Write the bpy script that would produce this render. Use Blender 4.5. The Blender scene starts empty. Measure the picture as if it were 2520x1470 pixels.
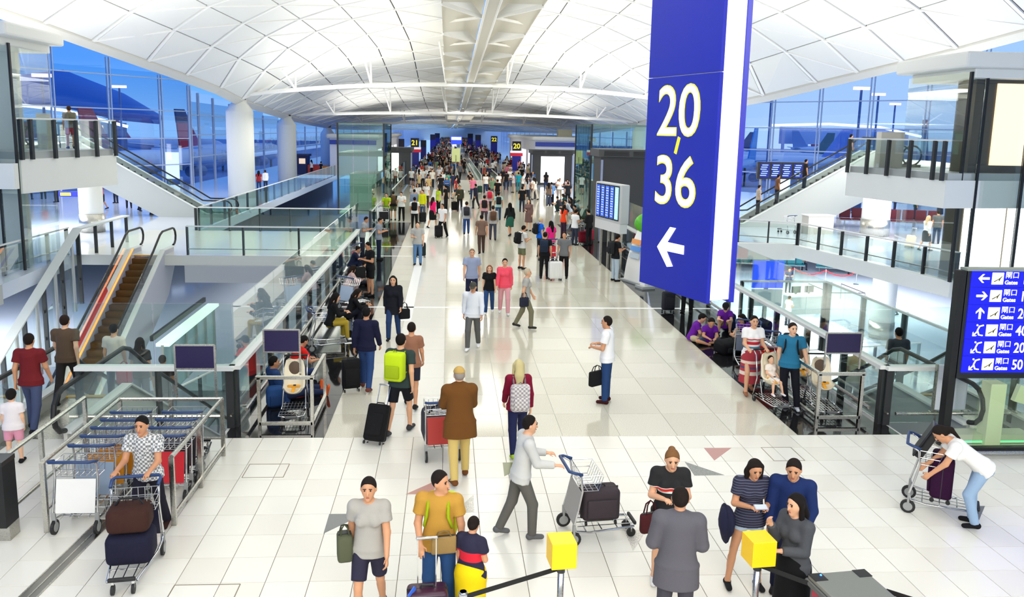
import bpy, bmesh, math, random
import numpy as np
from mathutils import Vector, Matrix, Euler
random.seed(11)
sc = bpy.context.scene
COL = sc.collection
PI = math.pi

# ---------------------------------------------------------------- camera
FPX, CX, CY, EYE = 1976.0, 1224.0, 636.0, 5.3
_ya, _pi, _ro = (math.radians(a) for a in (3.6, 9.04, -1.05))
_f = np.array([math.sin(_ya) * math.cos(_pi), math.cos(_ya) * math.cos(_pi), -math.sin(_pi)])
_r = np.array([math.cos(_ya), -math.sin(_ya), 0.0])
_d = np.cross(_f, _r)
_r, _d = math.cos(_ro) * _r + math.sin(_ro) * _d, -math.sin(_ro) * _r + math.cos(_ro) * _d
camd = bpy.data.cameras.new('camera')
cam = bpy.data.objects.new('camera', camd)
COL.objects.link(cam)
camd.sensor_fit = 'HORIZONTAL'
camd.sensor_width = 36.0
camd.lens = 36.0 * FPX / 2520.0
camd.shift_x = (1260.0 - CX) / 2520.0
camd.shift_y = -(735.0 - CY) / 2520.0
camd.clip_start, camd.clip_end = 0.1, 2000.0
M = Matrix.Identity(4)
for i in range(3):
    M[i][0], M[i][1], M[i][2] = _r[i], -_d[i], -_f[i]
M[0][3], M[1][3], M[2][3] = 0, 0, EYE
cam.matrix_world = M
sc.camera = cam


def ray(px, py):
    return (px - CX) / FPX * _r + (py - CY) / FPX * _d + _f


def gz(px, py, z=0.0):          # photo pixel -> point on the level z
    v = ray(px, py)
    t = (z - EYE) / v[2]
    return (v[0] * t, v[1] * t, z)


def gy(px, py, y):              # photo pixel -> point on the plane at depth y
    v = ray(px, py)
    t = y / v[1]
    return (v[0] * t, y, v[2] * t + EYE)


def gpl(px, py, p0, n):         # photo pixel -> point on the plane p0, n
    v = ray(px, py)
    t = np.dot(np.array(p0) - [0, 0, EYE], n) / np.dot(v, n)
    return tuple(v * t + np.array([0, 0, EYE]))


# ---------------------------------------------------------------- view, world, lights
sc.view_settings.view_transform = 'Standard'
sc.view_settings.look = 'None'
sc.view_settings.gamma = 1.0
sc.view_settings.use_curve_mapping = False
sc.view_settings.exposure = 0.18
sc.cycles.max_bounces = 7
sc.cycles.diffuse_bounces = 4
sc.cycles.glossy_bounces = 3
sc.cycles.transmission_bounces = 4
sc.cycles.transparent_max_bounces = 40
sc.cycles.caustics_reflective = False
sc.cycles.caustics_refractive = False
sc.cycles.sample_clamp_indirect = 4.0

world = bpy.data.worlds.new('dusk sky')
sc.world = world
world.use_nodes = True
_n, _l = world.node_tree.nodes, world.node_tree.links
_n.clear()
_o = _n.new('ShaderNodeOutputWorld')
_b = _n.new('ShaderNodeBackground')
_tc = _n.new('ShaderNodeTexCoord')
_sx = _n.new('ShaderNodeSeparateXYZ')
_rz = _n.new('ShaderNodeValToRGB')
_l.new(_tc.outputs['Generated'], _sx.inputs[0])
_l.new(_sx.outputs['Z'], _rz.inputs[0])
_e = _rz.color_ramp.elements
_e[0].position, _e[0].color = 0.0, (0.24, 0.50, 0.92, 1)
_e[1].position, _e[1].color = 0.35, (0.03, 0.17, 0.74, 1)
_m = _rz.color_ramp.elements.new(0.07)
_m.color = (0.06, 0.31, 0.88, 1)
_mr = _n.new('ShaderNodeMapRange')      # the sky is paler towards the sunset on the right
_mr.inputs['From Min'].default_value, _mr.inputs['From Max'].default_value = -0.25, 0.38
_l.new(_sx.outputs['X'], _mr.inputs['Value'])
_mx = _n.new('ShaderNodeMix')
_mx.data_type = 'RGBA'
_l.new(_mr.outputs[0], _mx.inputs['Factor'])
_l.new(_rz.outputs[0], _mx.inputs['A'])
_mx.inputs['B'].default_value = (0.50, 0.70, 1.0, 1)
_sc2 = _n.new('ShaderNodeMath')
_sc2.operation = 'MULTIPLY'
_l.new(_mr.outputs[0], _sc2.inputs[0])
_sc2.inputs[1].default_value = 0.9
_l.new(_sc2.outputs[0], _mx.inputs['Factor'])
_l.new(_mx.outputs['Result'], _b.inputs['Color'])
_b.inputs['Strength'].default_value = 1.05
_l.new(_b.outputs[0], _o.inputs[0])


def area(name, loc, size, power, rot=(0, 0, 0), col=(1, 0.97, 0.90)):
    ld = bpy.data.lights.new(name, 'AREA')
    ld.shape = 'RECTANGLE'
    ld.size, ld.size_y = size
    ld.energy = power
    ld.color = col
    o = bpy.data.objects.new(name, ld)
    o.location = loc
    o.rotation_euler = rot
    COL.objects.link(o)
    return o


# downlights along the underside of the spine, unmounted uplights added to brighten the roof (their backs face the floor)
for y0, pw in ((6, 1500), (16, 1900), (28, 1900), (42, 1900), (58, 1900), (76, 1900), (96, 1900), (120, 2200), (150, 2200), (185, 2400), (240, 3500), (310, 4500)):
    area('spine_downlight', (1.6, y0, 9.5 - max(0, y0 - 30) * 0.03), (3.0, 9.0), pw * 0.155)
for x0, y0, z0, s, pw in ((-7, 38, 6.6, (8, 10), 1300), (10, 38, 6.6, (8, 10), 1300), (-7, 16, 8.2, (10, 10), 230), (10, 16, 8.2, (10, 10), 230),
                          (-7, 60, 6.4, (8, 10), 1100), (10, 60, 6.4, (8, 10), 1100), (-7, 85, 5.9, (8, 16), 900), (10, 85, 5.9, (8, 16), 900), (1, 120, 5.8, (16, 20), 900),
                          (-17, 40, 7.6, (6, 10), 900), (19, 40, 7.6, (6, 10), 480), (-3.5, 28, 8.6, (3, 16), 500), (6.7, 28, 8.6, (3, 16), 500),
                          (-3.5, 48, 8.2, (3, 16), 500), (6.7, 48, 8.2, (3, 16), 500), (1, 165, 5.6, (20, 30), 900)):
    area('uplight_fill', (x0, y0, z0), s, pw * 0.56, (PI, 0, 0))
# downlights without fixtures, added to brighten the side wings and lower level
for x0, y0, z0, s, pw in ((-24, 40, 7.4, (8, 8), 1800), (26, 40, 7.4, (8, 8), 1500), (24, 37.5, 3.0, (8, 8), 700), (-22, 40, 3.1, (6, 7), 900), (-9, 21, -0.8, (3, 6), 900), (14, 22, -0.6, (5, 8), 1700), (-19, 20, -0.9, (6, 8), 4400),
                          (24, 50, -1.0, (12, 12), 3200), (17, 40, -1.0, (6, 8), 1300), (-24, 36, -1.0, (10, 12), 1500), (-10, 60, 6.0, (4, 20), 1000), (14, 60, 6.0, (4, 20), 1300), (-22, 58, 6.6, (6, 12), 600), (25, 57, 6.6, (6, 12), 800)):
    area('wing_fill', (x0, y0, z0), s, pw)
# unseen fill added behind the viewer to brighten everything that faces this way
area('rear_fill', (2, -4.5, 9.0), (30, 5), 3000, (math.radians(50), 0, 0))


# ---------------------------------------------------------------- materials
def lin(c):
    out = []
    for v in c[:3]:
        v = v / 255.0
        out.append(v / 12.92 if v <= 0.04045 else ((v + 0.055) / 1.055) ** 2.4)
    return (*out, 1.0)


_MC = {}


def newmat(name):
    m = bpy.data.materials.new(name)
    m.use_nodes = True
    return m, m.node_tree.nodes, m.node_tree.links, m.node_tree.nodes['Principled BSDF']


def mat(c, rough=0.55, metal=0.0, emit=0.0, name='paint', spec=0.5, bump=0.0, bscale=60.0):
    k = (tuple(c), rough, metal, emit, name, spec, bump)
    if k in _MC:
        return _MC[k]
    m, n, l, b = newmat(name)
    b.inputs['Base Color'].default_value = lin(c)
    b.inputs['Roughness'].default_value = rough
    b.inputs['Metallic'].default_value = metal
    b.inputs['Specular IOR Level'].default_value = spec
    if emit:
        b.inputs['Emission Color'].default_value = lin(c)
        b.inputs['Emission Strength'].default_value = emit
    tc = n.new('ShaderNodeTexCoord')
    nz = n.new('ShaderNodeTexNoise')
    nz.inputs['Scale'].default_value = bscale
    l.new(tc.outputs['Object'], nz.inputs['Vector'])
    if bump:
        bp = n.new('ShaderNodeBump')
        bp.inputs['Strength'].default_value = bump
        bp.inputs['Distance'].default_value = 0.01
        l.new(nz.outputs[0], bp.inputs['Height'])
        l.new(bp.outputs[0], b.inputs['Normal'])
    else:
        mr = n.new('ShaderNodeMapRange')
        mr.inputs['To Min'].default_value = max(0.0, rough - 0.04)
        mr.inputs['To Max'].default_value = min(1.0, rough + 0.04)
        l.new(nz.outputs[0], mr.inputs['Value'])
        l.new(mr.outputs[0], b.inputs['Roughness'])
    _MC[k] = m
    return m


def cloth(c):
    return mat(c, 0.85, name='cloth', spec=0.2, bump=0.25, bscale=90)


def skin(c=(214, 160, 122)):
    return mat(c, 0.5, name='skin', spec=0.3)


def speckle(c1, c2, scale=260.0, rough=0.1, amount=0.55, name='granite'):
    k = ('sp', c1, c2, scale, rough, amount)
    if k in _MC:
        return _MC[k]
    m, n, l, b = newmat(name)
    tc = n.new('ShaderNodeTexCoord')
    nz = n.new('ShaderNodeTexNoise')
    nz.inputs['Scale'].default_value = scale
    nz.inputs['Detail'].default_value = 3.0
    cr = n.new('ShaderNodeValToRGB')
    cr.color_ramp.elements[0].position, cr.color_ramp.elements[0].color = amount - 0.12, lin(c1)
    cr.color_ramp.elements[1].position, cr.color_ramp.elements[1].color = amount + 0.12, lin(c2)
    l.new(tc.outputs['Object'], nz.inputs['Vector'])
    l.new(nz.outputs[0], cr.inputs[0])
    l.new(cr.outputs[0], b.inputs['Base Color'])
    b.inputs['Roughness'].default_value = rough
    _MC[k] = m
    return m


def stripes(c1, c2, period, duty=0.5, axis='Z', wob=0.0):
    k = ('st', c1, c2, period, duty, axis)
    if k in _MC:
        return _MC[k]
    m, n, l, b = newmat('striped_cloth')
    tc = n.new('ShaderNodeTexCoord')
    sx = n.new('ShaderNodeSeparateXYZ')
    l.new(tc.outputs['Object'], sx.inputs[0])
    a = n.new('ShaderNodeMath')
    a.operation = 'DIVIDE'
    l.new(sx.outputs[axis], a.inputs[0])
    a.inputs[1].default_value = period
    f = n.new('ShaderNodeMath')
    f.operation = 'FRACT'
    l.new(a.outputs[0], f.inputs[0])
    g = n.new('ShaderNodeMath')
    g.operation = 'LESS_THAN'
    l.new(f.outputs[0], g.inputs[0])
    g.inputs[1].default_value = duty
    mx = n.new('ShaderNodeMix')
    mx.data_type = 'RGBA'
    l.new(g.outputs[0], mx.inputs['Factor'])
    mx.inputs['A'].default_value = lin(c1)
    mx.inputs['B'].default_value = lin(c2)
    l.new(mx.outputs['Result'], b.inputs['Base Color'])
    b.inputs['Roughness'].default_value = 0.85
    _MC[k] = m
    return m


def band(c1, bands):
    """cloth of colour c1 with bands (z0, z1, colour) at fixed heights"""
    k = ('bd', c1, tuple(bands))
    if k in _MC:
        return _MC[k]
    m, n, l, b = newmat('banded_cloth')
    tc = n.new('ShaderNodeTexCoord')
    sx = n.new('ShaderNodeSeparateXYZ')
    l.new(tc.outputs['Object'], sx.inputs[0])
    cr = n.new('ShaderNodeValToRGB')
    cr.color_ramp.interpolation = 'CONSTANT'
    mr = n.new('ShaderNodeMath')
    mr.operation = 'DIVIDE'
    mr.inputs[1].default_value = 2.0
    l.new(sx.outputs['Z'], mr.inputs[0])
    l.new(mr.outputs[0], cr.inputs[0])
    els = cr.color_ramp.elements
    els[0].position, els[0].color = 0.0, lin(c1)
    els.remove(els[1])
    for z0, z1, c in bands:
        e = els.new(z0 / 2.0); e.color = lin(c)
        e = els.new(z1 / 2.0); e.color = lin(c1)
    l.new(cr.outputs[0], b.inputs['Base Color'])
    b.inputs['Roughness'].default_value = 0.85
    _MC[k] = m
    return m


def plaid(c1, c2, scale=0.05):
    k = ('pl', c1, c2, scale)
    if k in _MC:
        return _MC[k]
    m, n, l, b = newmat('checked_cloth')
    tc = n.new('ShaderNodeTexCoord')
    ck = n.new('ShaderNodeTexChecker')
    ck.inputs['Scale'].default_value = 1.0 / scale
    ck.inputs['Color1'].default_value = lin(c1)
    ck.inputs['Color2'].default_value = lin(c2)
    l.new(tc.outputs['Object'], ck.inputs['Vector'])
    l.new(ck.outputs[0], b.inputs['Base Color'])
    b.inputs['Roughness'].default_value = 0.85
    _MC[k] = m
    return m


def glass(tint=(225, 240, 235), refl=0.10, name='clear_glass', gl_tint=(255, 255, 255)):
    k = ('gl', tint, refl, gl_tint)
    if k in _MC:
        return _MC[k]
    m, n, l, b = newmat(name)
    n.remove(b)
    out = n['Material Output']
    tr = n.new('ShaderNodeBsdfTransparent')
    tr.inputs[0].default_value = lin(tint)
    gl = n.new('ShaderNodeBsdfGlossy')
    gl.inputs['Roughness'].default_value = 0.01
    gl.inputs['Color'].default_value = lin(gl_tint)
    fr = n.new('ShaderNodeFresnel')
    fr.inputs[0].default_value = 1.45
    ad = n.new('ShaderNodeMath')
    ad.operation = 'MULTIPLY_ADD'
    l.new(fr.outputs[0], ad.inputs[0])
    ad.inputs[1].default_value = 0.4
    ad.inputs[2].default_value = max(0.0, refl - 0.04)
    ad.use_clamp = True
    mx = n.new('ShaderNodeMixShader')
    l.new(ad.outputs[0], mx.inputs[0])
    l.new(tr.outputs[0], mx.inputs[1])
    l.new(gl.outputs[0], mx.inputs[2])
    l.new(mx.outputs[0], out.inputs[0])
    _MC[k] = m
    return m


STEEL = mat((190, 188, 180), 0.28, 1.0, name='brushed_steel')
CHROME = mat((205, 205, 205), 0.15, 1.0, name='chrome')
WHITE = mat((238, 238, 232), 0.45, name='white_paint')
WMETAL = mat((226, 228, 224), 0.35, name='white_metal')
GREYP = mat((176, 180, 178), 0.5, name='grey_panel')
DARK = mat((42, 44, 46), 0.45, name='dark_metal')
BLACK = mat((14, 14, 15), 0.5, name='black_plastic')
RUBBER = mat((26, 26, 27), 0.6, name='rubber')
BALG = glass((243, 250, 247), 0.05)
CLEAR = glass((249, 253, 251), 0.05)
WING = glass((240, 245, 252), 0.07, 'window_glass')
GREENG = glass((226, 243, 236), 0.10)


# ---------------------------------------------------------------- mesh helper
class MB:
    def __init__(s):
        s.v, s.f = [], []

    def add(s, vs, fs):
        b = len(s.v)
        s.v += [tuple(p) for p in vs]
        s.f += [tuple(i + b for i in q) for q in fs]
        return s

    def box(s, c, size, rot=None):
        x, y, z = (a / 2 for a in size)
        p = [(-x, -y, -z), (x, -y, -z), (x, y, -z), (-x, y, -z), (-x, -y, z), (x, -y, z), (x, y, z), (-x, y, z)]
        R = rot if isinstance(rot, Matrix) else (Euler(rot).to_matrix() if rot else None)
        c = Vector(c)
        p = [(R @ Vector(q) if R else Vector(q)) + c for q in p]
        return s.add(p, [(0, 3, 2, 1), (4, 5, 6, 7), (0, 1, 5, 4), (1, 2, 6, 5), (2, 3, 7, 6), (3, 0, 4, 7)])

    def rbox(s, c, size, r=0.02, rot=None, seg=2):
        bm = bmesh.new()
        bmesh.ops.create_cube(bm, size=1.0)
        bmesh.ops.scale(bm, vec=size, verts=bm.verts)
        bmesh.ops.bevel(bm, geom=list(bm.edges), offset=min(r, min(size) * 0.48), segments=seg, profile=0.5, affect='EDGES')
        R = rot if isinstance(rot, Matrix) else (Euler(rot).to_matrix() if rot else None)
        c = Vector(c)
        bm.verts.index_update()
        s.add([(R @ v.co if R else v.co) + c for v in bm.verts], [[v.index for v in f.verts] for f in bm.faces])
        bm.free()
        return s

    def bar(s, a, b, w, h=None, up=(0, 0, 1)):
        a, b = Vector(a), Vector(b)
        d = b - a
        L = d.length
        if L < 1e-6:
            return s
        y = d / L
        u = Vector(up)
        if abs(y.dot(u)) > 0.98:
            u = Vector((1, 0, 0))
        x = y.cross(u).normalized()
        z = x.cross(y)
        R = Matrix((x, y, z)).transposed()
        return s.box((a + b) / 2, (w, L, h or w), R)

    def tube(s, pts, r, n=8, closed=False):
        P = [Vector(p) for p in pts]
        if closed:
            P.append(P[0])
        rings = []
        prev = None
        for i, p in enumerate(P):
            t = (P[min(i + 1, len(P) - 1)] - P[max(i - 1, 0)])
            if t.length < 1e-9:
                t = Vector((0, 0, 1))
            t.normalize()
            if prev is None:
                u = Vector((0, 0, 1)) if abs(t.z) < 0.9 else Vector((1, 0, 0))
                prev = (u - t * u.dot(t)).normalized()
            else:
                prev = (prev - t * prev.dot(t)).normalized()
            w = t.cross(prev)
            rr = r[i] if isinstance(r, (list, tuple)) else r
            rings.append([p + (prev * math.cos(2 * PI * k / n) + w * math.sin(2 * PI * k / n)) * rr for k in range(n)])
        vs = [q for g in rings for q in g]
        fs = []
        for i in range(len(P) - 1):
            for k in range(n):
                fs.append((i * n + k, i * n + (k + 1) % n, (i + 1) * n + (k + 1) % n, (i + 1) * n + k))
        fs.append(tuple(range(n - 1, -1, -1)))
        fs.append(tuple((len(P) - 1) * n + k for k in range(n)))
        return s.add(vs, fs)

    def lathe(s, c, prof, n=16, axis=None):
        vs, fs = [], []
        R = axis.to_track_quat('Z', 'Y').to_matrix() if axis else None
        c = Vector(c)
        for r, z in prof:
            for k in range(n):
                p = Vector((r * math.cos(2 * PI * k / n), r * math.sin(2 * PI * k / n), z))
                vs.append((R @ p if R else p) + c)
        for i in range(len(prof) - 1):
            for k in range(n):
                fs.append((i * n + k, i * n + (k + 1) % n, (i + 1) * n + (k + 1) % n, (i + 1) * n + k))
        fs.append(tuple(range(n - 1, -1, -1)))
        fs.append(tuple((len(prof) - 1) * n + k for k in range(n)))
        return s.add(vs, fs)

    def cyl(s, a, b, r, n=12):
        return s.tube([a, b], r, n)

    def prism(s, poly, off):
        """poly: list of 3-D points, extruded by off"""
        n = len(poly)
        o = Vector(off)
        vs = [Vector(p) for p in poly] + [Vector(p) + o for p in poly]
        fs = [tuple(range(n - 1, -1, -1)), tuple(range(n, 2 * n))]
        fs += [(i, (i + 1) % n, n + (i + 1) % n, n + i) for i in range(n)]
        return s.add(vs, fs)

    def ball(s, c, r, n=8):
        r = r if isinstance(r, (tuple, list)) else (r, r, r)
        vs, fs = [], []
        m = max(4, n // 2 + 1)
        for i in range(m + 1):
            th = PI * i / m
            for k in range(n):
                vs.append((c[0] + r[0] * math.sin(th) * math.cos(2 * PI * k / n), c[1] + r[1] * math.sin(th) * math.sin(2 * PI * k / n), c[2] - r[2] * math.cos(th)))
        for i in range(m):
            for k in range(n):
                fs.append((i * n + k, i * n + (k + 1) % n, (i + 1) * n + (k + 1) % n, (i + 1) * n + k))
        return s.add(vs, fs)

    def mesh(s, name, m=None, smooth=False):
        me = bpy.data.meshes.new(name)
        me.from_pydata([tuple(p) for p in s.v], [], s.f)
        if m:
            me.materials.append(m)
        if smooth:
            me.shade_smooth() if hasattr(me, 'shade_smooth') else None
        me.update()
        return me

    def build(s, name, m=None, parent=None, smooth=False, kind=None, label=None):
        me = s.mesh(name, m, smooth)
        return link(name, me, parent, kind, label)


def link(name, me, parent=None, kind=None, label=None):
    o = bpy.data.objects.new(name, me)
    COL.objects.link(o)
    if parent:
        o.parent = parent
    if kind:
        o['kind'] = kind
    if label:
        o['label'] = label
    return o


def thing(name, label, cat, loc=(0, 0, 0), rz=0.0, group=None):
    o = bpy.data.objects.new(name, None)
    COL.objects.link(o)
    o.location = loc
    o.rotation_euler = (0, 0, rz)
    o.empty_display_size = 0.1
    return tag(o, label, cat, group)


def tag(o, label, cat, group=None):
    o['label'] = label
    o['category'] = cat
    if group:
        o['group'] = group
    return o


def struct(o):
    o['kind'] = 'structure'
    return o


def copy_tree(o, parent=None):
    c = o.copy()
    COL.objects.link(c)
    c.parent = parent
    for ch in o.children:
        copy_tree(ch, c)
    return c


def lettering(body, size, m, parent, loc, rot, name='lettering', sx=1.0, ext=0.004, off=0.0, align='LEFT', shear=0.0, fit=None):
    cu = bpy.data.curves.new(name, 'FONT')
    cu.body = body
    cu.size = size
    cu.extrude = ext
    cu.offset = off
    cu.align_x = align
    cu.shear = shear
    cu.resolution_u = 5
    cu.materials.append(m)
    o = bpy.data.objects.new(name, cu)
    COL.objects.link(o)
    o.parent = parent
    o.location = loc
    o.rotation_euler = rot
    o.scale = (sx, 1, 1)
    if fit:
        o['fit'] = fit
    return o


# ================================================================ SETTING
def interp(tab, y):
    t = sorted(tab)
    ys = [a[0] for a in t]
    return [float(np.interp(y, ys, [a[k] for a in t])) for k in range(1, len(t[0]))]


GX0, GX1 = -3.72, 8.1          # glass lines on both sides of the concourse
YF = 13.38                     # end of the tiled front floor
LOW = -5.2                     # lower level
FLOORW = mat((236, 233, 222), 0.22, name='cream_tile')
FLOORW2 = mat((231, 227, 215), 0.24, name='cream_tile')
GROUT = mat((138, 129, 114), 0.8, name='tile_joint')
STONE = speckle((158, 153, 132), (224, 219, 202), 110, 0.10, 0.46, 'beige_terrazzo')
STONE2 = speckle((168, 163, 142), (228, 224, 208), 110, 0.10, 0.46, 'beige_terrazzo')
STONEW = speckle((226, 223, 212), (242, 240, 232), 150, 0.09, 0.5, 'white_terrazzo')
GRAN = speckle((20, 20, 21), (52, 52, 54), 180, 0.05, 0.6, 'black_granite')

# --- front floor with its tiles
TW, TD = 0.515, 0.563
X0t = -0.0496 - TW * 10
fl = struct(MB().box((2.5, 7.7, -0.26), (19.6, 11.36, 0.5)).build('floor', GROUT))
inl = {}
mesh_cache = {}


def tile_mesh(w, d, m, key, n=1):
    k = (round(w, 3), round(d, 3), key)
    if k not in mesh_cache:
        mesh_cache[k] = MB().box((0, 0, -0.0075), (w - 0.009, d - 0.009, 0.015)).mesh('tile', m)
    return mesh_cache[k]


stuff_t = MB()
for i in range(-8, 32):
    for j in range(0, 20):
        xc, yc = X0t + (i + 0.5) * TW, YF - (j + 0.5) * TD
        if xc < -7.2 or xc > 12.2:
            continue
        if 0 <= i < 28 and j < 9:
            o = link('tile', tile_mesh(TW, TD, (FLOORW, FLOORW2)[(i * 7 + j * 5) % 3 == 0], (i * 7 + j * 5) % 3 == 0), fl)
            o.location = (xc, yc, 0)
        elif yc > 2.3:
            stuff_t.box((xc, yc, -0.0075), (TW - 0.006, TD - 0.006, 0.015))
stuff_t.build('outer_tiles', FLOORW, fl, kind='stuff')
INLAY = [((120, 122, 120), 0, [(796, 1314), (810, 1266), (898, 1265)]), ((188, 142, 132), 0, [(998, 1217), (1075, 1183), (1066, 1217)]),
         ((205, 202, 190), 1, [(1119, 1261), (1165, 1218), (1167, 1262)]), ((128, 132, 96), 0, [(1237, 1139), (1309, 1138), (1241, 1173)]),
         ((184, 132, 124), 0, [(1732, 1103), (1800, 1103), (1758, 1134)]), ((132, 134, 128), 1, [(1685, 1137), (1709, 1171), (1783, 1170)]),
         ((214, 208, 198), 1, [(1536, 1306), (1592, 1305), (1558, 1357)]), ((140, 142, 138), 1, [(1877, 1265), (1902, 1272), (1900, 1300)]),
         ((104, 106, 104), 0, [(2400, 1246), (2424, 1246), (2404, 1294)])]
for c, sp, tri in INLAY:
    m = speckle(tuple(int(v * 0.7) for v in c), tuple(min(255, int(v * 1.12)) for v in c), 120, 0.25, 0.48) if sp else mat(c, 0.3, name='inlay_stone')
    P = [gz(*p) for p in tri]
    a = (P[1][0] - P[0][0]) * (P[2][1] - P[0][1]) - (P[1][1] - P[0][1]) * (P[2][0] - P[0][0])
    if a < 0:
        P = P[::-1]
    MB().prism([(p[0], p[1], -0.004) for p in P], (0, 0, 0.006)).build('inlay', m, fl)
for (px, py), w, d in (((1873, 1102), 0.52, 0.56), ((615, 1143), 0.62, 0.5), ((430, 1441), 0.75, 0.9)):
    p = gz(px, py)
    mb = MB()
    q = [(p[0], p[1]), (p[0] + w, p[1]), (p[0] + w, p[1] - d), (p[0], p[1] - d)]
    for a, b in zip(q, q[1:] + q[:1]):
        mb.bar((*a, 0.001), (*b, 0.001), 0.012, 0.004)
    mb.build('access_cover_frame', mat((150, 140, 120), 0.4, 0.6, name='brass'), fl)
# steel trench cover running out of the trolley bay
p0, p1 = gz(70, 1470), gz(262, 1280)
tr = thing('floor_channel', 'brushed steel channel cover let into the cream tiles in front of the trolley bay', 'floor channel')
dv = Vector(p0) - Vector(p1)
p0 = Vector(p1) + dv * 1.5
mb = MB()
mb.bar((*p0[:2], 0.001), (*p1[:2], 0.001), 0.21, 0.006)
mb.build('cover', mat((150, 148, 142), 0.35, 1.0, name='worn_steel'), tr)
sd = Vector((-dv.y, dv.x, 0)).normalized() * 0.1
for s_ in (-1, 0, 1):
    MB().bar((p0.x + sd.x * s_, p0.y + sd.y * s_, 0.005), (p1[0] + sd.x * s_, p1[1] + sd.y * s_, 0.005), 0.018, 0.008).build('rail', STEEL, tr)

# --- concourse floor
SLAB = mat((205, 206, 200), 0.6, name='slab_edge')
fc = struct(MB().box(((GX0 + GX1) / 2, 220, -0.26), (GX1 - GX0 + 0.3, 413.2, 0.5)).build('floor', SLAB))
GR0, GR1 = -2.1, 6.3
XS = [GR0, -1.2, -0.05, 1.02, 2.05, 3.08, 4.11, 5.14, GR1]
y = YF
row = 0
mb_far = MB()
mb_farw = MB()
while y < 424:
    d = 1.126 if y < 34 else 3.4
    for k in range(8):
        w = XS[k + 1] - XS[k]
        white = k == 1
        if y < 30.0:
            m = STONEW if white else (STONE, STONE2)[(row + k * 3) % 2]
            o = link('tile', tile_mesh(w, d, m, m.name), fc)
            o.location = ((XS[k] + XS[k + 1]) / 2, y + d / 2, 0)
        else:
            (mb_farw if white else mb_far).box(((XS[k] + XS[k + 1]) / 2, y + d / 2, -0.0075), (w - 0.009, d - 0.009, 0.015))
    y += d
    row += 1
mb_far.build('far_tiles', STONE, fc, kind='stuff')
mb_farw.build('far_white_tiles', STONEW, fc, kind='stuff')
for xa, xb, nm in ((GX0 - 0.1, GR0, 0), (GR1, GX1 + 0.1, 1)):
    y = YF
    k = 0
    while y < 46:
        d = 1.126
        o = link('granite_tile', tile_mesh(xb - xa, d, GRAN, 'g'), fc)
        o.location = ((xa + xb) / 2, y + d / 2, 0)
        y += d
        k += 1
    MB().box(((xa + xb) / 2, (y + 424) / 2, -0.0075), (xb - xa, 424 - y, 0.015)).build('granite_strip', STONE, fc)
MB().box(((GX0 + GX1) / 2, 23.74, 0.001), (GX1 - GX0, 0.15, 0.006)).build('floor_strip', mat((250, 250, 248), 0.3, name='white_inlay'), fc)
for yy in (33.6, 36.4):
    MB().box((-2.6, yy, 0.001), (2.2, 0.14, 0.006)).build('floor_strip', mat((250, 250, 248), 0.3, name='white_inlay'), fc)
MB().box((-1.15, 47, 0.001), (0.3, 50, 0.006)).build('floor_strip', mat((250, 250, 248), 0.3, name='white_inlay'), fc)

# --- side floors at concourse level, lower level, fascias
WINGF = mat((206, 214, 228), 0.08, name='polished_wing_floor')
LOWF = mat((196, 206, 222), 0.10, name='polished_lower_floor')
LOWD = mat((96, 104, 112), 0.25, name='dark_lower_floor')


def slab(poly, z=0.0, t=0.5, m=WINGF, name='floor'):
    return struct(MB().prism([(x, y, z - t) for x, y in poly], (0, 0, t)).build(name, m))


# left wing (with the void for the escalators left open), bridge, right wing
slab([(-48, 26.6), (-14.6, 26.6), (-15.2, 33.3), (-15.2, 75), (-23.4, 75), (-45, 37.5), (-48, 37.5)])
slab([(-15.2, 33.3), (GX0 - 0.15, 33.3), (GX0 - 0.15, 41.5), (-15.2, 41.5)], m=mat((214, 216, 208), 0.15, name='bridge_floor'), t=0.42)
slab([(-23.4, 75), (-12.6, 75), (-12.6, 424), (-23.4, 424)])
slab([(-15.2, 41.5), (-12.6, 41.5), (-12.6, 75), (-15.2, 75)])
slab([(14.6, 39.6), (17.2, 38.2), (19.1, 28.6), (19.1, 24), (56, 24), (56, 45), (53, 45), (27.4, 75), (27.4, 424), (14.6, 424)])
slab([(GX1 + 0.15, 38.2), (14.6, 39.6), (14.6, 424), (GX1 + 0.15, 424)], t=0.42)
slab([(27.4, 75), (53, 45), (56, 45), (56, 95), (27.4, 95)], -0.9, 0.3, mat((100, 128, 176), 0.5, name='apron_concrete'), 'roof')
slab([(-48, -2), (56, -2), (56, 95), (27.4, 95), (27.4, 170), (-23.4, 170), (-23.4, 75), (-48, 36)], LOW, 0.3, LOWF)
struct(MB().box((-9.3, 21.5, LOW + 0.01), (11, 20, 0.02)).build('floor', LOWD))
struct(MB().box((2.2, 20, -2.9), (11.4, 12.5, 4.6)).build('wall_under', mat((150, 156, 158), 0.4, name='undercroft_wall')))
struct(MB().box((2.2, 70, -2.9), (11.4, 60, 4.6)).build('wall_under', mat((150, 156, 158), 0.4, name='undercroft_wall')))
struct(MB().box((2.2, 7.5, -2.9), (26, 11.2, 4.6)).build('wall_front', mat((150, 156, 158), 0.4, name='undercroft_wall')))

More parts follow.
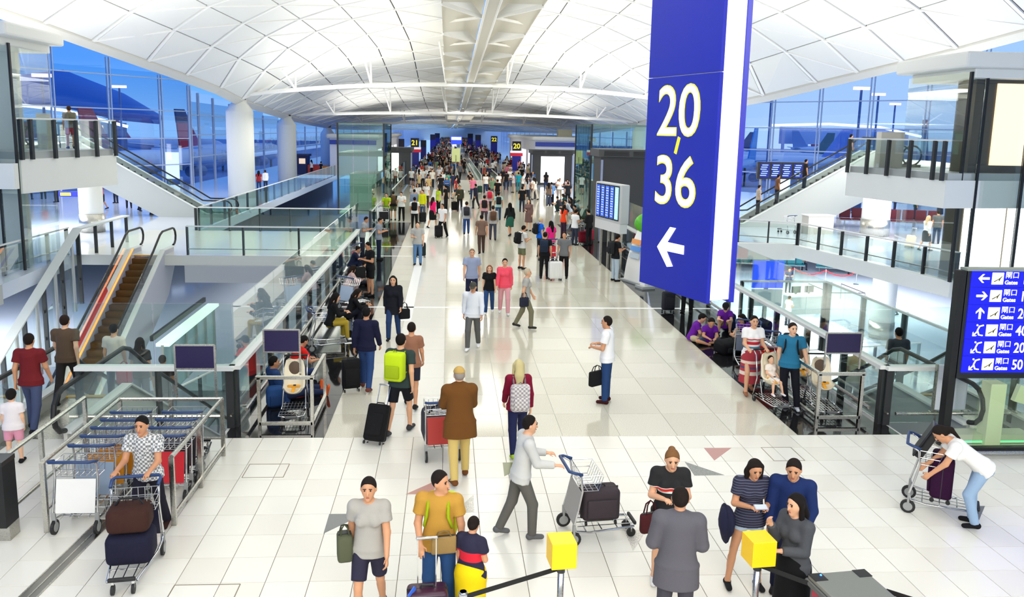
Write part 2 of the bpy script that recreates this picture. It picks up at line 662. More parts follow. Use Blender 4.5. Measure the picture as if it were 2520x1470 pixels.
# --- roof -----------------------------------------------------------------
EL = [(-8, -34, 12.9), (4, -33, 12.8), (18, -31, 12.6), (30, -28, 12.2), (38, -25, 11.6), (44, -22.4, 10.94), (49, -20.7, 10.07), (52.4, -18.65, 9.2),
      (55.8, -17.1, 8.5), (58, -15.8, 7.9), (60.5, -15.0, 7.25), (79, -15.2, 6.4), (92, -15.2, 5.95), (110, -15.2, 5.5), (150, -15.2, 5.35), (430, -15.2, 5.25)]
ER = [(-8, 37, 12.7), (4, 36, 12.6), (20, 34, 12.4), (34, 31, 11.9)]
for px, py, yy in ((2379, 111, 42), (2153, 167, 48), (1991, 206, 53), (1874, 235, 55.5), (1820, 248, 57)):
    q = gy(px, py, yy)
    ER.append((yy, q[0], q[2]))
ER += [(60.5, 18.6, 7.4), (79, 18.6, 6.4), (92, 18.6, 5.95), (110, 18.6, 5.5), (150, 18.6, 5.35), (430, 18.6, 5.25)]
CR = [(-8, 14.6), (30, 14.6), (40, 14.0), (50, 13.0), (60, 11.4), (79, 9.5), (95, 8.5), (120, 7.7), (150, 7.1), (210, 6.7), (430, 6.2)]
SPB = [(-8, 10.3), (10, 10.2), (30, 9.95), (60, 8.9), (90, 7.7), (120, 7.0), (150, 6.55), (210, 6.2), (430, 5.85)]
SPX, SPW = 1.6, 1.9
NR, SHEAR = 6, 1.7


def rnode(side, i, Y):
    y = Y - SHEAR * i
    ex, ez = interp(EL if side < 0 else ER, y)
    c = interp(CR, y)[0]
    w = abs(ex - SPX) - SPW
    u = 1 - i / NR
    x = SPX + side * (SPW + w * u)
    return Vector((x, y, ez + (c - ez) * (1 - u ** 2.7)))


PANEL = mat((229, 229, 224), 0.5, name='roof_panel')
RIBM = mat((244, 243, 238), 0.4, name='roof_rib')
DECK = mat((34, 31, 28), 0.8, name='roof_deck')
SHEL = struct(thing('ceiling', 'white vaulted roof', 'roof'))
del SHEL['category'], SHEL['label']
STN = [4, 10, 16, 21.5, 26.5, 31, 35.2, 39, 42.6, 46, 49.2, 52.4, 55.4, 58, 60.6, 64, 67.6, 71.2, 75, 79, 83.5, 88, 93, 98, 104, 110, 117, 124, 132, 140, 150, 162, 176, 192, 210, 230, 255, 285, 320, 365, 430]
cells = []
far_p, diag = MB(), MB()
for side in (-1, 1):
    N = {(i, j): rnode(side, i, Y) for i in range(NR + 1) for j, Y in enumerate(STN)}
    deck = MB()
    for j in range(len(STN) - 1):
        for i in range(NR):
            q = [N[i, j], N[i + 1, j], N[i + 1, j + 1], N[i, j + 1]]
            if side > 0:
                q = q[::-1]
            ctr = sum(q, Vector()) / 4
            sh = []
            gw = 0.17 if i < 2 else 0.125
            for a_ in range(4):
                p = q[a_]
                n1, n2 = q[(a_ + 1) % 4], q[(a_ - 1) % 4]
                # neighbours along the rib (inset from the joint) and across it (inset from the rib)
                al, ac = (n1, n2) if a_ % 2 == 0 else (n2, n1)
                sh.append(p + (al - p).normalized() * 0.045 + (ac - p).normalized() * gw)
            nrm = (q[2] - q[0]).cross(q[3] - q[1]).normalized()
            if nrm.z > 0:
                nrm = -nrm
            cells.append((ctr.y, sh, nrm))
            deck.add([p - nrm * 0.22 for p in q], [(0, 1, 2, 3)])
            diag.bar(N[i, j] + nrm * 0.03, N[i + 1, j + 1] + nrm * 0.03, 0.09 if i == 0 else 0.035, 0.10 if i == 0 else 0.05, up=nrm)
    deck.build('roof_deck', DECK, SHEL)
    for j in range(len(STN)):
        rb = MB()
        for i in range(NR):
            rb.bar(N[i, j] + Vector((0, 0, 0.0)), N[i + 1, j] + Vector((0, 0, 0.0)), 0.2 if i < 2 else 0.14, 0.1)
        rb.build('rib', RIBM, SHEL)
    # deep eave beam: fascia under the edge of the shell
    eb = MB()
    for j in range(len(STN) - 1):
        a, b = N[0, j], N[0, j + 1]
        o = Vector((side * 0.45, 0, 0))
        eb.add([a + Vector((0, 0, 0.25)), b + Vector((0, 0, 0.25)), b + Vector((0, 0, -0.12)), a + Vector((0, 0, -0.12)),
                a + o + Vector((0, 0, 0.3)), b + o + Vector((0, 0, 0.3)), b + o + Vector((0, 0, -0.42)), a + o + Vector((0, 0, -0.42))],
               [(0, 1, 2, 3), (3, 2, 6, 7), (7, 6, 5, 4)])
    eb.build('eave_beam', mat((214, 212, 204), 0.5, name='eave_paint'), SHEL)
cells.sort(key=lambda c: abs(c[0] - 42))
for k, (yc, q, nrm) in enumerate(cells):
    vs = [*q, *[p - nrm * 0.1 for p in q]]
    fs = [(0, 1, 2), (0, 2, 3), (7, 6, 5, 4), (0, 4, 5, 1), (1, 5, 6, 2), (2, 6, 7, 3), (3, 7, 4, 0)]
    if k < 290 and yc < 90:
        MB().add(vs, fs).build('roof_panel', PANEL, SHEL)
    else:
        far_p.add(vs, fs)
far_p.build('far_roof_panels', PANEL, SHEL, kind='stuff')
diag.build('diagonal_members', RIBM, SHEL, kind='stuff')

# hanging spine
SPN = struct(thing('ceiling', '', ''))
del SPN['category'], SPN['label']
SPM = mat((246, 244, 236), 0.45, name='spine_paint')
SPD = mat((226, 221, 204), 0.5, name='spine_soffit')
ys = [2 + 7.2 * k for k in range(59)]
for k in range(len(ys) - 1):
    ya, yb = ys[k], ys[k + 1]
    za, zb = interp(SPB, ya)[0], interp(SPB, yb)[0]
    mb = MB()
    for s in (-1, 1):
        xi, xo = SPX + s * 0.2, SPX + s * SPW
        # soffit leaf, higher in the middle of the bay than at its ends
        mb.add([(xi, ya, za + 0.55), (xi, yb, zb + 0.55), (xo, yb, zb + 0.06), (xo, ya, za + 0.06)], [(0, 1, 2, 3)])
        mb.add([(xo, ya, za), (xo, yb, zb), (xo, yb, zb + 2.9), (xo, ya, za + 2.9)], [(0, 1, 2, 3)])
    mb.build('soffit_panel', SPD, SPN)
    if ya < 140:
        fin = MB()
        for s in (-1, 1):
            fin.bar((SPX + s * SPW, ya + 0.2, za + 0.02), (SPX + s * 0.22, ya + 3.4, za - 0.02), 0.10, 0.16)
            fin.bar((SPX + s * SPW, ya + 5.6, za + 0.02), (SPX + s * 0.22, ya + 3.4, za - 0.02), 0.07, 0.10)
            fin.add([(SPX + s * 0.22, ya + 3.4, za - 0.02), (SPX + s * SPW, ya + 0.2, za + 0.02), (SPX + s * 0.9, ya + 1.4, za + 0.45)], [(0, 1, 2)])
        fin.build('fin', SPM, SPN)
        if k % 2 == 0:
            MB().box((SPX - 0.02, ya + 2.2, za - 0.1), (0.16, 0.3, 0.05)).build('luminaire', mat((255, 250, 235), 0.4, emit=2.0, name='lamp_lens'), SPN)
tray = MB()
for k in range(len(ys) - 1):
    za, zb = interp(SPB, ys[k])[0], interp(SPB, ys[k + 1])[0]
    tray.bar((SPX, ys[k], za + 0.02), (SPX, ys[k + 1], zb + 0.02), 0.42, 0.16)
tray.build('tray', mat((214, 210, 196), 0.4, name='tray_paint'), SPN)
for s in (-1, 1):
    tb = MB()
    tb.tube([(SPX + s * 0.24, yy, interp(SPB, yy)[0] - 0.03) for yy in ys], 0.06, 8)
    tb.build('pipe', SPM, SPN)

# tie beams across the hall, with their struts
for yt, z0, zc in ((61.0, 7.55, 8.62), (81.0, 6.45, 6.92), (107.0, 5.75, 6.2)):
    t = struct(thing('trim_1', '', ''))
    del t['category'], t['label']
    pts = []
    for k in range(25):
        u = -1 + k / 12
        pts.append((1.8 + 16.7 * u, yt, z0 + (zc - z0) * (1 - abs(u) ** 2.2)))
    MB().tube(pts, 0.15, 10).build('tie_tube', RIBM, t)
    for u, side in ((-0.78, -1), (-0.45, -1), (-0.12, -1), (0.15, 1), (0.48, 1), (0.78, 1)):
        b0 = Vector((1.8 + 16.7 * u, yt, z0 + (zc - z0) * (1 - abs(u) ** 2.2)))
        ex, ez = interp(EL if side < 0 else ER, yt)
        for dy, dx in ((-2.2, 0.5), (0.4, 0.1)):
            c = interp(CR, yt + dy)[0]
            uu = abs(u)
            top = Vector((b0.x + dx * side, yt + dy, ez + (c - ez) * (1 - uu ** 2.7) - 0.1))
            MB().tube([b0, top], 0.075, 8).build('strut', RIBM, t)
# columns
for n_, (x, yy, r, zt) in enumerate(((-15.4, 61.2, 0.98, 7.2), (-15.5, 79, 0.9, 6.3), (-15.6, 106, 0.9, 5.3), (18.9, 61.2, 0.98, 7.2), (19, 79, 0.9, 6.3))):
    c = struct(MB().lathe((x, yy, 0), [(r, 0), (r, zt - 0.9), (r * 0.97, zt - 0.75), (r * 0.55, zt - 0.2), (r * 0.55, zt)], 28).build('pillar', mat((232, 232, 224), 0.4, name='column_paint'), smooth=True))
    MB().lathe((x, yy, zt - 0.02), [(r * 0.5, 0), (r * 0.5, 0.3)], 16).build('bearing', DARK, c)
for x, yy, z0, z1, r in ((23.3, 42.3, 0, 3.36, 0.72), (-17.5, 40.5, 0, 3.36, 0.55), (23.0, 40.2, LOW, -0.4, 0.6)):
    c = struct(MB().lathe((x, yy, z0), [(r, 0), (r, z1 - z0)], 24).build('pillar', WHITE, smooth=True))
    MB().lathe((x, yy, z0), [(r + 0.03, 0), (r + 0.03, 0.9)], 24).build('guard', STEEL, c, smooth=True)

# --- glazed outer walls ------------------------------------------------------
FRAME = mat((206, 212, 220), 0.4, name='window_frame')


def glazed(name, A, B, zs, stops, ztop, zb):
    """wall of panes from A to B (plan), transoms at heights zs, mullions at fractions stops"""
    w = struct(thing(name, '', ''))
    del w['category'], w['label']
    A, B = Vector((*A, 0)), Vector((*B, 0))
    d = (B - A).normalized()
    nrm = Vector((-d.y, d.x, 0))
    for k, s in enumerate(stops):
        p = A + (B - A) * s
        for off, rr in ((-0.14, 0.07), (0.14, 0.07)):
            MB().bar((p + d * off) + Vector((0, 0, zb)), (p + d * off) + Vector((0, 0, ztop(s))), rr, 0.16, up=nrm).build('mullion', FRAME, w)
    lv = [zb] + list(zs)
    for z in zs:
        MB().bar(A + Vector((0, 0, z)), B + Vector((0, 0, z)), 0.12, 0.09).build('transom', FRAME, w)
    ss = list(stops)
    for k in range(len(ss) - 1):
        for q in range(len(lv)):
            z0 = lv[q]
            z1 = lv[q + 1] if q + 1 < len(lv) else max(ztop(ss[k]), ztop(ss[k + 1]))
            if z1 <= z0 + 0.05 or z0 > max(ztop(ss[k]), ztop(ss[k + 1])):
                continue
            a, b = A + (B - A) * ss[k], A + (B - A) * ss[k + 1]
            MB().bar(a + Vector((0, 0, (z0 + z1) / 2)), b + Vector((0, 0, (z0 + z1) / 2)), 0.03, z1 - z0).build('pane', WING, w)
    return w


def stops_from(A, B, pxs, py):
    A2, B2 = np.array(A), np.array(B)
    d = B2 - A2
    nrm = np.array([-d[1], d[0], 0])
    out = []
    for px in pxs:
        q = gpl(px, py, (*A2, 0), nrm)
        out.append(float(np.dot(np.array(q[:2]) - A2, d) / np.dot(d, d)))
    return out


LA, LB = (-44.9, 37.5), (-23.3, 75.0)
RA, RB = (52.9, 45.0), (27.3, 75.0)
stL = [0.0, 0.2] + [s for s in stops_from(LA, LB, (-60, 130, 270, 395, 490), 250)][0:] + [1.0]
stR = [0.0] + stops_from(RA, RB, (2560, 2420, 2285, 2145, 2020, 1905, 1815), 250) + [1.0]
stL, stR = sorted(s for s in stL if 0 <= s <= 1), sorted(s for s in stR if 0 <= s <= 1)
glazed('window_1', LA, LB, (1.8, 4.1, 6.5, 9.2, 12.05), stL, lambda s: 15.4 - 6.6 * max(0, s) ** 1.5, -1.0)
glazed('window_2', RA, RB, (1.9, 4.0, 6.0, 8.3, 10.9, 13.3), stR, lambda s: 15.2 - 6.4 * max(0, s) ** 1.5, -1.0)
farst = [(k / 26) ** 1.5 for k in range(27)]
glazed('window_3', (-23.3, 75), (-23.3, 420), (2.4, 4.4, 6.2), farst, lambda s: 8.4 - 3.0 * min(1, s * 7), -1.0)
glazed('window_4', (27.3, 75), (27.3, 420), (2.4, 4.4, 6.2), farst, lambda s: 8.4 - 3.0 * min(1, s * 7), -1.0)
# low end wall far down the concourse
struct(MB().box((1.6, 424, 3.4), (60, 0.4, 7.2)).build('wall_far', mat((244, 246, 250), 0.6, name='far_wall')))
# side walls of the lower level under the wings, in blue-grey and blue
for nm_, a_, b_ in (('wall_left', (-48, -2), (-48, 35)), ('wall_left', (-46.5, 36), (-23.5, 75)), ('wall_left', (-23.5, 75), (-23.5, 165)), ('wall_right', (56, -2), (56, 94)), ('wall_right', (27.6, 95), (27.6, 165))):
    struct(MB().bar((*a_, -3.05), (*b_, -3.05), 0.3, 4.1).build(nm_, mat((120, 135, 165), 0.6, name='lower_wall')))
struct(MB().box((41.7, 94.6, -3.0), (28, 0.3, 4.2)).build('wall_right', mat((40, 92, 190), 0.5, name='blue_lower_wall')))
# hall closes behind the viewer
struct(MB().box((2, -7.5, 5), (90, 0.4, 22)).build('wall_back', mat((225, 225, 220), 0.6, name='back_wall')))

# --- balustrades ----------------------------------------------------------------


def balustrade(label, pts, z=0.0, rail=1.1, gtop=2.25, step=1.7, side=1, flat=True, kick=True, post_h=None, group=None, gm=BALG, rmat=WMETAL, foot=0.0, mid=None, inset=0.09):
    """glass guard along the plan polyline pts; posts stand on the side given by side"""
    t = thing('glass_balustrade', label, 'balustrade', group=group)
    pts = [Vector((p[0], p[1], p[2] if len(p) > 2 else z)) for p in pts]
    for a, b in zip(pts, pts[1:]):
        d = b - a
        L = Vector((d.x, d.y, 0)).length
        n = max(1, round(L / step))
        h = Vector((d.x, d.y, 0)).normalized()
        nr = Vector((-h.y, h.x, 0)) * side
        for k in range(n):
            p, q = a + d * (k / n), a + d * ((k + 1) / n)
            g0, g1 = p + h * 0.012, q - h * 0.012
            th = nr * 0.008
            MB().prism([g0 - th + Vector((0, 0, 0.04)), g1 - th + Vector((0, 0, 0.04)), g1 - th + Vector((0, 0, gtop)), g0 - th + Vector((0, 0, gtop))], th * 2).build('glass_panel', gm, t)
        for k in range(n + 1):
            p = a + d * (k / n) + nr * inset
            MB().bar(p + Vector((0, 0, -foot)), p + Vector((0, 0, (post_h or rail) - 0.01)), 0.07, 0.13, up=nr).build('post', DARK, t)
        up = Vector((0, 0, rail))
        if flat:
            MB().bar(a + up, b + up, 0.2, 0.07).build('top_rail', rmat, t)
        else:
            MB().bar(a + up, b + up, 0.07, 0.05).build('top_rail', rmat, t)
        if mid:
            MB().bar(a + Vector((0, 0, mid)) + nr * 0.06, b + Vector((0, 0, mid)) + nr * 0.06, 0.04, 0.04).build('mid_rail', STEEL, t)
        if kick:
            kk = -nr * 0.13 + Vector((0, 0, 0.26))
            MB().tube([a + kk + h * 0.2, b + kk - h * 0.2], 0.035, 8).build('kick_rail', STEEL, t)
            for f in (0.02, 0.35, 0.65, 0.98):
                c = a + d * f
                MB().bar(c + Vector((0, 0, 0.26)), c + kk, 0.03).build('bracket', STEEL, t)
    return t


balustrade('tall glass screen with broad white rail along the left granite edge, notice boards in front', [(-6.42, YF + 0.5), (GX0, YF + 0.5), (GX0, 33.6)], side=1)
balustrade('tall glass screen with broad white rail along the right granite edge beside the sitting children', [(GX1 + 2.6, YF + 0.5), (GX1, YF + 0.5), (GX1, 38.0)], side=-1)
balustrade('glass railing on the near edge of the footbridge at the top of the moving stairs', [(-10.7, 33.4), (-3.9, 33.4)], rail=1.2, gtop=1.25, step=2.3, flat=False, kick=False, foot=0.1, mid=0.25)
balustrade('glass railing on the far edge of the footbridge', [(-12.6, 41.3), (-5.0, 41.3)], rail=1.2, gtop=1.15, step=1.6, flat=False, kick=False, gm=GREENG)
balustrade('long green-tinted glass railing of the left gallery running past the round columns', [(-12.7, 41.5), (-12.7, 92)], rail=1.15, gtop=1.1, step=2.6, flat=False, kick=False, gm=GREENG)
balustrade('long glass screen bordering the left of the concourse beyond the footbridge', [(-3.9, 41.5), (-3.9, 49.8)], rail=1.1, gtop=2.4, step=2.2, flat=False, kick=False, gm=GREENG)
balustrade('long glass screen on the left of the concourse behind the mirrored lift tower', [(-3.9, 56.2), (-3.9, 76)], rail=1.1, gtop=2.4, step=2.2, flat=False, kick=False, gm=GREENG)
balustrade('glass railing with dark posts around the left wing floor above the white lower hall', [(-21, 26.8), (-15.3, 26.9), (-15.35, 33.3)], rail=1.1, gtop=1.0, step=1.7, flat=False, kick=False, foot=0.5, mid=0.3)
balustrade('glass railing on dark posts along the right wing edge, couple walking behind it', [(14.7, 39.5), (17.2, 38.1), (19.15, 28.6)], rail=1.1, gtop=1.0, step=1.6, side=-1, flat=False, kick=False, foot=0.5, mid=0.3)
balustrade('glass railing across the back of the right stairwell', [(11.8, 38.9), (14.6, 39.5)], rail=1.1, gtop=1.05, step=2.2, side=-1, flat=False, kick=False, foot=0.4)
balustrade('glass railing with dark posts inside the right stairwell beside the moving stairs', [(11.1, 14.6), (11.1, 22.5), (8.6, 22.5)], rail=1.1, gtop=1.1, step=1.9, side=-1, flat=False, kick=False, foot=1.0)
balustrade('glass railing on the lower floor of the left stairwell with dark posts', [(-10.2, 27), (-8.8, 31.5), (-4.6, 31.5)], z=LOW, rail=1.1, gtop=1.1, step=1.4, flat=False, kick=False)
balustrade('glass railing on the lower floor of the right stairwell near the staffed desk', [(12.5, 20), (12.5, 33), (22, 35)], z=LOW, rail=1.1, gtop=1.1, step=2.2, flat=False, kick=False)
# stairwell fascias
struct(MB().box((-7.2, 33.25, -0.75), (7.1, 0.25, 0.7)).build('trim_2', mat((178, 182, 188), 0.5, name='fascia_panel')))
struct(MB().bar((19.0, 28.6, -0.3), (17.1, 38.2, -0.3), 0.3, 0.62).build('trim_3', WMETAL))
struct(MB().bar((17.1, 38.25, -0.35), (8.2, 38.9, -0.35), 0.3, 0.8).build('trim_4', mat((222, 222, 214), 0.5, name='fascia_paint')))
struct(MB().bar((-21, 26.7, -0.32), (-14.6, 26.7, -0.32), 0.3, 0.66).build('trim_5', GREYP))


# --- escalators ---------------------------------------------------------------------
def escalator(label, loc, rz, h, width=1.25, ext0=1.2, ext1=1.2, depth=1.3, side_m=GREYP, step_m=None, rail_m=BLACK, gm=CLEAR, edge_m=None, cover=1.0):
    t = thing('escalator', label, 'escalator', loc, rz)
    L = h / math.tan(math.radians(30))
    w = width / 2

    def zp(x):
        return 0.0 if x < 0 else (h if x > L else h * x / L)
    step_m = step_m or mat((70, 68, 64), 0.45, 0.6, name='step_metal')
    n = int(h / 0.2)
    dx = L / n
    st_me = None
    for k in range(n):
        if st_me is None:
            mb = MB()
            mb.box((0.012, 0, -0.03), (dx * 0.9, width * 0.72, 0.06))
            mb.box((-dx / 2 + 0.05, 0, -0.13), (0.03, width * 0.72, 0.2))
            for q in (-1, 1):
                mb.box((0, q * width * 0.33, 0.004), (dx, 0.03, 0.008))
            st_me = mb.mesh('step', step_m)
        o = link('step', st_me, t)
        o.location = (k * dx + dx / 2, 0, (k + 1) * h / n - 0.1)
    for x0, x1, z in ((-ext0, 0.02, 0), (L - 0.02, L + ext1, h)):
        MB().box(((x0 + x1) / 2, 0, z - 0.05), (x1 - x0, width * 0.74, 0.08)).build('landing_plate', STEEL, t)
        MB().box((0.0 if z == 0 else L, 0, z + 0.0), (0.12, width * 0.72, 0.02)).build('comb', mat((222, 176, 40), 0.5, name='yellow_comb'), t)
    for s in (-1, 1):
        y0 = s * w
        prof = [(-ext0, -0.25), (-ext0, 0.22), (0, 0.22), (L, h + 0.22), (L + ext1, h + 0.22), (L + ext1, h - 0.35), (L - 0.1, h - 0.35 - (depth - 0.5) * 0.6), (0.9, -0.25)]
        prof = [(-ext0, -0.25), (-ext0, 0.2), (-0.1, 0.2), (L - 0.1, h + 0.2), (L + ext1, h + 0.2), (L + ext1, h - 0.6), (L + 0.35, h - depth), (max(1.0, depth * 1.6), 0.25 * 0 - 0.25 + max(0, (max(1.0, depth * 1.6)) * 0.577 - depth + 0.25)), (0.2, -0.25)]
        MB().prism([(x, y0 - 0.03, z) for x, z in prof], (0, 0.06, 0)).build('side_panel', side_m, t)
        cap = MB()
        for a, b in (((-ext0, 0.22), (-0.1, 0.22)), ((-0.1, 0.22), (L - 0.1, h + 0.22)), ((L - 0.1, h + 0.22), (L + ext1, h + 0.22))):
            cap.bar((a[0], y0, a[1]), (b[0], y0, b[1]), 0.2, 0.04)
        cap.build('deck_strip', edge_m or WMETAL, t)
        # glass balustrade in panels and handrail loop
        xs = [-ext0 + 0.15] + [-0.1 + L * k / 4 for k in range(5)] + [L + ext1 - 0.15]
        for a, b in zip(xs, xs[1:]):
            MB().prism([(a + 0.01, y0 - 0.006, zp(a + 0.1) + 0.24), (b - 0.01, y0 - 0.006, zp(b + 0.1) + 0.24), (b - 0.01, y0 - 0.006, zp(b + 0.1) + 0.97), (a + 0.01, y0 - 0.006, zp(a + 0.1) + 0.97)], (0, 0.012, 0)).build('glass_panel', gm, t)
        hr = []
        for k in range(7):
            a = -PI / 2 - PI * k / 6
            hr.append((-ext0 + 0.35 * math.cos(a), y0, 0.62 + 0.36 * math.sin(a)))
        for x in (-0.5, -0.2, 0.1):
            hr.append((x, y0, 0.98 + max(0, x) * 0.2))
        for k in range(1, 8):
            x = L * k / 8
            hr.append((x, y0, h * k / 8 + 0.98))
        for x in (L - 0.3, L, L + 0.4):
            hr.append((x, y0, h + 0.98 - (0.10 if x < L else 0)))
        for k in range(7):
            a = PI / 2 - PI * k / 6
            hr.append((L + ext1 + 0.35 * math.cos(a), y0, h + 0.62 + 0.36 * math.sin(a)))
        MB().tube(hr, 0.045, 8).build('handrail', rail_m, t)
    return t


LAV = mat((190, 190, 204), 0.4, name='lilac_panel')
e = escalator('moving stairs with dark golden steps climbing to the footbridge in the left stairwell', (-12.3, 24.3, LOW), PI / 2, 5.2, 1.35, depth=1.7, side_m=LAV,
              step_m=mat((88, 66, 28), 0.4, 0.5, name='golden_step'))
MB().bar((-0.1, 0.5, 0.27), (8.9, 0.5, 5.47), 0.06, 0.04).build('light_strip', mat((255, 150, 70), 0.4, emit=1.3, name='orange_light'), e)
MB().bar((3.6, 0.66, 2.52), (6.6, 0.66, 4.26), 0.03, 0.2).build('warning_strip', mat((178, 40, 52), 0.5, name='red_label'), e)
escalator('moving stairs going down from the tiled floor beside the trolley bay', (-6.95, 24.6, LOW), -PI / 2, 5.2, 1.3, ext1=2.5, depth=1.2, side_m=mat((206, 206, 196), 0.4, 0.2, name='beige_panel'))
escalator('moving stairs going down beside the gates sign at the right', (10.05, 24.6, LOW), -PI / 2, 5.2, 1.3, ext1=2.3, depth=1.2, side_m=GREYP)
escalator('moving stairs rising sideways to the left balcony in front of the blue windows', (-14.1, 48.2, 0), PI, 4.3, 1.5, depth=1.5, side_m=mat((166, 171, 170), 0.45, name='grey_panel'))
escalator('moving stairs rising sideways to the right balcony, riders on it', (17.3, 46.4, 0), 0, 4.3, 1.5, depth=2.3, side_m=mat((186, 190, 188), 0.45, name='grey_panel'))
# sloping glass guard beside the climbing stairs
t = thing('sloped_guard', 'sloping glass guard with wide pale rail beside the climbing moving stairs', 'balustrade')
a, b, c = Vector((-14.5, 22.0, -4.6)), Vector((-14.5, 32.2, 1.2)), Vector((-14.5, 37.0, 1.2))
for p, q in ((a, b), (b, c)):
    MB().bar(p, q, 0.34, 0.06).build('top_rail', mat((214, 220, 216), 0.4, name='guard_rail'), t)
for k in range(8):
    p = a + (b - a) * (k / 7)
    MB().bar((p.x, p.y, p.z - 3.0), p, 0.09, 0.14).build('post', DARK, t)
    MB().bar((p.x, p.y - 0.55, p.z - 3.2), (p.x, p.y - 0.55, p.z - 0.35), 0.16, 0.05).build('fin', GREYP, t)
    for zz in (-1.0, -2.0):
        MB().box((p.x, p.y - 0.06, p.z + zz), (0.05, 0.1, 0.1)).build('bracket', DARK, t)
    if k < 7:
        q = a + (b - a) * ((k + 1) / 7)
        MB().prism([(p.x - 0.05, p.y + 0.02, p.z - 2.9), (q.x - 0.05, q.y - 0.02, q.z - 2.9), (q.x - 0.05, q.y - 0.02, q.z), (p.x - 0.05, p.y + 0.02, p.z)], (0.012, 0, 0)).build('glass_panel', CLEAR, t)
for k in range(1, 4):
    p = b + (c - b) * (k / 3)
    MB().bar((p.x, p.y, 0), p, 0.07, 0.12).build('post', DARK, t)

# --- balconies: boxes running along the hall, seen along their long inner face
for nm, lab, xf, xb, ya, yb, zt, zb in (('left', 'white balcony box on the left with glass railing, traveller standing on it', -15.27, -19.4, 29.7, 35.2, 3.98, 2.75),
                                        ('right', 'white balcony box on the right with glass railing, empty', 18.1, 21.8, 28.3, 34.2, 3.8, 2.78)):
    t = thing('balcony', lab, 'balcony')
    sg = 1 if xf > xb else -1
    xm = (xf + xb) / 2
    MB().box((xm, (ya + yb) / 2, (zt + zb) / 2), (abs(xf - xb), yb - ya, zt - zb)).build('fascia', WHITE, t)
    MB().box((xm - sg * 0.05, (ya + yb) / 2, zt + 0.13), (abs(xf - xb) - 0.1, yb - ya - 0.1, 0.26)).build('kerb', GREYP, t)
    py_ = [ya + 0.15, ya + 0.65] + [ya + 0.65 + (yb - ya - 0.75) * k / 4 for k in (1, 2, 3, 4)]
    for p in py_:
        MB().bar((xf + sg * 0.06, p, zt - 0.02), (xf + sg * 0.06, p, zt + 1.42), 0.12, 0.12).build('post', DARK, t)
    for p, q in zip(py_, py_[1:]):
        MB().box((xf - sg * 0.03, (p + q) / 2, zt + 0.86), (0.014, q - p - 0.02, 1.15)).build('glass_panel', CLEAR, t)
    MB().box((xf, (ya + yb) / 2, zt + 1.44), (0.12, yb - ya, 0.06)).build('top_rail', WMETAL, t)
    MB().box((xm, yb - 0.05, zt + 0.86), (abs(xf - xb), 0.014, 1.15)).build('glass_panel', CLEAR, t)
    MB().box((xm, yb - 0.05, zt + 1.44), (abs(xf - xb), 0.1, 0.06)).build('top_rail', WMETAL, t)
    # the two balconies are set slightly askew to the hall
    an = math.radians(-13.5 if nm == 'left' else 7.5)
    pv = Vector((xf, ya, 0))
    t.rotation_euler.z = an
    t.location = pv - Matrix.Rotation(an, 3, 'Z') @ pv
slab([(-25.5, 36.3), (-18.2, 36.3), (-20.4, 46.5), (-21.5, 46.5), (-21.5, 50), (-24, 50)], 4.24, 0.9, WHITE)
slab([(19.5, 34), (24, 34), (27, 44), (27, 49), (24.75, 49), (24.75, 45)], 4.06, 0.9, WHITE)
tag(MB().box((-16.3, 33.9, 4.95), (0.4, 0.4, 1.42)).build('white_pedestal', mat((232, 226, 212), 0.5, name='pedestal')), 'plain off-white pedestal on the left balcony behind the glass', 'pedestal')
tag(MB().box((18.5, 33.0, 4.8), (1.0, 0.4, 1.48)).build('white_pedestal', mat((232, 226, 212), 0.5, name='pedestal')), 'plain off-white pedestal on the right balcony behind the glass', 'pedestal')
for nm, x, y_, z_ in (('left', -17.2, 34.4, 4.24), ('right', 19.6, 33.6, 4.06)):
    t = thing('ring_sculpture', 'black double ring of a handrail end on the %s balcony' % nm, 'handrail', (x, y_, z_))
    for q in (-0.25, 0.25):
        MB().tube([(q + 0.42 * math.cos(a * PI / 8), 0.0, 0.5 + 0.42 * math.sin(a * PI / 8)) for a in range(16)], 0.04, 6, closed=True).build('ring', BLACK, t)
    MB().box((0, 0, 0.06), (1.2, 0.3, 0.12)).build('base', STEEL, t)

# --- lift towers ----------------------------------------------------------------------
BRONZE = mat((98, 84, 62), 0.35, 0.7, name='bronze')


def vb(x, y_, z0, z1, w, d=None):
    return MB().box((x, y_, (z0 + z1) / 2), (w, d or w, z1 - z0))


t = thing('lift_tower', 'tall glass and bronze lift tower at right with glowing cream and white wall panels', 'lift tower', (-0.27, 0, 0))
MB().box((22.5, 29.7, 3.75), (5.6, 1.1, 7.5)).build('core', BRONZE, t)
for x0, x1, z0, z1, c, e_ in ((20.5, 25.1, 4.35, 7.35, (255, 226, 190), 1.15), (19.75, 21.35, 0.25, 2.95, (255, 255, 255), 1.6), (21.45, 25.1, 0.25, 2.95, (255, 255, 255), 1.6)):
    m_ = mat(c, 0.5, emit=e_, name='lit_panel')
    MB().box(((x0 + x1) / 2, 29.12, (z0 + z1) / 2), (x1 - x0, 0.08, z1 - z0)).build('light_panel', m_, t)
fr = MB()
for z0, z1 in ((2.95, 3.05), (4.22, 4.34), (7.36, 7.5)):
    MB().box((22.4, 29.05, (z0 + z1) / 2), (5.6, 0.1, z1 - z0)).build('panel_frame', BRONZE, t)
for x in (19.05, 19.65, 21.4, 23.6, 25.2):
    vb(x, 28.5, 0, 7.7, 0.09, 0.12).build('mullion', BLACK, t)
for a, b in zip((19.05, 19.65, 21.4, 23.6), (19.65, 21.4, 23.6, 25.2)):
    MB().box(((a + b) / 2, 28.5, 3.85), (b - a - 0.1, 0.02, 7.7)).build('glass_panel', CLEAR, t)
MB().box((19.05, 30.5, 3.85), (0.02, 4, 7.7)).build('glass_panel', CLEAR, t)
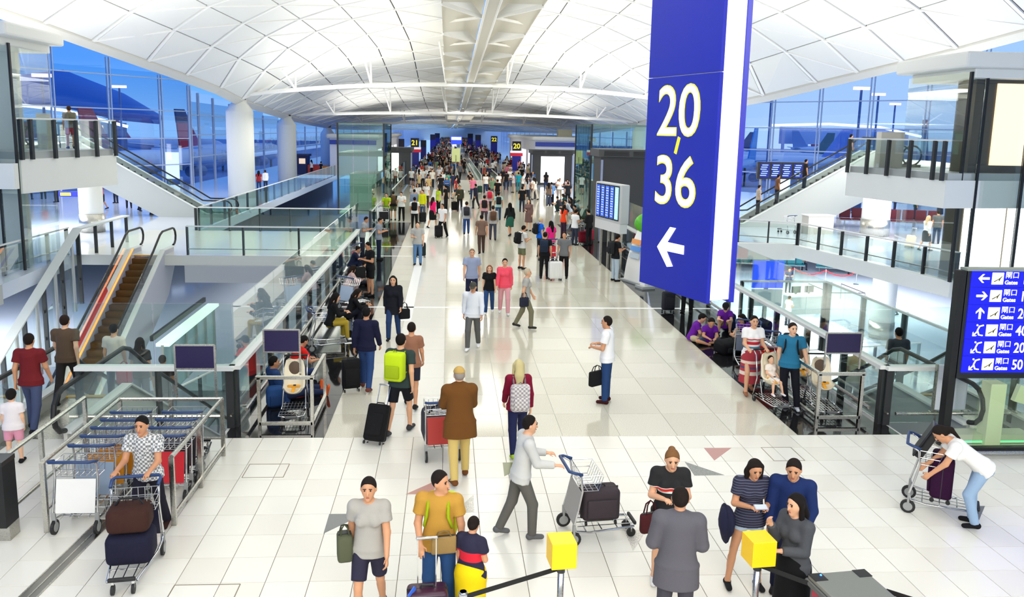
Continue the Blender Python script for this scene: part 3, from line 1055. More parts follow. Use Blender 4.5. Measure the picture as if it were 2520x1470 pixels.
MB().rbox((22.2, 30.3, 8.1), (7.4, 4.6, 0.55), 0.08).build('cap', WHITE, t)
MB().rbox((22.4, 30.4, 7.66), (6.6, 4.0, 0.36), 0.05).build('cap', WHITE, t)
t = thing('lift_tower', 'glass lift tower at the far left edge under a white cap', 'lift tower')
MB().rbox((-17.2, 30.6, 8.4), (4.9, 4.2, 0.45), 0.08).build('cap', WHITE, t)
MB().rbox((-17.4, 30.8, 8.1), (4.2, 3.8, 0.4), 0.05).build('cap', WHITE, t)
MB().box((-17.6, 32.2, 4.0), (2.6, 0.3, 8.0)).build('core', mat((214, 214, 206), 0.5, name='lift_core'), t)
MB().box((-17.0, 29.4, 3.4), (3.6, 0.3, 0.9)).build('floor_band', WHITE, t)
for x in (-15.25, -15.9, -16.9):
    vb(x, 29.6, -0.2, 8.0, 0.07, 0.1).build('mullion', BLACK, t)
for a, b in ((-15.9, -15.25), (-16.9, -15.9), (-18.6, -16.9)):
    MB().box(((a + b) / 2, 29.6, 3.9), (b - a - 0.08, 0.02, 8.0)).build('glass_panel', CLEAR, t)
MB().box((-15.25, 31.0, 3.9), (0.02, 2.7, 8.0)).build('glass_panel', CLEAR, t)
for side_, lab, xa, xb, ya, yb, zt in ((1, 'mirrored glass lift tower right of the concourse behind the black advertising box', 7.9, 11.2, 44.5, 50, 5.75),
                                       (-1, 'mirrored glass lift tower left of the concourse beyond the footbridge', -6.75, -3.95, 50, 56, 5.6)):
    t = thing('lift_tower', lab, 'lift tower')
    MG = glass((176, 206, 196), 0.34, gl_tint=(225, 240, 235))
    n = 6
    xs = xa if side_ > 0 else xb
    for k in range(n):
        y0, y1 = ya + (yb - ya) * k / n, ya + (yb - ya) * (k + 1) / n
        MB().box((xs, (y0 + y1) / 2, zt / 2), (0.03, y1 - y0 - 0.04, zt)).build('glass_panel', MG, t)
        x0, x1 = xa + (xb - xa) * k / n, xa + (xb - xa) * (k + 1) / n
        if k % 2 == 0:
            MB().box(((x0 + x1) / 2 + (xb - xa) / n / 2, ya, zt / 2), ((xb - xa) / n * 2 - 0.04, 0.03, zt)).build('glass_panel', GREENG, t)
    for x, y_ in ((xa, ya), (xb, ya), (xs, yb)):
        vb(x, y_, 0, zt, 0.1).build('corner_post', DARK, t)
    for z in (0.06, 3.7, zt - 0.06):
        MB().box(((xa + xb) / 2, (ya + yb) / 2, z), (xb - xa, yb - ya, 0.22 if z == 3.7 else 0.1)).build('floor_band', GREYP, t)
    MB().box(((xa + xb) / 2, (ya + yb) / 2, 1.3), ((xb - xa) * 0.6, (yb - ya) * 0.6, 2.3)).build('lift_car', STEEL, t)


# ================================================================ PEOPLE
def nv(v):
    v = np.array(v, float)
    return v / np.linalg.norm(v)


def cone(a, b, ra, rb, flat=(0, 0), sq=None, k=0.02, cut=None):
    return dict(t='c', a=np.array(a, float), b=np.array(b, float), ra=ra, rb=rb, flat=flat, sq=sq, k=k, cut=cut)


def ell(c, M3, r, k=0.02, cut=None):
    return dict(t='e', a=np.array(c, float), M=np.array(M3, float), r=np.array(r, float), k=k, cut=cut)


def surface(prims, h):
    """union of rounded cones and ellipsoids meshed as one closed surface (dual contouring on a grid)"""
    lo = np.full(3, 1e9)
    hi = -lo
    for p in prims:
        R = max(p['ra'], p['rb']) * (1 if p['sq'] is None else max(1, p['sq'][1])) if p['t'] == 'c' else p['r'].max()
        for q in ((p['a'], p['b']) if p['t'] == 'c' else (p['a'],)):
            lo = np.minimum(lo, q - R)
            hi = np.maximum(hi, q + R)
    lo = lo - 3 * h
    n = np.ceil((hi + 3 * h - lo) / h).astype(int) + 1
    A = np.full(n, 0.3, np.float32)
    for p in prims:
        if p['t'] == 'c':
            R = max(p['ra'], p['rb']) * (1 if p['sq'] is None else max(1, p['sq'][1]))
            l2, h2 = np.minimum(p['a'], p['b']) - R, np.maximum(p['a'], p['b']) + R
        else:
            l2, h2 = p['a'] - p['r'].max(), p['a'] + p['r'].max()
        pad = p['k'] + 2.5 * h
        i0 = np.maximum(0, np.floor((l2 - pad - lo) / h).astype(int))
        i1 = np.minimum(n, np.ceil((h2 + pad - lo) / h).astype(int) + 1)
        X = [(lo[d] + h * np.arange(i0[d], i1[d])).astype(np.float32) for d in range(3)]
        P = np.stack(np.meshgrid(*X, indexing='ij'), -1) - p['a'].astype(np.float32)
        if p['t'] == 'c':
            ba = p['b'] - p['a']
            L = max(np.linalg.norm(ba), 1e-6)
            u = (ba / L).astype(np.float32)
            s = P @ u
            t = np.clip(s / L, 0, 1)
            Q = P - (t * L)[..., None] * u
            if p['sq'] is not None:
                ax = np.array(p['sq'][0], np.float32)
                Q = Q + (Q @ ax)[..., None] * ax * np.float32(1 / p['sq'][1] - 1)
            D = np.sqrt((Q * Q).sum(-1)) - (p['ra'] + (p['rb'] - p['ra']) * t)
            if p['flat'][0]:
                D = np.maximum(D, -s)
            if p['flat'][1]:
                D = np.maximum(D, s - L)
        else:
            Q = P @ p['M'].T.astype(np.float32)
            r = p['r'].astype(np.float32)
            k0 = np.sqrt(((Q / r) ** 2).sum(-1))
            k1 = np.sqrt(((Q / (r * r)) ** 2).sum(-1)) + 1e-6
            D = k0 * (k0 - 1) / k1
        if p['cut'] is not None:
            for c0, nn in p['cut']:
                D = np.maximum(D, (P + (p['a'] - np.array(c0)).astype(np.float32)) @ np.array(nn, np.float32))
        S = A[i0[0]:i1[0], i0[1]:i1[1], i0[2]:i1[2]]
        k = max(p['k'], 1e-4)
        hh = np.clip(0.5 + 0.5 * (S - D) / k, 0, 1)
        S[...] = S * (1 - hh) + D * hh - k * hh * (1 - hh)
    # surface nets
    ins = A < 0
    c = np.zeros(n - 1, np.int8)
    for d in range(8):
        c += ins[(d & 1):n[0] - 1 + (d & 1), (d >> 1 & 1):n[1] - 1 + (d >> 1 & 1), (d >> 2 & 1):n[2] - 1 + (d >> 2 & 1)]
    act = (c > 0) & (c < 8)
    ijk = np.argwhere(act)
    idx = np.full(n - 1, -1, np.int64)
    idx[act] = np.arange(len(ijk))
    off = np.array([[d & 1, d >> 1 & 1, d >> 2 & 1] for d in range(8)])
    val = np.stack([A[ijk[:, 0] + o[0], ijk[:, 1] + o[1], ijk[:, 2] + o[2]] for o in off], 1)
    pos = np.zeros((len(ijk), 3))
    cnt = np.zeros(len(ijk))
    for a in range(8):
        for d in range(3):
            if off[a][d] == 0:
                b = a | (1 << d)
                va, vb_ = val[:, a], val[:, b]
                m = (va < 0) != (vb_ < 0)
                t = va[m] / (va[m] - vb_[m])
                q = np.repeat(off[a][None].astype(float), m.sum(), 0)
                q[:, d] += t
                pos[m] += q
                cnt[m] += 1
    V = lo + h * (ijk + pos / np.maximum(cnt, 1)[:, None])
    F = []
    for d in range(3):
        e0, e1 = (d + 1) % 3, (d + 2) % 3
        sl0 = [slice(None)] * 3
        sl1 = [slice(None)] * 3
        sl0[d], sl1[d] = slice(0, n[d] - 1), slice(1, n[d])
        s0, s1 = ins[tuple(sl0)], ins[tuple(sl1)]
        g = np.argwhere(s0 != s1)
        g = g[(g[:, e0] > 0) & (g[:, e1] > 0) & (g[:, e0] < n[e0] - 1) & (g[:, e1] < n[e1] - 1)]
        if not len(g):
            continue
        o0, o1 = np.zeros(3, int), np.zeros(3, int)
        o0[e0], o1[e1] = 1, 1
        q = np.stack([idx[tuple((g - o0 - o1).T)], idx[tuple((g - o1).T)], idx[tuple(g.T)], idx[tuple((g - o0).T)]], 1)
        fl_ = s0[tuple(g.T)]
        q[~fl_] = q[~fl_][:, ::-1]
        F.append(q)
    F = np.concatenate(F)
    F = F[(F >= 0).all(1)]
    return V, F


def sdf_mesh(name, prims, h, scale=1.0, shift=None):
    V, F = surface(prims, h)
    V = V * scale
    if shift is not None:
        V = V + shift
    me = bpy.data.meshes.new(name)
    me.vertices.add(len(V))
    me.vertices.foreach_set('co', V.astype(np.float32).ravel())
    me.loops.add(F.size)
    me.loops.foreach_set('vertex_index', F.astype(np.int32).ravel())
    me.polygons.add(len(F))
    me.polygons.foreach_set('loop_start', np.arange(0, F.size, 4, dtype=np.int32))
    me.polygons.foreach_set('use_smooth', np.ones(len(F), bool))
    me.update(calc_edges=True)
    me.materials.append(None)
    return me


DN = (0, 0, -1)
POSES = {
    'stand': dict(aL=((-.16, 0, -1), (-.02, .18, -1)), aR=((.16, 0, -1), (.02, .18, -1)), lL=((-.05, .02, -1), (-.02, -.02, -1)), lR=((.05, .02, -1), (.02, -.02, -1))),
    'walk': dict(aL=((-.16, .28, -1), (-.05, .55, -1)), aR=((.16, -.3, -1), (.05, .05, -1)), lL=((-.04, -.22, -1), (-.02, -.5, -1)), lR=((.04, .42, -1), (.02, .0, -1))),
    'walk2': dict(aL=((-.16, -.25, -1), (-.05, .05, -1)), aR=((.16, .25, -1), (.05, .5, -1)), lL=((-.04, .38, -1), (-.02, -.02, -1)), lR=((.04, -.2, -1), (.02, -.45, -1))),
    'phone': dict(aL=((-.2, .12, -1), (.42, .85, .22)), aR=((.2, .12, -1), (-.42, .85, .22)), lL=((-.06, .02, -1), (-.03, -.02, -1)), lR=((.07, .05, -1), (.03, -.05, -1)), nod=.45),
    'push': dict(S=(0, .14, 1), aL=((-.14, .4, -1), (.02, 1, -.15)), aR=((.14, .4, -1), (-.02, 1, -.15)), lL=((-.04, -.2, -1), (-.02, -.45, -1)), lR=((.04, .38, -1), (.02, 0, -1))),
    'hold': dict(aL=((-.16, 0, -1), (-.02, .15, -1)), aR=((.2, .12, -1), (-.5, .8, .1)), lL=((-.05, .02, -1), (-.02, -.02, -1)), lR=((.05, .02, -1), (.02, -.02, -1))),
    'sit': dict(S=(0, .22, 1), aL=((-.2, .45, -1), (.35, .8, .1)), aR=((.2, .45, -1), (-.35, .8, .1)), lL=((-.16, 1, .0), (-.05, -.05, -1)), lR=((.16, 1, .0), (.05, .05, -1)), nod=.4),
    'squat': dict(S=(0, .4, 1), aL=((-.2, .6, -.9), (.3, .8, .15)), aR=((.2, .6, -.9), (-.3, .8, .15)), lL=((-.2, .95, .5), (-.02, -.35, -1)), lR=((.2, .95, .5), (.02, -.3, -1)), nod=.45),
    'cross': dict(S=(0, .35, 1), aL=((-.22, .5, -.9), (.4, .8, -.1)), aR=((.22, .5, -.9), (-.4, .8, -.1)), lL=((-.75, .66, .08), (.85, -.25, -.18)), lR=((.75, .66, .08), (-.8, .1, -.2)), nod=.6),
    'legs_out': dict(S=(0, -.3, 1), aL=((-.2, .3, -1), (.45, .8, .1)), aR=((.2, .3, -1), (-.45, .8, .1)), lL=((-.12, 1, .12), (-.02, 1, -.16)), lR=((.12, 1, .1), (.1, 1, -.14)), nod=.45),
}


def person_parts(pose='stand', top='tee', bottom='trousers', hair='short', fem=False, build=1.0, vox=0.014, fingers=False, h=1.72, nod=None, turn=0.0, toe=0.12, child=False, shoes=True, over=None):
    """meshes of one person, standing at the origin and facing +y: {'body':..., 'shirt':..., ...} plus joints"""
    po = dict(POSES[pose]) if isinstance(pose, str) else dict(pose)
    if over:
        po.update(over)
    if nod is None:
        nod = po.get('nod', 0.05)
    turn = po.get('turn', turn)
    S = nv(po.get('S', (0, 0.02, 1)))
    R = np.array([1.0, 0, 0])
    tw = po.get('twist', 0.0)
    Fw = nv(np.cross(S, R))            # chest forward
    if Fw[1] < 0 and S[2] > 0:
        Fw = -Fw
    if tw:
        R = nv(R * math.cos(tw) + Fw * math.sin(tw))
        Fw = nv(np.cross(S, R))
    b = build
    sw = (0.158 if fem else 0.182) * (0.8 if child else 1)
    P = np.zeros(3)
    tl = 0.85 if child else 1.0
    ch = P + S * 0.33 * tl
    nk = P + S * 0.50 * tl
    sh = P + S * 0.455 * tl
    up = nv(S * 0.5 + np.array([0, 0, 0.5]) + Fw * nod * 0.6)
    fd = nv(np.array([0, 1, 0]) * math.cos(turn) + np.array([1, 0, 0]) * math.sin(turn) - np.array([0, 0, nod]) if not po.get('S') or S[2] > 0.6 else Fw * 0.6 + np.array([0, .4, -nod]))
    fd = nv(fd - up * np.dot(fd, up))
    rt = np.cross(fd, up)
    hs = 1.18 if child else 1.0
    hc = nk + up * 0.165 * hs + fd * 0.02
    HM = np.array([rt, fd, up])
    hands = {}
    arms = []
    for sgn, key in ((-1, 'aL'), (1, 'aR')):
        s0 = sh + R * sgn * sw
        ua, fa = po[key][0], po[key][1]
        e = s0 + nv(ua) * 0.275 * tl
        w = e + nv(fa) * 0.245 * tl
        arms.append((s0, e, w, nv(fa), sgn))
    legs = []
    lg = 0.88 if child else 1.0
    for sgn, key in ((-1, 'lL'), (1, 'lR')):
        h0 = P + np.array([1.0, 0, 0]) * sgn * 0.088 - S * 0.03
        th, shn = po[key][0], po[key][1]
        kn = h0 + nv(th) * 0.42 * lg
        an = kn + nv(shn) * 0.415 * lg
        fdir = po.get('f' + key[1])
        if fdir is None:
            v = nv(shn)
            if v[2] < -0.7:
                back = max(0, -v[1] - 0.2) * 1.1
                fdir = nv((sgn * toe, 1, -back))
            else:
                fdir = nv(np.array([sgn * 0.3, 0.2, 1.0]) if v[1] > 0.6 else np.array([sgn * 0.3, 1, -0.3]))
        else:
            fdir = nv(fdir)
        fup = nv(np.array([0, 0, 1.0]) - fdir * fdir[2]) if abs(fdir[2]) < 0.9 else nv(-np.array(shn))
        legs.append((h0, kn, an, fdir, fup, sgn))
    sq = (Fw, 0.72)
    B = []
    # torso
    B.append(cone(legs[0][0], legs[1][0], 0.098 * b, 0.098 * b, k=0.03, sq=(Fw, 0.95)))
    B.append(cone(P - S * 0.02, ch - S * 0.12, (0.135 if fem else 0.14) * b, (0.118 if fem else 0.134) * b, sq=(Fw, 0.74), k=0.05))
    B.append(cone(ch - S * 0.12, ch + S * 0.06, (0.12 if fem else 0.136) * b, 0.145 * b * (0.92 if fem else 1), sq=(Fw, 0.72), k=0.05))
    B.append(cone(arms[0][0], arms[1][0], 0.062, 0.062, k=0.05))
    B.append(cone(nk - S * 0.06, nk, 0.075, 0.056, k=0.05))
    if fem:
        for s_ in (-1, 1):
            B.append(ell(ch + R * s_ * 0.07 + Fw * 0.085 * b - S * 0.0, np.eye(3), (0.058, 0.05, 0.058), k=0.04))
    B.append(cone(nk - S * 0.02, hc - up * 0.06, 0.054, 0.052, k=0.03))
    # head: skull, jaw, nose, ears, brow
    B.append(ell(hc + up * 0.02 - fd * 0.005, HM, (0.074 * hs, 0.094 * hs, 0.105 * hs), k=0.02))
    B.append(cone(hc - up * 0.035 * hs + fd * 0.03, hc - up * 0.088 * hs + fd * 0.062 * hs, 0.06 * hs, 0.03 * hs, k=0.04))
    if vox < 0.021:
        B.append(cone(hc + up * 0.015 + fd * 0.092 * hs, hc - up * 0.025 + fd * 0.108 * hs, 0.010, 0.014, k=0.012))
        for s_ in (-1, 1):
            B.append(ell(hc + rt * s_ * 0.078 * hs - fd * 0.005, HM, (0.014, 0.024, 0.034), k=0.01))
    # arms
    for s0, e, w, fa, sgn in arms:
        B.append(cone(s0, e, 0.052 * b, 0.041, k=0.03))
        B.append(cone(e, w, 0.042, 0.028, k=0.02))
        side = nv(np.cross(fa, [0, 0, 1.0] if abs(fa[2]) < 0.9 else [0, 1.0, 0])) * 1.0
        # palm lies roughly parallel to the sagittal plane for hanging arms, flat for raised ones
        wid = nv(np.array([0, 1.0, 0]) - fa * fa[1]) if abs(fa[2]) > 0.7 else side
        nrm = nv(np.cross(fa, wid))
        inner = np.array([-sgn, 0, 0]) if abs(fa[2]) > 0.7 else np.array([0, 0, -1.0])
        if np.dot(nrm, inner) < 0:
            nrm = -nrm
        pm = w + fa * 0.075
        hands['L' if sgn < 0 else 'R'] = (w, pm, fa, nrm)
        B.append(cone(w, pm, 0.030, 0.040, sq=(nrm, 0.5), k=0.015))
        fr = 0.0095 if fingers else 0.0125
        tdir = np.array([0, 1.0, 0]) if abs(fa[2]) > 0.7 else np.array([-sgn, 0, 0.3])
        ts = np.sign(np.dot(wid, tdir)) or 1
        for q, (o, ln) in enumerate(zip((0.031, 0.0105, -0.0105, -0.031), (0.072, 0.082, 0.076, 0.06))):
            r0 = pm + wid * o * ts
            m1 = r0 + nv(fa + nrm * 0.25) * ln * 0.55
            m2 = m1 + nv(fa * 0.6 + nrm * 0.9) * ln * 0.5
            B.append(cone(r0, m1, fr, fr * 0.95, k=0.004))
            B.append(cone(m1, m2, fr * 0.95, fr * 0.8, k=0.004))
        t0 = w + fa * 0.025 + wid * ts * 0.026
        t1 = t0 + nv(fa * 0.6 + wid * ts * 0.8 + nrm * 0.3) * 0.042
        B.append(cone(t0, t1, fr * 1.2, fr * 1.05, k=0.008))
        B.append(cone(t1, t1 + nv(fa + nrm * 0.4 + wid * ts * 0.15) * 0.035, fr * 1.05, fr * 0.85, k=0.004))
    for h0, kn, an, fdir, fup, sgn in legs:
        B.append(cone(h0, kn, 0.082 * b, 0.050, k=0.03))
        calf = kn + (an - kn) * 0.3
        back = nv(np.cross(np.cross(nv(an - kn), fdir), nv(an - kn)))
        B.append(cone(kn, an, 0.050, 0.035, k=0.012))
        B.append(cone(calf - back * 0.015, calf + (an - kn) * 0.25 - back * 0.012, 0.049, 0.040, k=0.02))
        heel = an - fup * 0.035 - fdir * 0.035
        B.append(cone(an, heel, 0.036, 0.034, k=0.02))
        B.append(cone(heel, heel + fdir * 0.155 - fup * 0.008, 0.034, 0.026, sq=(fup, 0.8), k=0.02))
    out = {'body': B}
    # clothing ------------------------------------------------------------------
    g = 0.017

    def torso(g, low, k=0.04, flatb=True):
        T = []
        if low > 0.02:
            T.append(cone(P - S * low, P + S * 0.0, 0.196 * b + g, 0.19 * b + g * 0.8, sq=(Fw, 0.66), flat=(1, 1), k=0.03))
            T.append(cone(P - S * 0.01, P + S * 0.16, 0.188 * b + g * 0.8, 0.132 * b + g * 0.8, sq=(Fw, 0.68), flat=(1, 1), k=0.03))
        else:
            T.append(cone(P - S * low, ch - S * 0.1, 0.142 * b + g * 0.6, 0.125 * b + g, sq=(Fw, 0.76), flat=(1, 0), k=0.02))
        T.append(cone(P + S * 0.04, ch - S * 0.12, 0.138 * b + g, (0.122 if fem else 0.136) * b + g, sq=(Fw, 0.76), k=k))
        T.append(cone(ch - S * 0.12, ch + S * 0.06, (0.122 if fem else 0.138) * b + g, 0.147 * b * (0.92 if fem else 1) + g, sq=(Fw, 0.74), k=k))
        T.append(cone(arms[0][0] + R * 0.0, arms[1][0], 0.062 + g * 0.7, 0.062 + g * 0.7, k=k))
        T.append(cone(nk - S * 0.10, nk - S * 0.015, 0.088 + g, 0.064 + g * 0.4, flat=(0, 1), k=0.03))
        if fem:
            for s_ in (-1, 1):
                T.append(ell(ch + R * s_ * 0.07 + Fw * 0.085 * b, np.eye(3), (0.058 + g, 0.05 + g, 0.058 + g), k=0.04))
        return T

    def sleeves(g, frac, loose=0.012):
        T = []
        for s0, e, w, fa, sgn in arms:
            if frac <= 1:
                T.append(cone(s0, s0 + (e - s0) * frac, 0.056 * b + g, 0.05 * b + g + loose, flat=(0, 1), k=0.03))
            else:
                T.append(cone(s0, e, 0.056 * b + g, 0.044 + g, k=0.03))
                T.append(cone(e, e + (w - e) * (frac - 1), 0.045 + g, 0.036 + g * 0.8, flat=(0, 1), k=0.02))
        return T
    if top == 'tee':
        out['shirt'] = torso(g, 0.10) + sleeves(g, 0.58)
    elif top == 'tank':
        out['shirt'] = torso(g, 0.08)
    elif top == 'long':
        out['shirt'] = torso(g, 0.10) + sleeves(g, 1.95)
    elif top == 'jacket':
        out['jacket'] = torso(g + 0.012, 0.23) + sleeves(g + 0.010, 1.97)
    elif top == 'coat':
        out['jacket'] = torso(g + 0.012, 0.25) + sleeves(g + 0.010, 1.97)
    if bottom in ('trousers', 'shorts'):
        T = [cone(legs[0][0], legs[1][0], 0.104 * b, 0.104 * b, k=0.03, sq=(Fw, 0.98)), cone(P - S * 0.03, P + S * 0.07, 0.15 * b, 0.142 * b, sq=(Fw, 0.76), flat=(0, 1), k=0.03)]
        for h0, kn, an, fdir, fup, sgn in legs:
            if bottom == 'trousers':
                T.append(cone(h0, kn, 0.095 * b, 0.073, k=0.03))
                T.append(cone(kn, an + (an - kn) * 0.02, 0.073, 0.058, flat=(0, 1), k=0.02))
            else:
                fr_ = po.get('short', 0.82)
                T.append(cone(h0, h0 + (kn - h0) * fr_, 0.10 * b, 0.084, flat=(0, 1), k=0.03))
        out[bottom] = T
    elif bottom in ('skirt', 'dress', 'long_skirt'):
        kn = (legs[0][1] + legs[1][1]) / 2
        an = (legs[0][2] + legs[1][2]) / 2
        end = kn + (an - kn) * (0.62 if bottom == 'long_skirt' else 0.05)
        T = [cone(P + S * 0.10, P - S * 0.08, 0.14 * b, 0.205 * b, sq=(Fw, 0.74), flat=(1, 0), k=0.02), cone(P - S * 0.06, end, 0.20 * b, 0.225 if bottom != 'dress' else 0.215, sq=((0, 1, 0), 0.85), flat=(0, 1), k=0.03)]
        if bottom == 'dress':
            T += torso(g, 0.0)
            if top == 'none':
                T += sleeves(g, 0.5)
            out['dress'] = T
        else:
            out['skirt'] = T
    if shoes:
        for q, (h0, kn, an, fdir, fup, sgn) in enumerate(legs):
            heel = an - fup * 0.036 - fdir * 0.035
            T = [cone(heel, heel + fdir * 0.165 - fup * 0.006, 0.044, 0.038, sq=(fup, 0.88), k=0.02, cut=[(an - fup * 0.076, -fup)]), cone(an - fup * 0.0, heel, 0.046, 0.044, k=0.02, flat=(1, 0), cut=[(an - fup * 0.076, -fup)])]
            out['shoe' if q == 0 else 'shoe.001'] = T
    # hair
    if hair != 'bald':
        nn = nv(up * 0.58 - fd * 0.82)
        T = [ell(hc + up * 0.028 - fd * 0.012, HM, (0.086 * hs, 0.100 * hs, 0.108 * hs), k=0.02, cut=[(hc + fd * 0.062 * hs + up * 0.085 * hs, -nn)])]
        if hair in ('long', 'pony'):
            b0 = hc - fd * 0.075 * hs
            if hair == 'long':
                T.append(cone(b0 + up * 0.02, b0 - up * 0.13 - fd * 0.03, 0.072, 0.082, sq=(fd, 0.7), k=0.03))
                T.append(cone(b0 - up * 0.13 - fd * 0.03, b0 - up * 0.30 - fd * 0.045, 0.080, 0.055, sq=(fd, 0.5), k=0.03))
                for s_ in (-1, 1):
                    T.append(cone(hc + rt * s_ * 0.078 + up * 0.04 - fd * 0.01, hc + rt * s_ * 0.088 - up * 0.2 + fd * 0.0, 0.028, 0.032, k=0.03))
            else:
                T.append(cone(b0 + up * 0.03, b0 - up * 0.04 - fd * 0.06, 0.035, 0.04, k=0.02))
                T.append(cone(b0 - up * 0.04 - fd * 0.06, b0 - up * 0.2 - fd * 0.05, 0.038, 0.015, k=0.02))
        if hair == 'bun':
            T.append(ell(hc + up * 0.075 - fd * 0.09, np.eye(3), (0.045, 0.045, 0.045), k=0.01))
        if hair == 'cap':
            out['cap'] = [ell(hc + up * 0.04 - fd * 0.005, HM, (0.09 * hs, 0.11 * hs, 0.10 * hs), k=0.01, cut=[(hc + up * 0.045, -up)]),
                          cone(hc + up * 0.052 + fd * 0.07, hc + up * 0.042 + fd * 0.155, 0.075, 0.06, sq=(up, 0.14), k=0.01)]
            T = [ell(hc + up * 0.02 - fd * 0.012, HM, (0.083, 0.099, 0.10), k=0.02, cut=[(hc + fd * 0.0 + up * 0.0, -nn), (hc + up * 0.06, up)])]
        out['hair'] = T
    # feet on the floor
    z0 = min(min(an[2] - fup[2] * 0.076, (an - fup * 0.076 + fdir * 0.15)[2]) for _, _, an, fdir, fup, _ in legs)
    zb = min(z0, P[2] - 0.12)
    if pose in ('cross', 'legs_out'):
        zb = P[2] - 0.125
    sc_ = h / 1.72
    if child:
        sc_ = h / 1.60
    shift = np.array([0, 0, -zb]) * sc_
    ms = {k: sdf_mesh(k, v, vox / sc_ if k not in ('shoe', 'shoe.001') else min(vox / sc_, 0.013), sc_, shift) for k, v in out.items()}
    J = dict(S=S, F=Fw, R=R, P=P * sc_ + shift, ch=ch * sc_ + shift, nk=nk * sc_ + shift, hc=hc * sc_ + shift, HM=HM, s=sc_, arms=[[q * sc_ + shift for q in a[:3]] for a in arms], hands={k: tuple((v[0] * sc_ + shift, v[1] * sc_ + shift, v[2], v[3])) for k, v in hands.items()},
             knees=[l[1] * sc_ + shift for l in legs])
    return ms, J


_eye_cache = {}


def place_person(ms, J, cols, label, loc, head, group=None, face=False):
    """one person: the body mesh is the thing, clothes and hair are its parts"""
    o = bpy.data.objects.new('person', ms['body'])
    COL.objects.link(o)
    o.location = loc
    o.rotation_euler = (0, 0, math.radians(head))
    o.material_slots[0].link = 'OBJECT'
    o.material_slots[0].material = skin(cols.get('skin', (214, 160, 122)))
    tag(o, label, 'person', group)
    for k, me in ms.items():
        if k == 'body':
            continue
        nm = k.split('.')[0]
        c = bpy.data.objects.new(nm, me)
        COL.objects.link(c)
        c.parent = o
        c.material_slots[0].link = 'OBJECT'
        m = cols.get(nm)
        if m is None:
            m = {'hair': (24, 18, 16), 'shoe': (30, 30, 32)}.get(nm, (90, 90, 95))
        if nm in ('shirt', 'jacket') and 'top' in cols:
            m = cols['top']
        if nm in ('trousers', 'shorts', 'skirt', 'dress') and 'bottom' in cols:
            m = cols['bottom']
        c.material_slots[0].material = m if isinstance(m, bpy.types.Material) else cloth(m)
    if face:
        rt, fd, up = J['HM']
        s = J['s']
        for sg in (-1, 1):
            p = J['hc'] + (rt * sg * 0.032 + fd * 0.086 + up * 0.022) * s
            MB().ball(p, 0.0100 * s, 8).build('eye', mat((30, 22, 18), 0.2, name='eye'), o, smooth=True)
            q = p + (up * 0.02 + fd * 0.004) * s
            MB().bar(q - rt * 0.018 * s, q + rt * 0.018 * s, 0.008 * s, 0.006 * s).build('eyebrow', mat((30, 22, 18), 0.8, name='eyebrow'), o)
        p = J['hc'] + (fd * 0.092 - up * 0.058) * s
        MB().ball(p, (0.022 * s, 0.008 * s, 0.007 * s), 8).build('mouth', mat((168, 84, 78), 0.5, name='lips'), o, smooth=True)
    return o


def near_person(label, loc, head, cols, **kw):
    kw.setdefault('vox', 0.0125)
    kw.setdefault('fingers', True)
    ms, J = person_parts(**kw)
    o = place_person(ms, J, cols, label, loc, head, face=kw.get('vox', 1) < 0.016)
    return o, J


def wpt(o, p):          # point in a person's frame -> world (before depsgraph update)
    a = o.rotation_euler.z
    return Vector((o.location.x + p[0] * math.cos(a) - p[1] * math.sin(a), o.location.y + p[0] * math.sin(a) + p[1] * math.cos(a), o.location.z + p[2]))


# ---- bags and carts that people carry -----------------------------------------
_BP = {}


def backpack(o, J, c, label, strap=None, size=(0.30, 0.17, 0.45), drop=0.0, group=None):
    t = thing('backpack', label, 'backpack', o.location, o.rotation_euler.z, group)
    S, F, R = (Vector(J[k]) for k in 'SFR')
    R3 = Matrix((R, F, S)).transposed()
    ctr = Vector(J['P']) + S * (0.30 * J['s'] - drop) - F * (0.115 * J['s'] + size[1] / 2 + 0.01)
    m = cloth(c)
    MB().rbox(ctr, size, 0.06, R3, 3).build('bag', m, t, smooth=True)
    MB().rbox(ctr - F * (size[1] / 2 + 0.015) - S * 0.07, (size[0] * 0.75, 0.06, size[2] * 0.45), 0.028, R3, 2).build('pocket', cloth(tuple(int(v * 0.82) for v in c)), t, smooth=True)
    sm = cloth(strap or tuple(int(v * 0.7) for v in c))
    for s_ in (-1, 1):
        x = R * s_ * 0.10 * J['s']
        n = Vector(J['nk']) - S * 0.01
        pts = [ctr + x + S * size[2] * 0.40 + F * size[1] * 0.5, n + x * 1.0 - F * 0.04 + S * 0.02, n + x * 1.05 + F * 0.07 - S * 0.02, Vector(J['ch']) + x * 1.15 + F * 0.14, Vector(J['ch']) + x * 1.5 + F * 0.08 - S * 0.14, ctr + x * 1.2 - S * size[2] * 0.3 + F * size[1] * 0.5]
        MB().tube(pts, 0.017, 6).build('strap', sm, t, smooth=True)
    MB().tube([ctr + S * size[2] * 0.48 + R * 0.04, ctr + S * (size[2] * 0.48 + 0.04), ctr + S * size[2] * 0.48 - R * 0.04], 0.009, 6).build('grab_handle', sm, t)
    return t


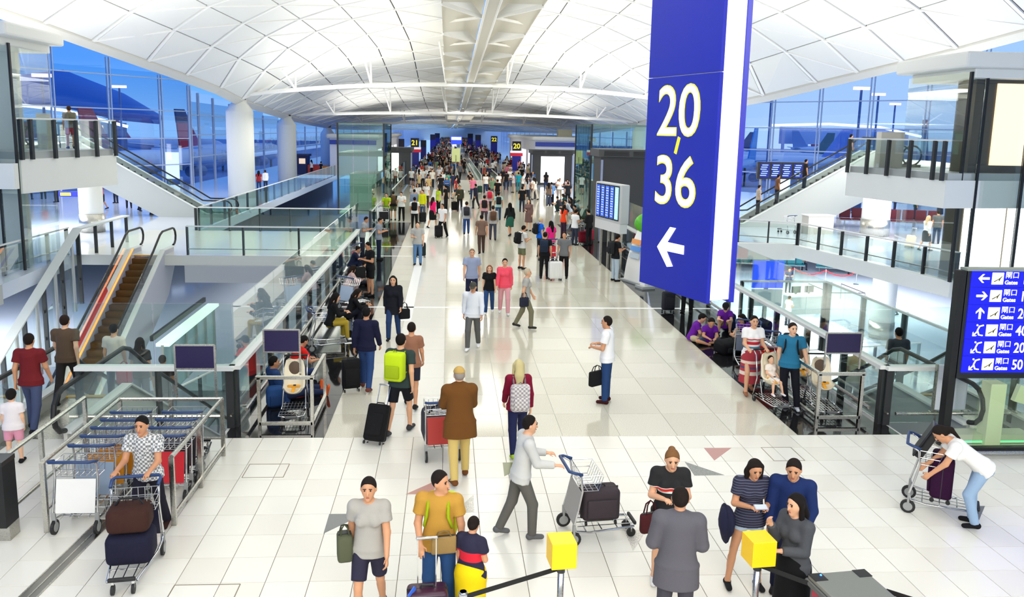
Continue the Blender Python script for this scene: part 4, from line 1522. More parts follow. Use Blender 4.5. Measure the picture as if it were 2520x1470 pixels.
def handbag(loc, c, label, size=(0.30, 0.11, 0.26), rz=0.0, hl=0.2, group=None, tilt=0.0):
    """bag hanging below the point loc (the hand)"""
    t = thing('handbag', label, 'bag', loc, rz, group)
    t.rotation_euler.y = tilt
    m = cloth(c)
    MB().rbox((0, 0, -hl - size[2] / 2), size, 0.035, None, 2).build('bag', m, t, smooth=True)
    for s_ in (-1, 1):
        y = s_ * size[1] * 0.3
        MB().tube([(-size[0] * 0.28, y, -hl), (-size[0] * 0.2, y * 0.6, -hl * 0.3), (0, 0, -0.005), (size[0] * 0.2, y * 0.6, -hl * 0.3), (size[0] * 0.28, y, -hl)], 0.009, 6).build('handle', cloth(tuple(int(v * 0.8) for v in c)), t)
    MB().box((0, 0, -hl + 0.002), (size[0] * 0.85, size[1] * 0.3, 0.012)).build('zip', DARK, t)
    return t


def suitcase(loc, rz, c, label, size=(0.40, 0.25, 0.58), handle=0.45, hard=True, lean=0.0, group=None):
    t = thing('suitcase', label, 'suitcase', loc, rz, group)
    t.rotation_euler = (lean, 0, rz)
    w, d, hh = size
    m = mat(c, 0.35, name='suitcase_shell') if hard else cloth(c)
    MB().rbox((0, 0, 0.07 + hh / 2), size, 0.05, None, 3).build('shell', m, t, smooth=True)
    if hard:
        for k in range(5):
            x = -w * 0.34 + w * 0.17 * k
            for s_ in (-1, 1):
                MB().rbox((x, s_ * d / 2, 0.07 + hh / 2), (0.035, 0.012, hh * 0.78), 0.005, None, 1).build('rib', m, t)
    else:
        MB().rbox((0, -d / 2 - 0.015, 0.07 + hh * 0.42), (w * 0.8, 0.04, hh * 0.6), 0.018, None, 2).build('pocket', m, t, smooth=True)
    MB().box((0, 0, 0.07 + hh / 2), (w + 0.004, 0.008, hh + 0.004)).build('seam', DARK, t)
    for x in (-w * 0.4, w * 0.4):
        for y in (-d * 0.36, d * 0.36):
            MB().cyl((x - 0.012, y, 0.03), (x + 0.012, y, 0.03), 0.03, 10).build('wheel', RUBBER, t)
    MB().tube([(-0.07, 0, 0.07 + hh), (-0.06, 0, 0.10 + hh), (0.06, 0, 0.10 + hh), (0.07, 0, 0.07 + hh)], 0.012, 6).build('grip', DARK, t)
    if handle:
        for s_ in (-1, 1):
            MB().bar((s_ * 0.095, d * 0.3, 0.07 + hh), (s_ * 0.095, d * 0.3, 0.07 + hh + handle), 0.02, 0.012).build('handle_tube', CHROME, t)
        MB().rbox((0, d * 0.3, 0.08 + hh + handle), (0.23, 0.03, 0.032), 0.012).build('handle', CHROME, t, smooth=True)
    return t


BLUEH = mat((36, 62, 108), 0.5, name='blue_handle')


def luggage_trolley(loc, rz, label, board=(232, 232, 228), group=None):
    """airport luggage trolley; handle at the origin side, nose towards +y"""
    t = thing('luggage_trolley', label, 'luggage trolley', loc, rz, group)
    hw = 0.27
    for s in (-1, 1):
        MB().tube([(s * hw, 0.0, 1.0), (s * hw, 0.10, 0.94), (s * hw, 0.13, 0.75), (s * hw * 1.02, 0.08, 0.5), (s * hw * 1.05, 0.03, 0.3), (s * hw * 1.0, 0.06, 0.2), (s * hw * 0.95, 0.25, 0.17), (s * 0.16, 0.88, 0.17)], 0.0145, 8).build('side_tube', CHROME, t, smooth=True)
    MB().tube([(-hw, 0.12, 0.97), (-hw - 0.01, -0.0, 1.01), (-hw + 0.02, -0.05, 1.02), (hw - 0.02, -0.05, 1.02), (hw + 0.01, 0.0, 1.01), (hw, 0.12, 0.97)], 0.021, 8).build('handle', BLUEH, t, smooth=True)
    bk = MB()
    for k in range(8):
        x = -hw + 2 * hw * k / 7
        bk.tube([(x, 0.12, 0.95), (x, 0.13, 0.75), (x, 0.34, 0.75), (x, 0.40, 0.93)], 0.004, 4)
    for z, y0, y1 in ((0.95, 0.12, 0.40), (0.85, 0.125, 0.37), (0.75, 0.13, 0.34)):
        bk.tube([(-hw, y0, z), (-hw, y1, z), (hw, y1, z), (hw, y0, z)], 0.005, 4, closed=True)
    for y in (0.2, 0.27):
        bk.tube([(-hw, y, 0.75), (hw, y, 0.75)], 0.004, 4)
    bk.build('basket', CHROME, t)
    if board:
        m = board if isinstance(board, bpy.types.Material) else mat(board, 0.4, name='board')
        bd = MB()
        n = 5
        P = [(0.115 - 0.09 * (q / n) ** 1.0, 0.72 - 0.43 * q / n) for q in range(n + 1)]
        for a, b in zip(P, P[1:]):
            bd.add([(-hw + 0.02, a[0], a[1]), (hw - 0.02, a[0], a[1]), (hw - 0.02, b[0], b[1]), (-hw + 0.02, b[0], b[1]), (-hw + 0.02, a[0] + 0.012, a[1]), (hw - 0.02, a[0] + 0.012, a[1]), (hw - 0.02, b[0] + 0.012, b[1]), (-hw + 0.02, b[0] + 0.012, b[1])], [(3, 2, 1, 0), (4, 5, 6, 7), (0, 4, 7, 3), (1, 2, 6, 5), (0, 1, 5, 4), (2, 3, 7, 6)])
        bd.build('board', m, t)
    pl = MB()
    for y in (0.2, 0.42, 0.64, 0.85):
        w = hw * 0.95 - (hw * 0.95 - 0.16) * (y - 0.25) / 0.63 if y > 0.25 else hw * 0.95
        pl.tube([(-w, y, 0.185), (w, y, 0.185)], 0.009, 6)
    for x in (-0.12, 0, 0.12):
        pl.tube([(x, 0.12, 0.19), (x * 0.9, 0.88, 0.19)], 0.007, 5)
    pl.build('platform', CHROME, t)
    for s in (-1, 1):
        w = MB().lathe((s * (hw + 0.0) - 0.02, 0.03, 0.1), [(0.03, 0), (0.098, 0.004), (0.098, 0.036), (0.03, 0.04)], 16, Vector((1, 0, 0))).build('wheel', RUBBER, t)
        MB().lathe((s * (hw + 0.0) - 0.024, 0.03, 0.1), [(0.01, 0), (0.062, 0.002), (0.062, 0.046), (0.01, 0.048)], 14, Vector((1, 0, 0))).build('hub', mat((150, 152, 150), 0.5, name='grey_hub'), w)
        MB().bar((s * hw * 1.03, 0.03, 0.3), (s * hw, 0.03, 0.12), 0.03, 0.05).build('fork', mat((150, 152, 150), 0.5, name='grey_hub'), t)
    for s in (-1, 1):
        MB().cyl((s * 0.11 - 0.015, 0.86, 0.06), (s * 0.11 + 0.015, 0.86, 0.06), 0.06, 12).build('castor', RUBBER, t)
        MB().bar((s * 0.11, 0.86, 0.17), (s * 0.11, 0.86, 0.07), 0.02, 0.03).build('castor_fork', CHROME, t)
    MB().rbox((0, 0.9, 0.2), (0.30, 0.04, 0.05), 0.015).build('bumper', RUBBER, t)
    return t


CREAM = mat((238, 228, 200), 0.45, name='cream_plastic')
ORANGE = mat((236, 164, 36), 0.6, name='orange_harness')
BROWN = mat((92, 74, 60), 0.7, name='brown_pad')


def baby_trolley(loc, rz, label, pad=True, group=None):
    """wire baby trolley: moulded cream seat facing -y (towards the pusher), wire base, push handle at -y"""
    t = thing('baby_trolley', label, 'baby trolley', loc, rz, group)
    # seat shell as a lofted bowl: reclined back and raised sides
    vs, fs = [], []
    rows = [(-0.20, 0.50, 0.15), (-0.14, 0.47, 0.18), (-0.02, 0.46, 0.19), (0.08, 0.50, 0.19), (0.16, 0.66, 0.19), (0.22, 0.84, 0.18), (0.25, 0.96, 0.15), (0.26, 1.0, 0.09)]
    for y, z, w in rows:
        for q in range(9):
            u = -1 + q / 4
            rise = 0.11 * abs(u) ** 3 if z < 0.6 else 0.05 * abs(u) ** 3
            vs.append((w * u, y - (0.08 * abs(u) ** 3 if z > 0.55 else 0), z + rise))
    nq = len(rows)
    base = len(vs)
    vs += [(x * 1.06, y + 0.025, z - 0.03) for x, y, z in vs]
    for a in range(nq - 1):
        for q in range(8):
            i = a * 9 + q
            fs.append((i, i + 1, i + 10, i + 9))
            fs.append((base + i + 9, base + i + 10, base + i + 1, base + i))
    for a in range(nq - 1):
        for q in (0, 8):
            i = a * 9 + q
            fs.append((i, i + 9, base + i + 9, base + i) if q == 0 else (i + 9, i, base + i, base + i + 9))
    for q in range(8):
        fs.append((q + 1, q, base + q, base + q + 1))
        i = (nq - 1) * 9 + q
        fs.append((i, i + 1, base + i + 1, base + i))
    seat = MB().add(vs, fs).build('seat', CREAM, t, smooth=True)
    if pad:
        MB().ball((0, 0.205, 0.83), (0.115, 0.03, 0.15), 14).build('head_pad', BROWN, seat, smooth=True)
    MB().rbox((0, 0.0, 0.56), (0.24, 0.05, 0.045), 0.02, (0.3, 0, 0)).build('harness', ORANGE, t, smooth=True)
    MB().rbox((0, -0.07, 0.52), (0.06, 0.16, 0.025), 0.01, (0.35, 0, 0)).build('harness_strap', ORANGE, t, smooth=True)
    MB().rbox((0.02, -0.02, 0.585), (0.05, 0.03, 0.02), 0.005).build('buckle', BLACK, t)
    for s in (-1, 1):
        MB().tube([(s * 0.22, 0.42, 1.03), (s * 0.22, 0.30, 0.95), (s * 0.21, 0.22, 0.5), (s * 0.24, 0.28, 0.14)], 0.014, 8).build('handle_tube', CHROME, t, smooth=True)
        MB().tube([(s * 0.24, 0.30, 0.14), (s * 0.22, -0.45, 0.14), (s * 0.10, -0.50, 0.14)], 0.013, 8).build('base_tube', CHROME, t, smooth=True)
        MB().tube([(s * 0.20, 0.10, 0.46), (s * 0.21, -0.02, 0.2), (s * 0.22, -0.1, 0.15)], 0.011, 6).build('support', CHROME, t, smooth=True)
    MB().tube([(-0.22, 0.42, 1.03), (0.22, 0.42, 1.03)], 0.018, 8).build('handle', BLACK, t)
    gr = MB()
    for k in range(7):
        x = -0.19 + 0.38 * k / 6
        gr.tube([(x, 0.28, 0.16), (x * 0.9, -0.46, 0.16), (x * 0.9, -0.48, 0.2)], 0.005, 4)
    for y in (0.2, 0.05, -0.1, -0.25, -0.4):
        gr.tube([(-0.22, y, 0.155), (0.22, y, 0.155)], 0.005, 4)
    gr.build('wire_shelf', CHROME, t)
    for x, y in ((-0.22, 0.27), (0.22, 0.27), (-0.16, -0.44), (0.16, -0.44)):
        MB().cyl((x - 0.014, y, 0.055), (x + 0.014, y, 0.055), 0.055, 12).build('wheel', RUBBER, t)
        MB().bar((x, y, 0.14), (x, y, 0.06), 0.025, 0.035).build('fork', mat((120, 122, 122), 0.5, name='grey_fork'), t)
    MB().rbox((0, -0.51, 0.14), (0.2, 0.04, 0.05), 0.015).build('bumper', mat((96, 98, 98), 0.6, name='grey_bumper'), t)
    return t


def top_of(o):
    return next(c for c in o.children if c.name.startswith(('shirt', 'jacket')))


# ================================================================ THINGS
SQ = 0.055


def sq_frame(t, segs, m=STEEL, w=SQ):
    for nm, a, b in segs:
        MB().bar(a, b, w, w).build(nm, m, t)


# --- the big hanging gate sign --------------------------------------------------
BLUE = mat((24, 32, 158), 0.35, emit=0.02, name='sign_blue')
BLUE2 = mat((24, 30, 160), 0.35, emit=0.04, name='sign_blue_side')
A_, B_ = Vector((3.01, 8.99, 3.35)), Vector((2.55, 10.37, 3.35))
fdv = (B_ - A_).normalized()                     # along the face, away from the viewer
fn = Vector((-fdv.y, fdv.x, 0)).normalized()     # outward normal (towards the left)
if fn.x > 0:
    fn = -fn
TOPZ = 9.3
t = thing('hanging_sign', 'tall blue hanging sign with yellow gate numbers 20 to 36 and white arrow', 'sign')
for z0, z1 in ((3.35, 5.99), (6.0, TOPZ)):
    MB().prism([A_ - fn * 0 + Vector((0, 0, z0 - 3.35)), B_ + Vector((0, 0, z0 - 3.35)), B_ - fn * 0.05 + Vector((0, 0, z0 - 3.35)), A_ - fn * 0.05 + Vector((0, 0, z0 - 3.35))], (0, 0, z1 - z0)).build('face_panel', BLUE, t)
bk = [A_ - fn * 0.33, B_ - fn * 0.33, B_ - fn * 0.37, A_ - fn * 0.37 - fdv * 0.03]
MB().prism(bk, (0, 0, TOPZ - 3.35)).build('back_panel', BLUE2, t)
MB().prism([A_ - fn * 0.05 + fdv * 0.02 + Vector((0, 0, 0.03)), B_ - fn * 0.05 - fdv * 0.02 + Vector((0, 0, 0.03)), B_ - fn * 0.33 - fdv * 0.02 + Vector((0, 0, 0.03)), A_ - fn * 0.33 + fdv * 0.02 + Vector((0, 0, 0.03))], (0, 0, TOPZ - 3.38)).build('light_core', mat((244, 244, 250), 0.5, emit=0.35, name='sign_core'), t)
for q in (0.3, 1.15):
    c = A_ + fdv * q - fn * 0.18
    MB().cyl((c.x, c.y, TOPZ), (c.x, c.y, 14.2), 0.04, 8).build('hanger_rod', STEEL, t)
YEL = mat((250, 236, 20), 0.4, emit=0.75, name='yellow_rim')
CRM = mat((255, 248, 214), 0.4, emit=0.85, name='cream_figure')
WHL = mat((255, 255, 255), 0.4, emit=0.85, name='white_figure')
frot = Matrix((-fdv, Vector((0, 0, 1)), fn)).transposed().to_euler()
fnp = np.array(fn)


def on_face(px, py):
    return Vector(gpl(px, py, tuple(A_), fnp))


for body, (xl, yt), (xr, yb) in (('20', (1622, 210), (1722, 334)), ('36', (1616, 385), (1712, 506))):
    # figures run towards the viewer (left of picture is farther)
    lo, hi = on_face(xl, (yt + yb) / 2), on_face(xr, (yt + yb) / 2)
    z1, z0 = on_face((xl + xr) / 2, yt).z, on_face((xl + xr) / 2, yb).z
    hgt_ = z1 - z0
    wid_ = (hi - lo).dot(-fdv)
    base = Vector((lo.x, lo.y, z0 + hgt_ * 0.015)) + fn * 0.004
    base = Vector((lo.x, lo.y, z0)) + fn * 0.004
    lettering(body, hgt_ / 0.73, YEL, t, base - Vector((0, 0, 0.014)) + fdv * 0.014, frot, 'figure_rim', ext=0.002, off=0.012, fit=(wid_ + 0.028, hgt_ + 0.028))
    lettering(body, hgt_ / 0.73, CRM, t, base + fn * 0.004, frot, 'figure', ext=0.002, fit=(wid_, hgt_))
a, b = on_face(1672, 338), on_face(1662, 378)
MB().bar(a + fn * 0.003, b + fn * 0.003, 0.05, 0.006, up=fn).build('slash', YEL, t)
AR = [(1618, 607), (1650, 559), (1664, 562), (1643, 596), (1684, 605), (1683, 627), (1641, 618), (1656, 656), (1642, 657)]
MB().prism([on_face(*p) + fn * 0.002 for p in AR][::-1], fn * 0.005).build('arrow', WHL, t)

# --- gates board at the right -----------------------------------------------------
t = thing('gates_board', 'black framed blue board of gate directions with white arrows at the right edge', 'sign')
YB = 12.9
MB().box((8.72, YB + 0.05, 1.55), (0.13, 0.16, 3.1)).build('post', BLACK, t)
MB().box((8.72, YB + 0.05, 0.015), (0.34, 0.34, 0.03)).build('foot_plate', STEEL, t)
MB().box((9.9, YB + 0.04, 2.165), (2.26, 0.14, 1.9)).build('case', mat((30, 32, 40), 0.4, name='board_case'), t)
MB().box((9.9, YB + 0.03, 3.125), (2.3, 0.2, 0.04)).build('top_cap', mat((140, 150, 140), 0.4, name='cap_metal'), t)
GB = mat((16, 20, 238), 0.3, emit=0.55, name='lit_blue')
rowz = []
for k in range(6):
    z = 2.985 - k * 0.301
    rowz.append(z)
    MB().box((9.93, YB - 0.035, z - 0.012), (2.16, 0.012, 0.292)).build('row_panel', GB, t)
frt = (PI / 2, 0, 0)
yy = YB - 0.045
PLN = mat((255, 246, 205), 0.4, emit=0.85, name='lit_pictogram')


def poly(pts, nm, m, par):
    MB().prism([(x, yy, z) for x, z in pts], (0, -0.004, 0)).build(nm, m, par)


def arrow(cx, cz, ang, s, par):
    P = [(-1, 0), (-0.25, 0.75), (0.1, 0.75), (-0.42, 0.2), (1, 0.2), (1, -0.2), (-0.42, -0.2), (0.1, -0.75), (-0.25, -0.75)]
    c_, s_ = math.cos(ang), math.sin(ang)
    poly([(cx + s * (x * c_ - z * s_), cz + s * (x * s_ + z * c_)) for x, z in P], 'arrow', WHL, par)


for k, (ar, num) in enumerate((('l', '1-12'), ('r', '15-19'), ('u', '20-36'), ('e', '40-80'), ('e', '201-230'), ('e', '501-530'))):
    z = rowz[k] - 0.01
    x0 = 9.07
    if ar != 'e':
        arrow(x0, z, {'l': 0, 'r': PI, 'u': -PI / 2}[ar], 0.10, t)
    else:
        MB().tube([(x0 + 0.09, yy, z + 0.09), (x0 + 0.02, yy, z + 0.07), (x0 - 0.01, yy, z - 0.0), (x0 + 0.02, yy, z - 0.08), (x0 + 0.09, yy, z - 0.09)], 0.013, 5).build('escalator_mark', WHL, t)
        arrow(x0 - 0.05, z - 0.06, PI / 4, 0.06, t)
        MB().ball((x0 - 0.02, yy, z + 0.09), 0.018, 6).build('escalator_mark', WHL, t)
    x1 = x0 + 0.245
    MB().rbox((x1, yy, z), (0.205, 0.008, 0.205), 0.003).build('pictogram', PLN, t)
    pm_ = mat((60, 58, 30), 0.5, name='pictogram_ink')
    q = [(-0.075, -0.04), (-0.06, -0.045), (0.02, 0.0), (0.06, 0.035), (0.075, 0.045), (0.07, 0.03), (0.045, 0.0), (0.03, -0.045), (0.018, -0.045), (0.015, -0.015), (-0.03, -0.045), (-0.06, -0.06)]
    MB().prism([(x1 + a_, yy - 0.005, z + b_) for a_, b_ in q], (0, -0.003, 0)).build('plane_mark', pm_, t)
    lettering('閘口', 0.125, WHL, t, (x1 + 0.13, yy, z + 0.015), frt, ext=0.002)
    lettering('Gates', 0.098, WHL, t, (x1 + 0.13, yy, z - 0.1), frt, ext=0.002, off=0.002)
    lettering(num, 0.25, WHL, t, (x1 + 0.43, yy, z - 0.09), frt, ext=0.002, sx=0.82, off=0.003)

# --- glass lobby box at right, under the board
t = thing('glass_lobby', 'pale green glass lobby box on black base at the right edge', 'glass enclosure')
for a, b in ((8.95, 10.3), (10.32, 11.8)):
    MB().box(((a + b) / 2, 12.5, 0.72), (b - a, 0.02, 1.2)).build('glass_panel', glass((246, 252, 241), 0.05), t)
MB().box((10.4, 12.5, 0.06), (3.0, 0.12, 0.12)).build('base', BLACK, t)
MB().tube([(8.9, 12.3, 0.09), (11.9, 12.3, 0.09)], 0.035, 8).build('kick_rail', STEEL, t)
MB().box((9.55, 12.95, 0.56), (0.28, 0.25, 1.12)).build('column', mat((224, 228, 206), 0.5, name='lobby_paint'), t)
MB().box((9.6, 13.05, 0.1), (1.4, 0.3, 0.16)).build('plinth', mat((188, 196, 176), 0.4, name='lobby_plinth'), t)
MB().box((9.6, 12.92, 0.05), (1.3, 0.05, 0.03)).build('light_strip', mat((120, 255, 190), 0.4, emit=0.5, name='green_light'), t)
MB().bar((9.8, 12.75, 1.0), (11.6, 12.7, 0.5), 0.1, 0.3).build('beam', mat((224, 228, 206), 0.5, name='lobby_paint'), t)
# white notice panel on the railing
t = thing('whiteboard_stand', 'blank whitish freestanding panel behind the black post of the gates board', 'panel')
MB().rbox((9.32, 13.75, 0.76), (0.6, 0.04, 0.86), 0.015).build('panel', mat((222, 226, 240), 0.4, name='notice_white'), t)
MB().box((9.0, 13.75, 0.76), (0.03, 0.06, 0.9)).build('edge', STEEL, t)
for x in (9.06, 9.58):
    MB().bar((x, 13.75, 0), (x, 13.75, 0.35), 0.03).build('leg', STEEL, t)

# --- dark notice boards on thin frames ----------------------------------------------
NAVY = mat((28, 18, 66), 0.35, name='navy_board')


def notice(label, px0, py0, px1, py1, y_, zleg):
    a, b = gy(px0, py0, y_), gy(px1, py1, y_)
    t = thing('notice_board', label, 'notice board')
    cx, cz, w, h_ = (a[0] + b[0]) / 2, (a[2] + b[2]) / 2, b[0] - a[0], a[2] - b[2]
    MB().box((cx, y_, cz), (w - 0.03, 0.02, h_ - 0.03)).build('board', NAVY, t)
    for s in (-1, 1):
        MB().box((cx, y_, cz + s * h_ / 2), (w, 0.03, 0.022)).build('rim', STEEL, t)
        MB().bar((cx + s * w / 2, y_, zleg), (cx + s * w / 2, y_, cz + h_ / 2), 0.022, 0.03).build('leg', STEEL, t)


notice('dark blue notice board on thin steel legs above the luggage trolley bay', 429, 850, 530, 908, 12.62, 0.98)
notice('dark blue notice board on thin steel legs above the left baby trolley stand', 648, 812, 738, 867, 13.85, 0.98)
notice('dark blue notice board on thin steel legs above the right baby trolley stand', 2035, 820, 2117, 870, 14.2, 0.98)

# --- trolley bay ------------------------------------------------------------------------
t = thing('trolley_bay', 'stainless steel tube barrier around the two rows of luggage trolleys', 'barrier')
A, B, C, D = (-5.2, 10.15), (-5.2, 12.62), (-3.6, 12.62), (-3.62, 10.3)
H_ = 0.96
MB().tube([(*A, H_), (*B, H_), (*C, H_), (*D, H_)], 0.033, 10).build('top_rail', STEEL, t)
for p in (A, B, C, D, (-3.61, 11.45), (-4.4, 12.62), (-5.2, 11.4)):
    MB().box((p[0], p[1], H_ / 2), (0.06, 0.05, H_)).build('post', STEEL, t)
MB().tube([(*C, 0.14), (*D, 0.14)], 0.03, 8).build('low_rail', STEEL, t)
MB().tube([(-5.2, 10.2, 0.3), (-5.2, 12.6, 0.3)], 0.022, 8).build('low_rail', STEEL, t)
MB().tube([(*B, 0.3), (*C, 0.3)], 0.022, 8).build('low_rail', STEEL, t)
MB().box((-4.42, 10.29, 0.14), (0.07, 0.06, 0.28)).build('stub_post', STEEL, t)
MB().tube([(-4.42, 10.29, 0.2), (-4.42, 12.4, 0.2)], 0.022, 8).build('guide_rail', STEEL, t)
t = thing('side_barrier', 'low stainless steel tube barrier left of the trolley bay beside the black box', 'barrier')
MB().tube([(-5.78, 10.35, 0.96), (-5.78, 12.7, 0.96)], 0.033, 10).build('top_rail', STEEL, t)
MB().tube([(-5.78, 10.35, 0.2), (-5.78, 12.7, 0.2)], 0.028, 8).build('low_rail', STEEL, t)
for y_ in (10.4, 11.3, 12.7):
    MB().box((-5.78, y_, 0.48), (0.05, 0.06, 0.96)).build('post', STEEL, t)
t = thing('floor_box', 'black floor-standing sign box with a steel foot at the left edge', 'sign box')
MB().box((-5.72, 10.0, 0.62), (0.36, 0.3, 0.82)).build('case', BLACK, t)
MB().box((-5.72, 10.0, 1.06), (0.37, 0.31, 0.06)).build('lid', mat((30, 32, 33), 0.3, name='black_lid'), t)
MB().box((-5.70, 10.05, 0.1), (0.3, 0.24, 0.2)).build('foot', STEEL, t)
TROL = [((-4.80, 10.06), (232, 231, 227), 'nearest of the left row with a blank white board'), ((-4.79, 10.60), (150, 168, 190), 'second in the left row with a blue and tan picture board'),
        ((-4.78, 10.94), (214, 138, 26), 'third in the left row with an orange board'), ((-4.77, 11.25), (206, 130, 24), 'fourth in the left row with an amber board'),
        ((-4.77, 11.57), (222, 222, 216), 'fifth in the left row, white board'), ((-4.76, 11.89), (216, 216, 210), 'at the far end of the left row'),
        ((-3.95, 10.94), (200, 22, 36), 'nearest of the right row with a red board'), ((-3.97, 11.25), (40, 30, 34), 'second in the right row with a dark board'),
        ((-3.98, 11.57), (60, 52, 58), 'third in the right row, dark board'), ((-4.0, 11.89), (216, 216, 210), 'at the far end of the right row')]
_tr0 = None
for (x, y_), c, lab in TROL:
    luggage_trolley((x, y_, 0), 0.0, 'luggage trolley ' + lab, c, 'luggage trolleys in the bay')

# --- baby trolley stands ---------------------------------------------------------------------


def baby_stand(label, x0, x1, y0, y1, h_=0.96):
    t = thing('trolley_stand', label, 'barrier')
    for x, y_ in ((x0, y0), (x1, y0), (x1, y1)):
        MB().box((x, y_, h_ / 2), (SQ, SQ, h_)).build('post', STEEL, t)
    sq_frame(t, [('top_rail', (x0 - 0.05, y0, h_), (x1 + 0.05, y0, h_)), ('top_rail', (x1, y0, h_), (x1, y1, h_)), ('low_rail', (x0, y0, 0.12), (x1, y0, 0.12)), ('low_rail', (x1, y0, 0.12), (x1, y1, 0.12))])


baby_stand('stainless steel stand around the cream baby trolley on the left black granite', -3.28, -2.36, 13.75, 15.2)
baby_trolley((-2.82, 14.5, 0), 0.06, 'cream baby trolley with brown head pad standing in the left steel stand')
baby_stand('stainless steel stand around the cream baby trolleys on the right black granite', 6.9, 7.72, 13.95, 13.96)
sq_t = bpy.data.objects['trolley_stand.001']
sq_frame(sq_t, [('top_rail', (6.9, 13.95, 0.96), (6.9, 15.6, 0.96)), ('low_rail', (6.9, 13.95, 0.12), (6.9, 15.8, 0.12))])
baby_trolley((7.32, 14.65, 0), -0.05, 'cream baby trolley at the front of the right steel stand')
baby_trolley((7.28, 15.5, 0), -0.05, 'cream baby trolley behind another one in the right steel stand')

# --- queue posts, belts, yellow boxes, counter in the foreground --------------------------------
YB_ = mat((255, 205, 0), 0.45, name='yellow_box')


def queue_post(label, x, y_, h_, rot, box=True):
    t = thing('queue_post', label, 'queue post', (x, y_, 0), rot)
    MB().lathe((0, 0, 0), [(0.17, 0), (0.17, 0.015), (0.06, 0.04), (0.035, 0.05)], 24).build('base', STEEL, t, smooth=True)
    MB().cyl((0, 0, 0.04), (0, 0, h_), 0.033, 16).build('pole', STEEL, t, smooth=True)
    MB().lathe((0, 0, h_ - 0.1), [(0.042, 0), (0.042, 0.09), (0.034, 0.1)], 16).build('belt_head', DARK if box else CHROME, t, smooth=True)
    if box:
        MB().rbox((0, 0, h_ + 0.13), (0.255, 0.255, 0.27), 0.006).build('yellow_box', YB_, t)


q1, q2, q0 = gz(1381, 1385, 1.0), gz(1865, 1380, 1.0), gz(1140, 1456, 0.98)
queue_post('steel queue post under a bright yellow cube, left of the suited man', q1[0], q1[1], 1.0, 0.1)
queue_post('steel queue post under a bright yellow cube, in front of the woman in denim shorts', q2[0], q2[1], 1.0, 0.1)
queue_post('short steel queue post top at the bottom edge beside the yellow skirt', q0[0], q0[1], 0.98, 0.0, False)
ctr = Vector((3.95, 6.85, 0))
blt = mat((12, 12, 12), 0.7, name='belt_webbing')


def belt(label, a, b):
    tag(MB().bar(a, b, 0.006, 0.05).build('queue_belt', blt), label, 'belt')


belt('black queue belt stretched from the left yellow cube down to the short post', (q1[0] - 0.04, q1[1], 0.93), (q0[0] + 0.04, q0[1], 0.93))
belt('black queue belt stretched from the right yellow cube to the grey machine', (q2[0] + 0.04, q2[1] + 0.02, 0.93), (ctr.x - 0.32, ctr.y + 0.25, 0.93))
belt('black queue belt leaving the grey machine towards the bottom right', (ctr.x + 0.33, ctr.y + 0.1, 0.95), (5.6, 6.1, 0.85))
t = thing('boarding_machine', 'grey topped machine with red sides at the bottom right edge', 'machine', ctr, 0.12)
GM_ = mat((126, 128, 122), 0.4, 0.3, name='machine_grey')
MB().rbox((0, 0, 0.98), (0.62, 0.75, 0.05), 0.02).build('top', GM_, t, smooth=False)
MB().rbox((0, 0, 0.93), (0.66, 0.79, 0.06), 0.02).build('rim', mat((96, 98, 96), 0.4, 0.3, name='machine_dark'), t)
MB().box((0, 0, 0.46), (0.56, 0.7, 0.92)).build('body', mat((84, 86, 86), 0.5, name='machine_body'), t)
for s in (-1, 1):
    MB().box((s * 0.285, 0, 0.5), (0.02, 0.6, 0.76)).build('side_panel', mat((176, 20, 56), 0.4, name='machine_red'), t)
    MB().box((s * 0.24, 0.3, 1.006), (0.14, 0.13, 0.006)).build('corner_pad', BLACK, t)
MB().ball((-0.2, 0.32, 1.012), 0.012, 8).build('indicator', mat((60, 120, 255), 0.3, emit=3, name='blue_led'), t)

# --- flight display, kiosk, advertising boxes ----------------------------------------------------
p, q = Vector((6.12, 31.9, 0)), Vector((6.62, 29.9, 0))
t = thing('flight_display', 'grey flight information display of five blue screens on steel posts', 'display')
u = (q - p).normalized()
nn = Vector((u.y, -u.x, 0))
if nn.x > 0:
    nn = -nn
W = (q - p).length
mid = (p + q) / 2
R3 = Matrix((u, -nn, Vector((0, 0, 1)))).transposed()
MB().rbox(mid + Vector((0, 0, 2.62)), (W + 0.25, 0.36, 1.5), 0.04, R3).build('case', mat((190, 192, 190), 0.4, name='display_case'), t)
MB().box(mid + nn * 0.02 + Vector((0, 0, 1.72)), (W + 0.2, 0.3, 0.4), R3).build('lower_panel', mat((214, 216, 214), 0.4, name='display_panel'), t)
for k in range(5):
    c = p + u * (W * (k + 0.5) / 5) + nn * 0.19 + Vector((0, 0, 2.65))
    MB().box(c, (W / 5 - 0.05, 0.02, 1.32), R3).build('bezel', BLACK, t)
    sc_ = MB().box(c + nn * 0.012, (W / 5 - 0.12, 0.01, 1.22), R3).build('screen', mat((52, 88, 200) if k < 4 else (150, 205, 240), 0.25, emit=0.9, name='screen_blue'), t)
    rw = MB()
    for r in range(12):
        rw.box(c + nn * 0.02 + Vector((0, 0, 0.52 - r * 0.095)), ((W / 5 - 0.18) * (0.6 + 0.4 * ((r * 7 + k * 3) % 5) / 5), 0.004, 0.03), R3)
    rw.build('text_rows', mat((190, 205, 245), 0.4, emit=0.8, name='screen_text'), t, kind='stuff')
for s in (0.08, 0.42, 0.6, 0.95):
    c = p + (q - p) * s
    MB().box((c.x, c.y, 0.95), (0.09, 0.09, 1.9)).build('post', STEEL, t)
t = thing('information_kiosk', 'white curved information kiosk with a green leaf-shaped top', 'kiosk', (7.2, 28.2, 0), 0.35)
pr_ = []
for k in range(13):
    a = k / 12
    pr_.append((-0.62 + 0.55 * a + 0.35 * math.sin(a * PI) * -0.3, 0.05 + 1.85 * a))
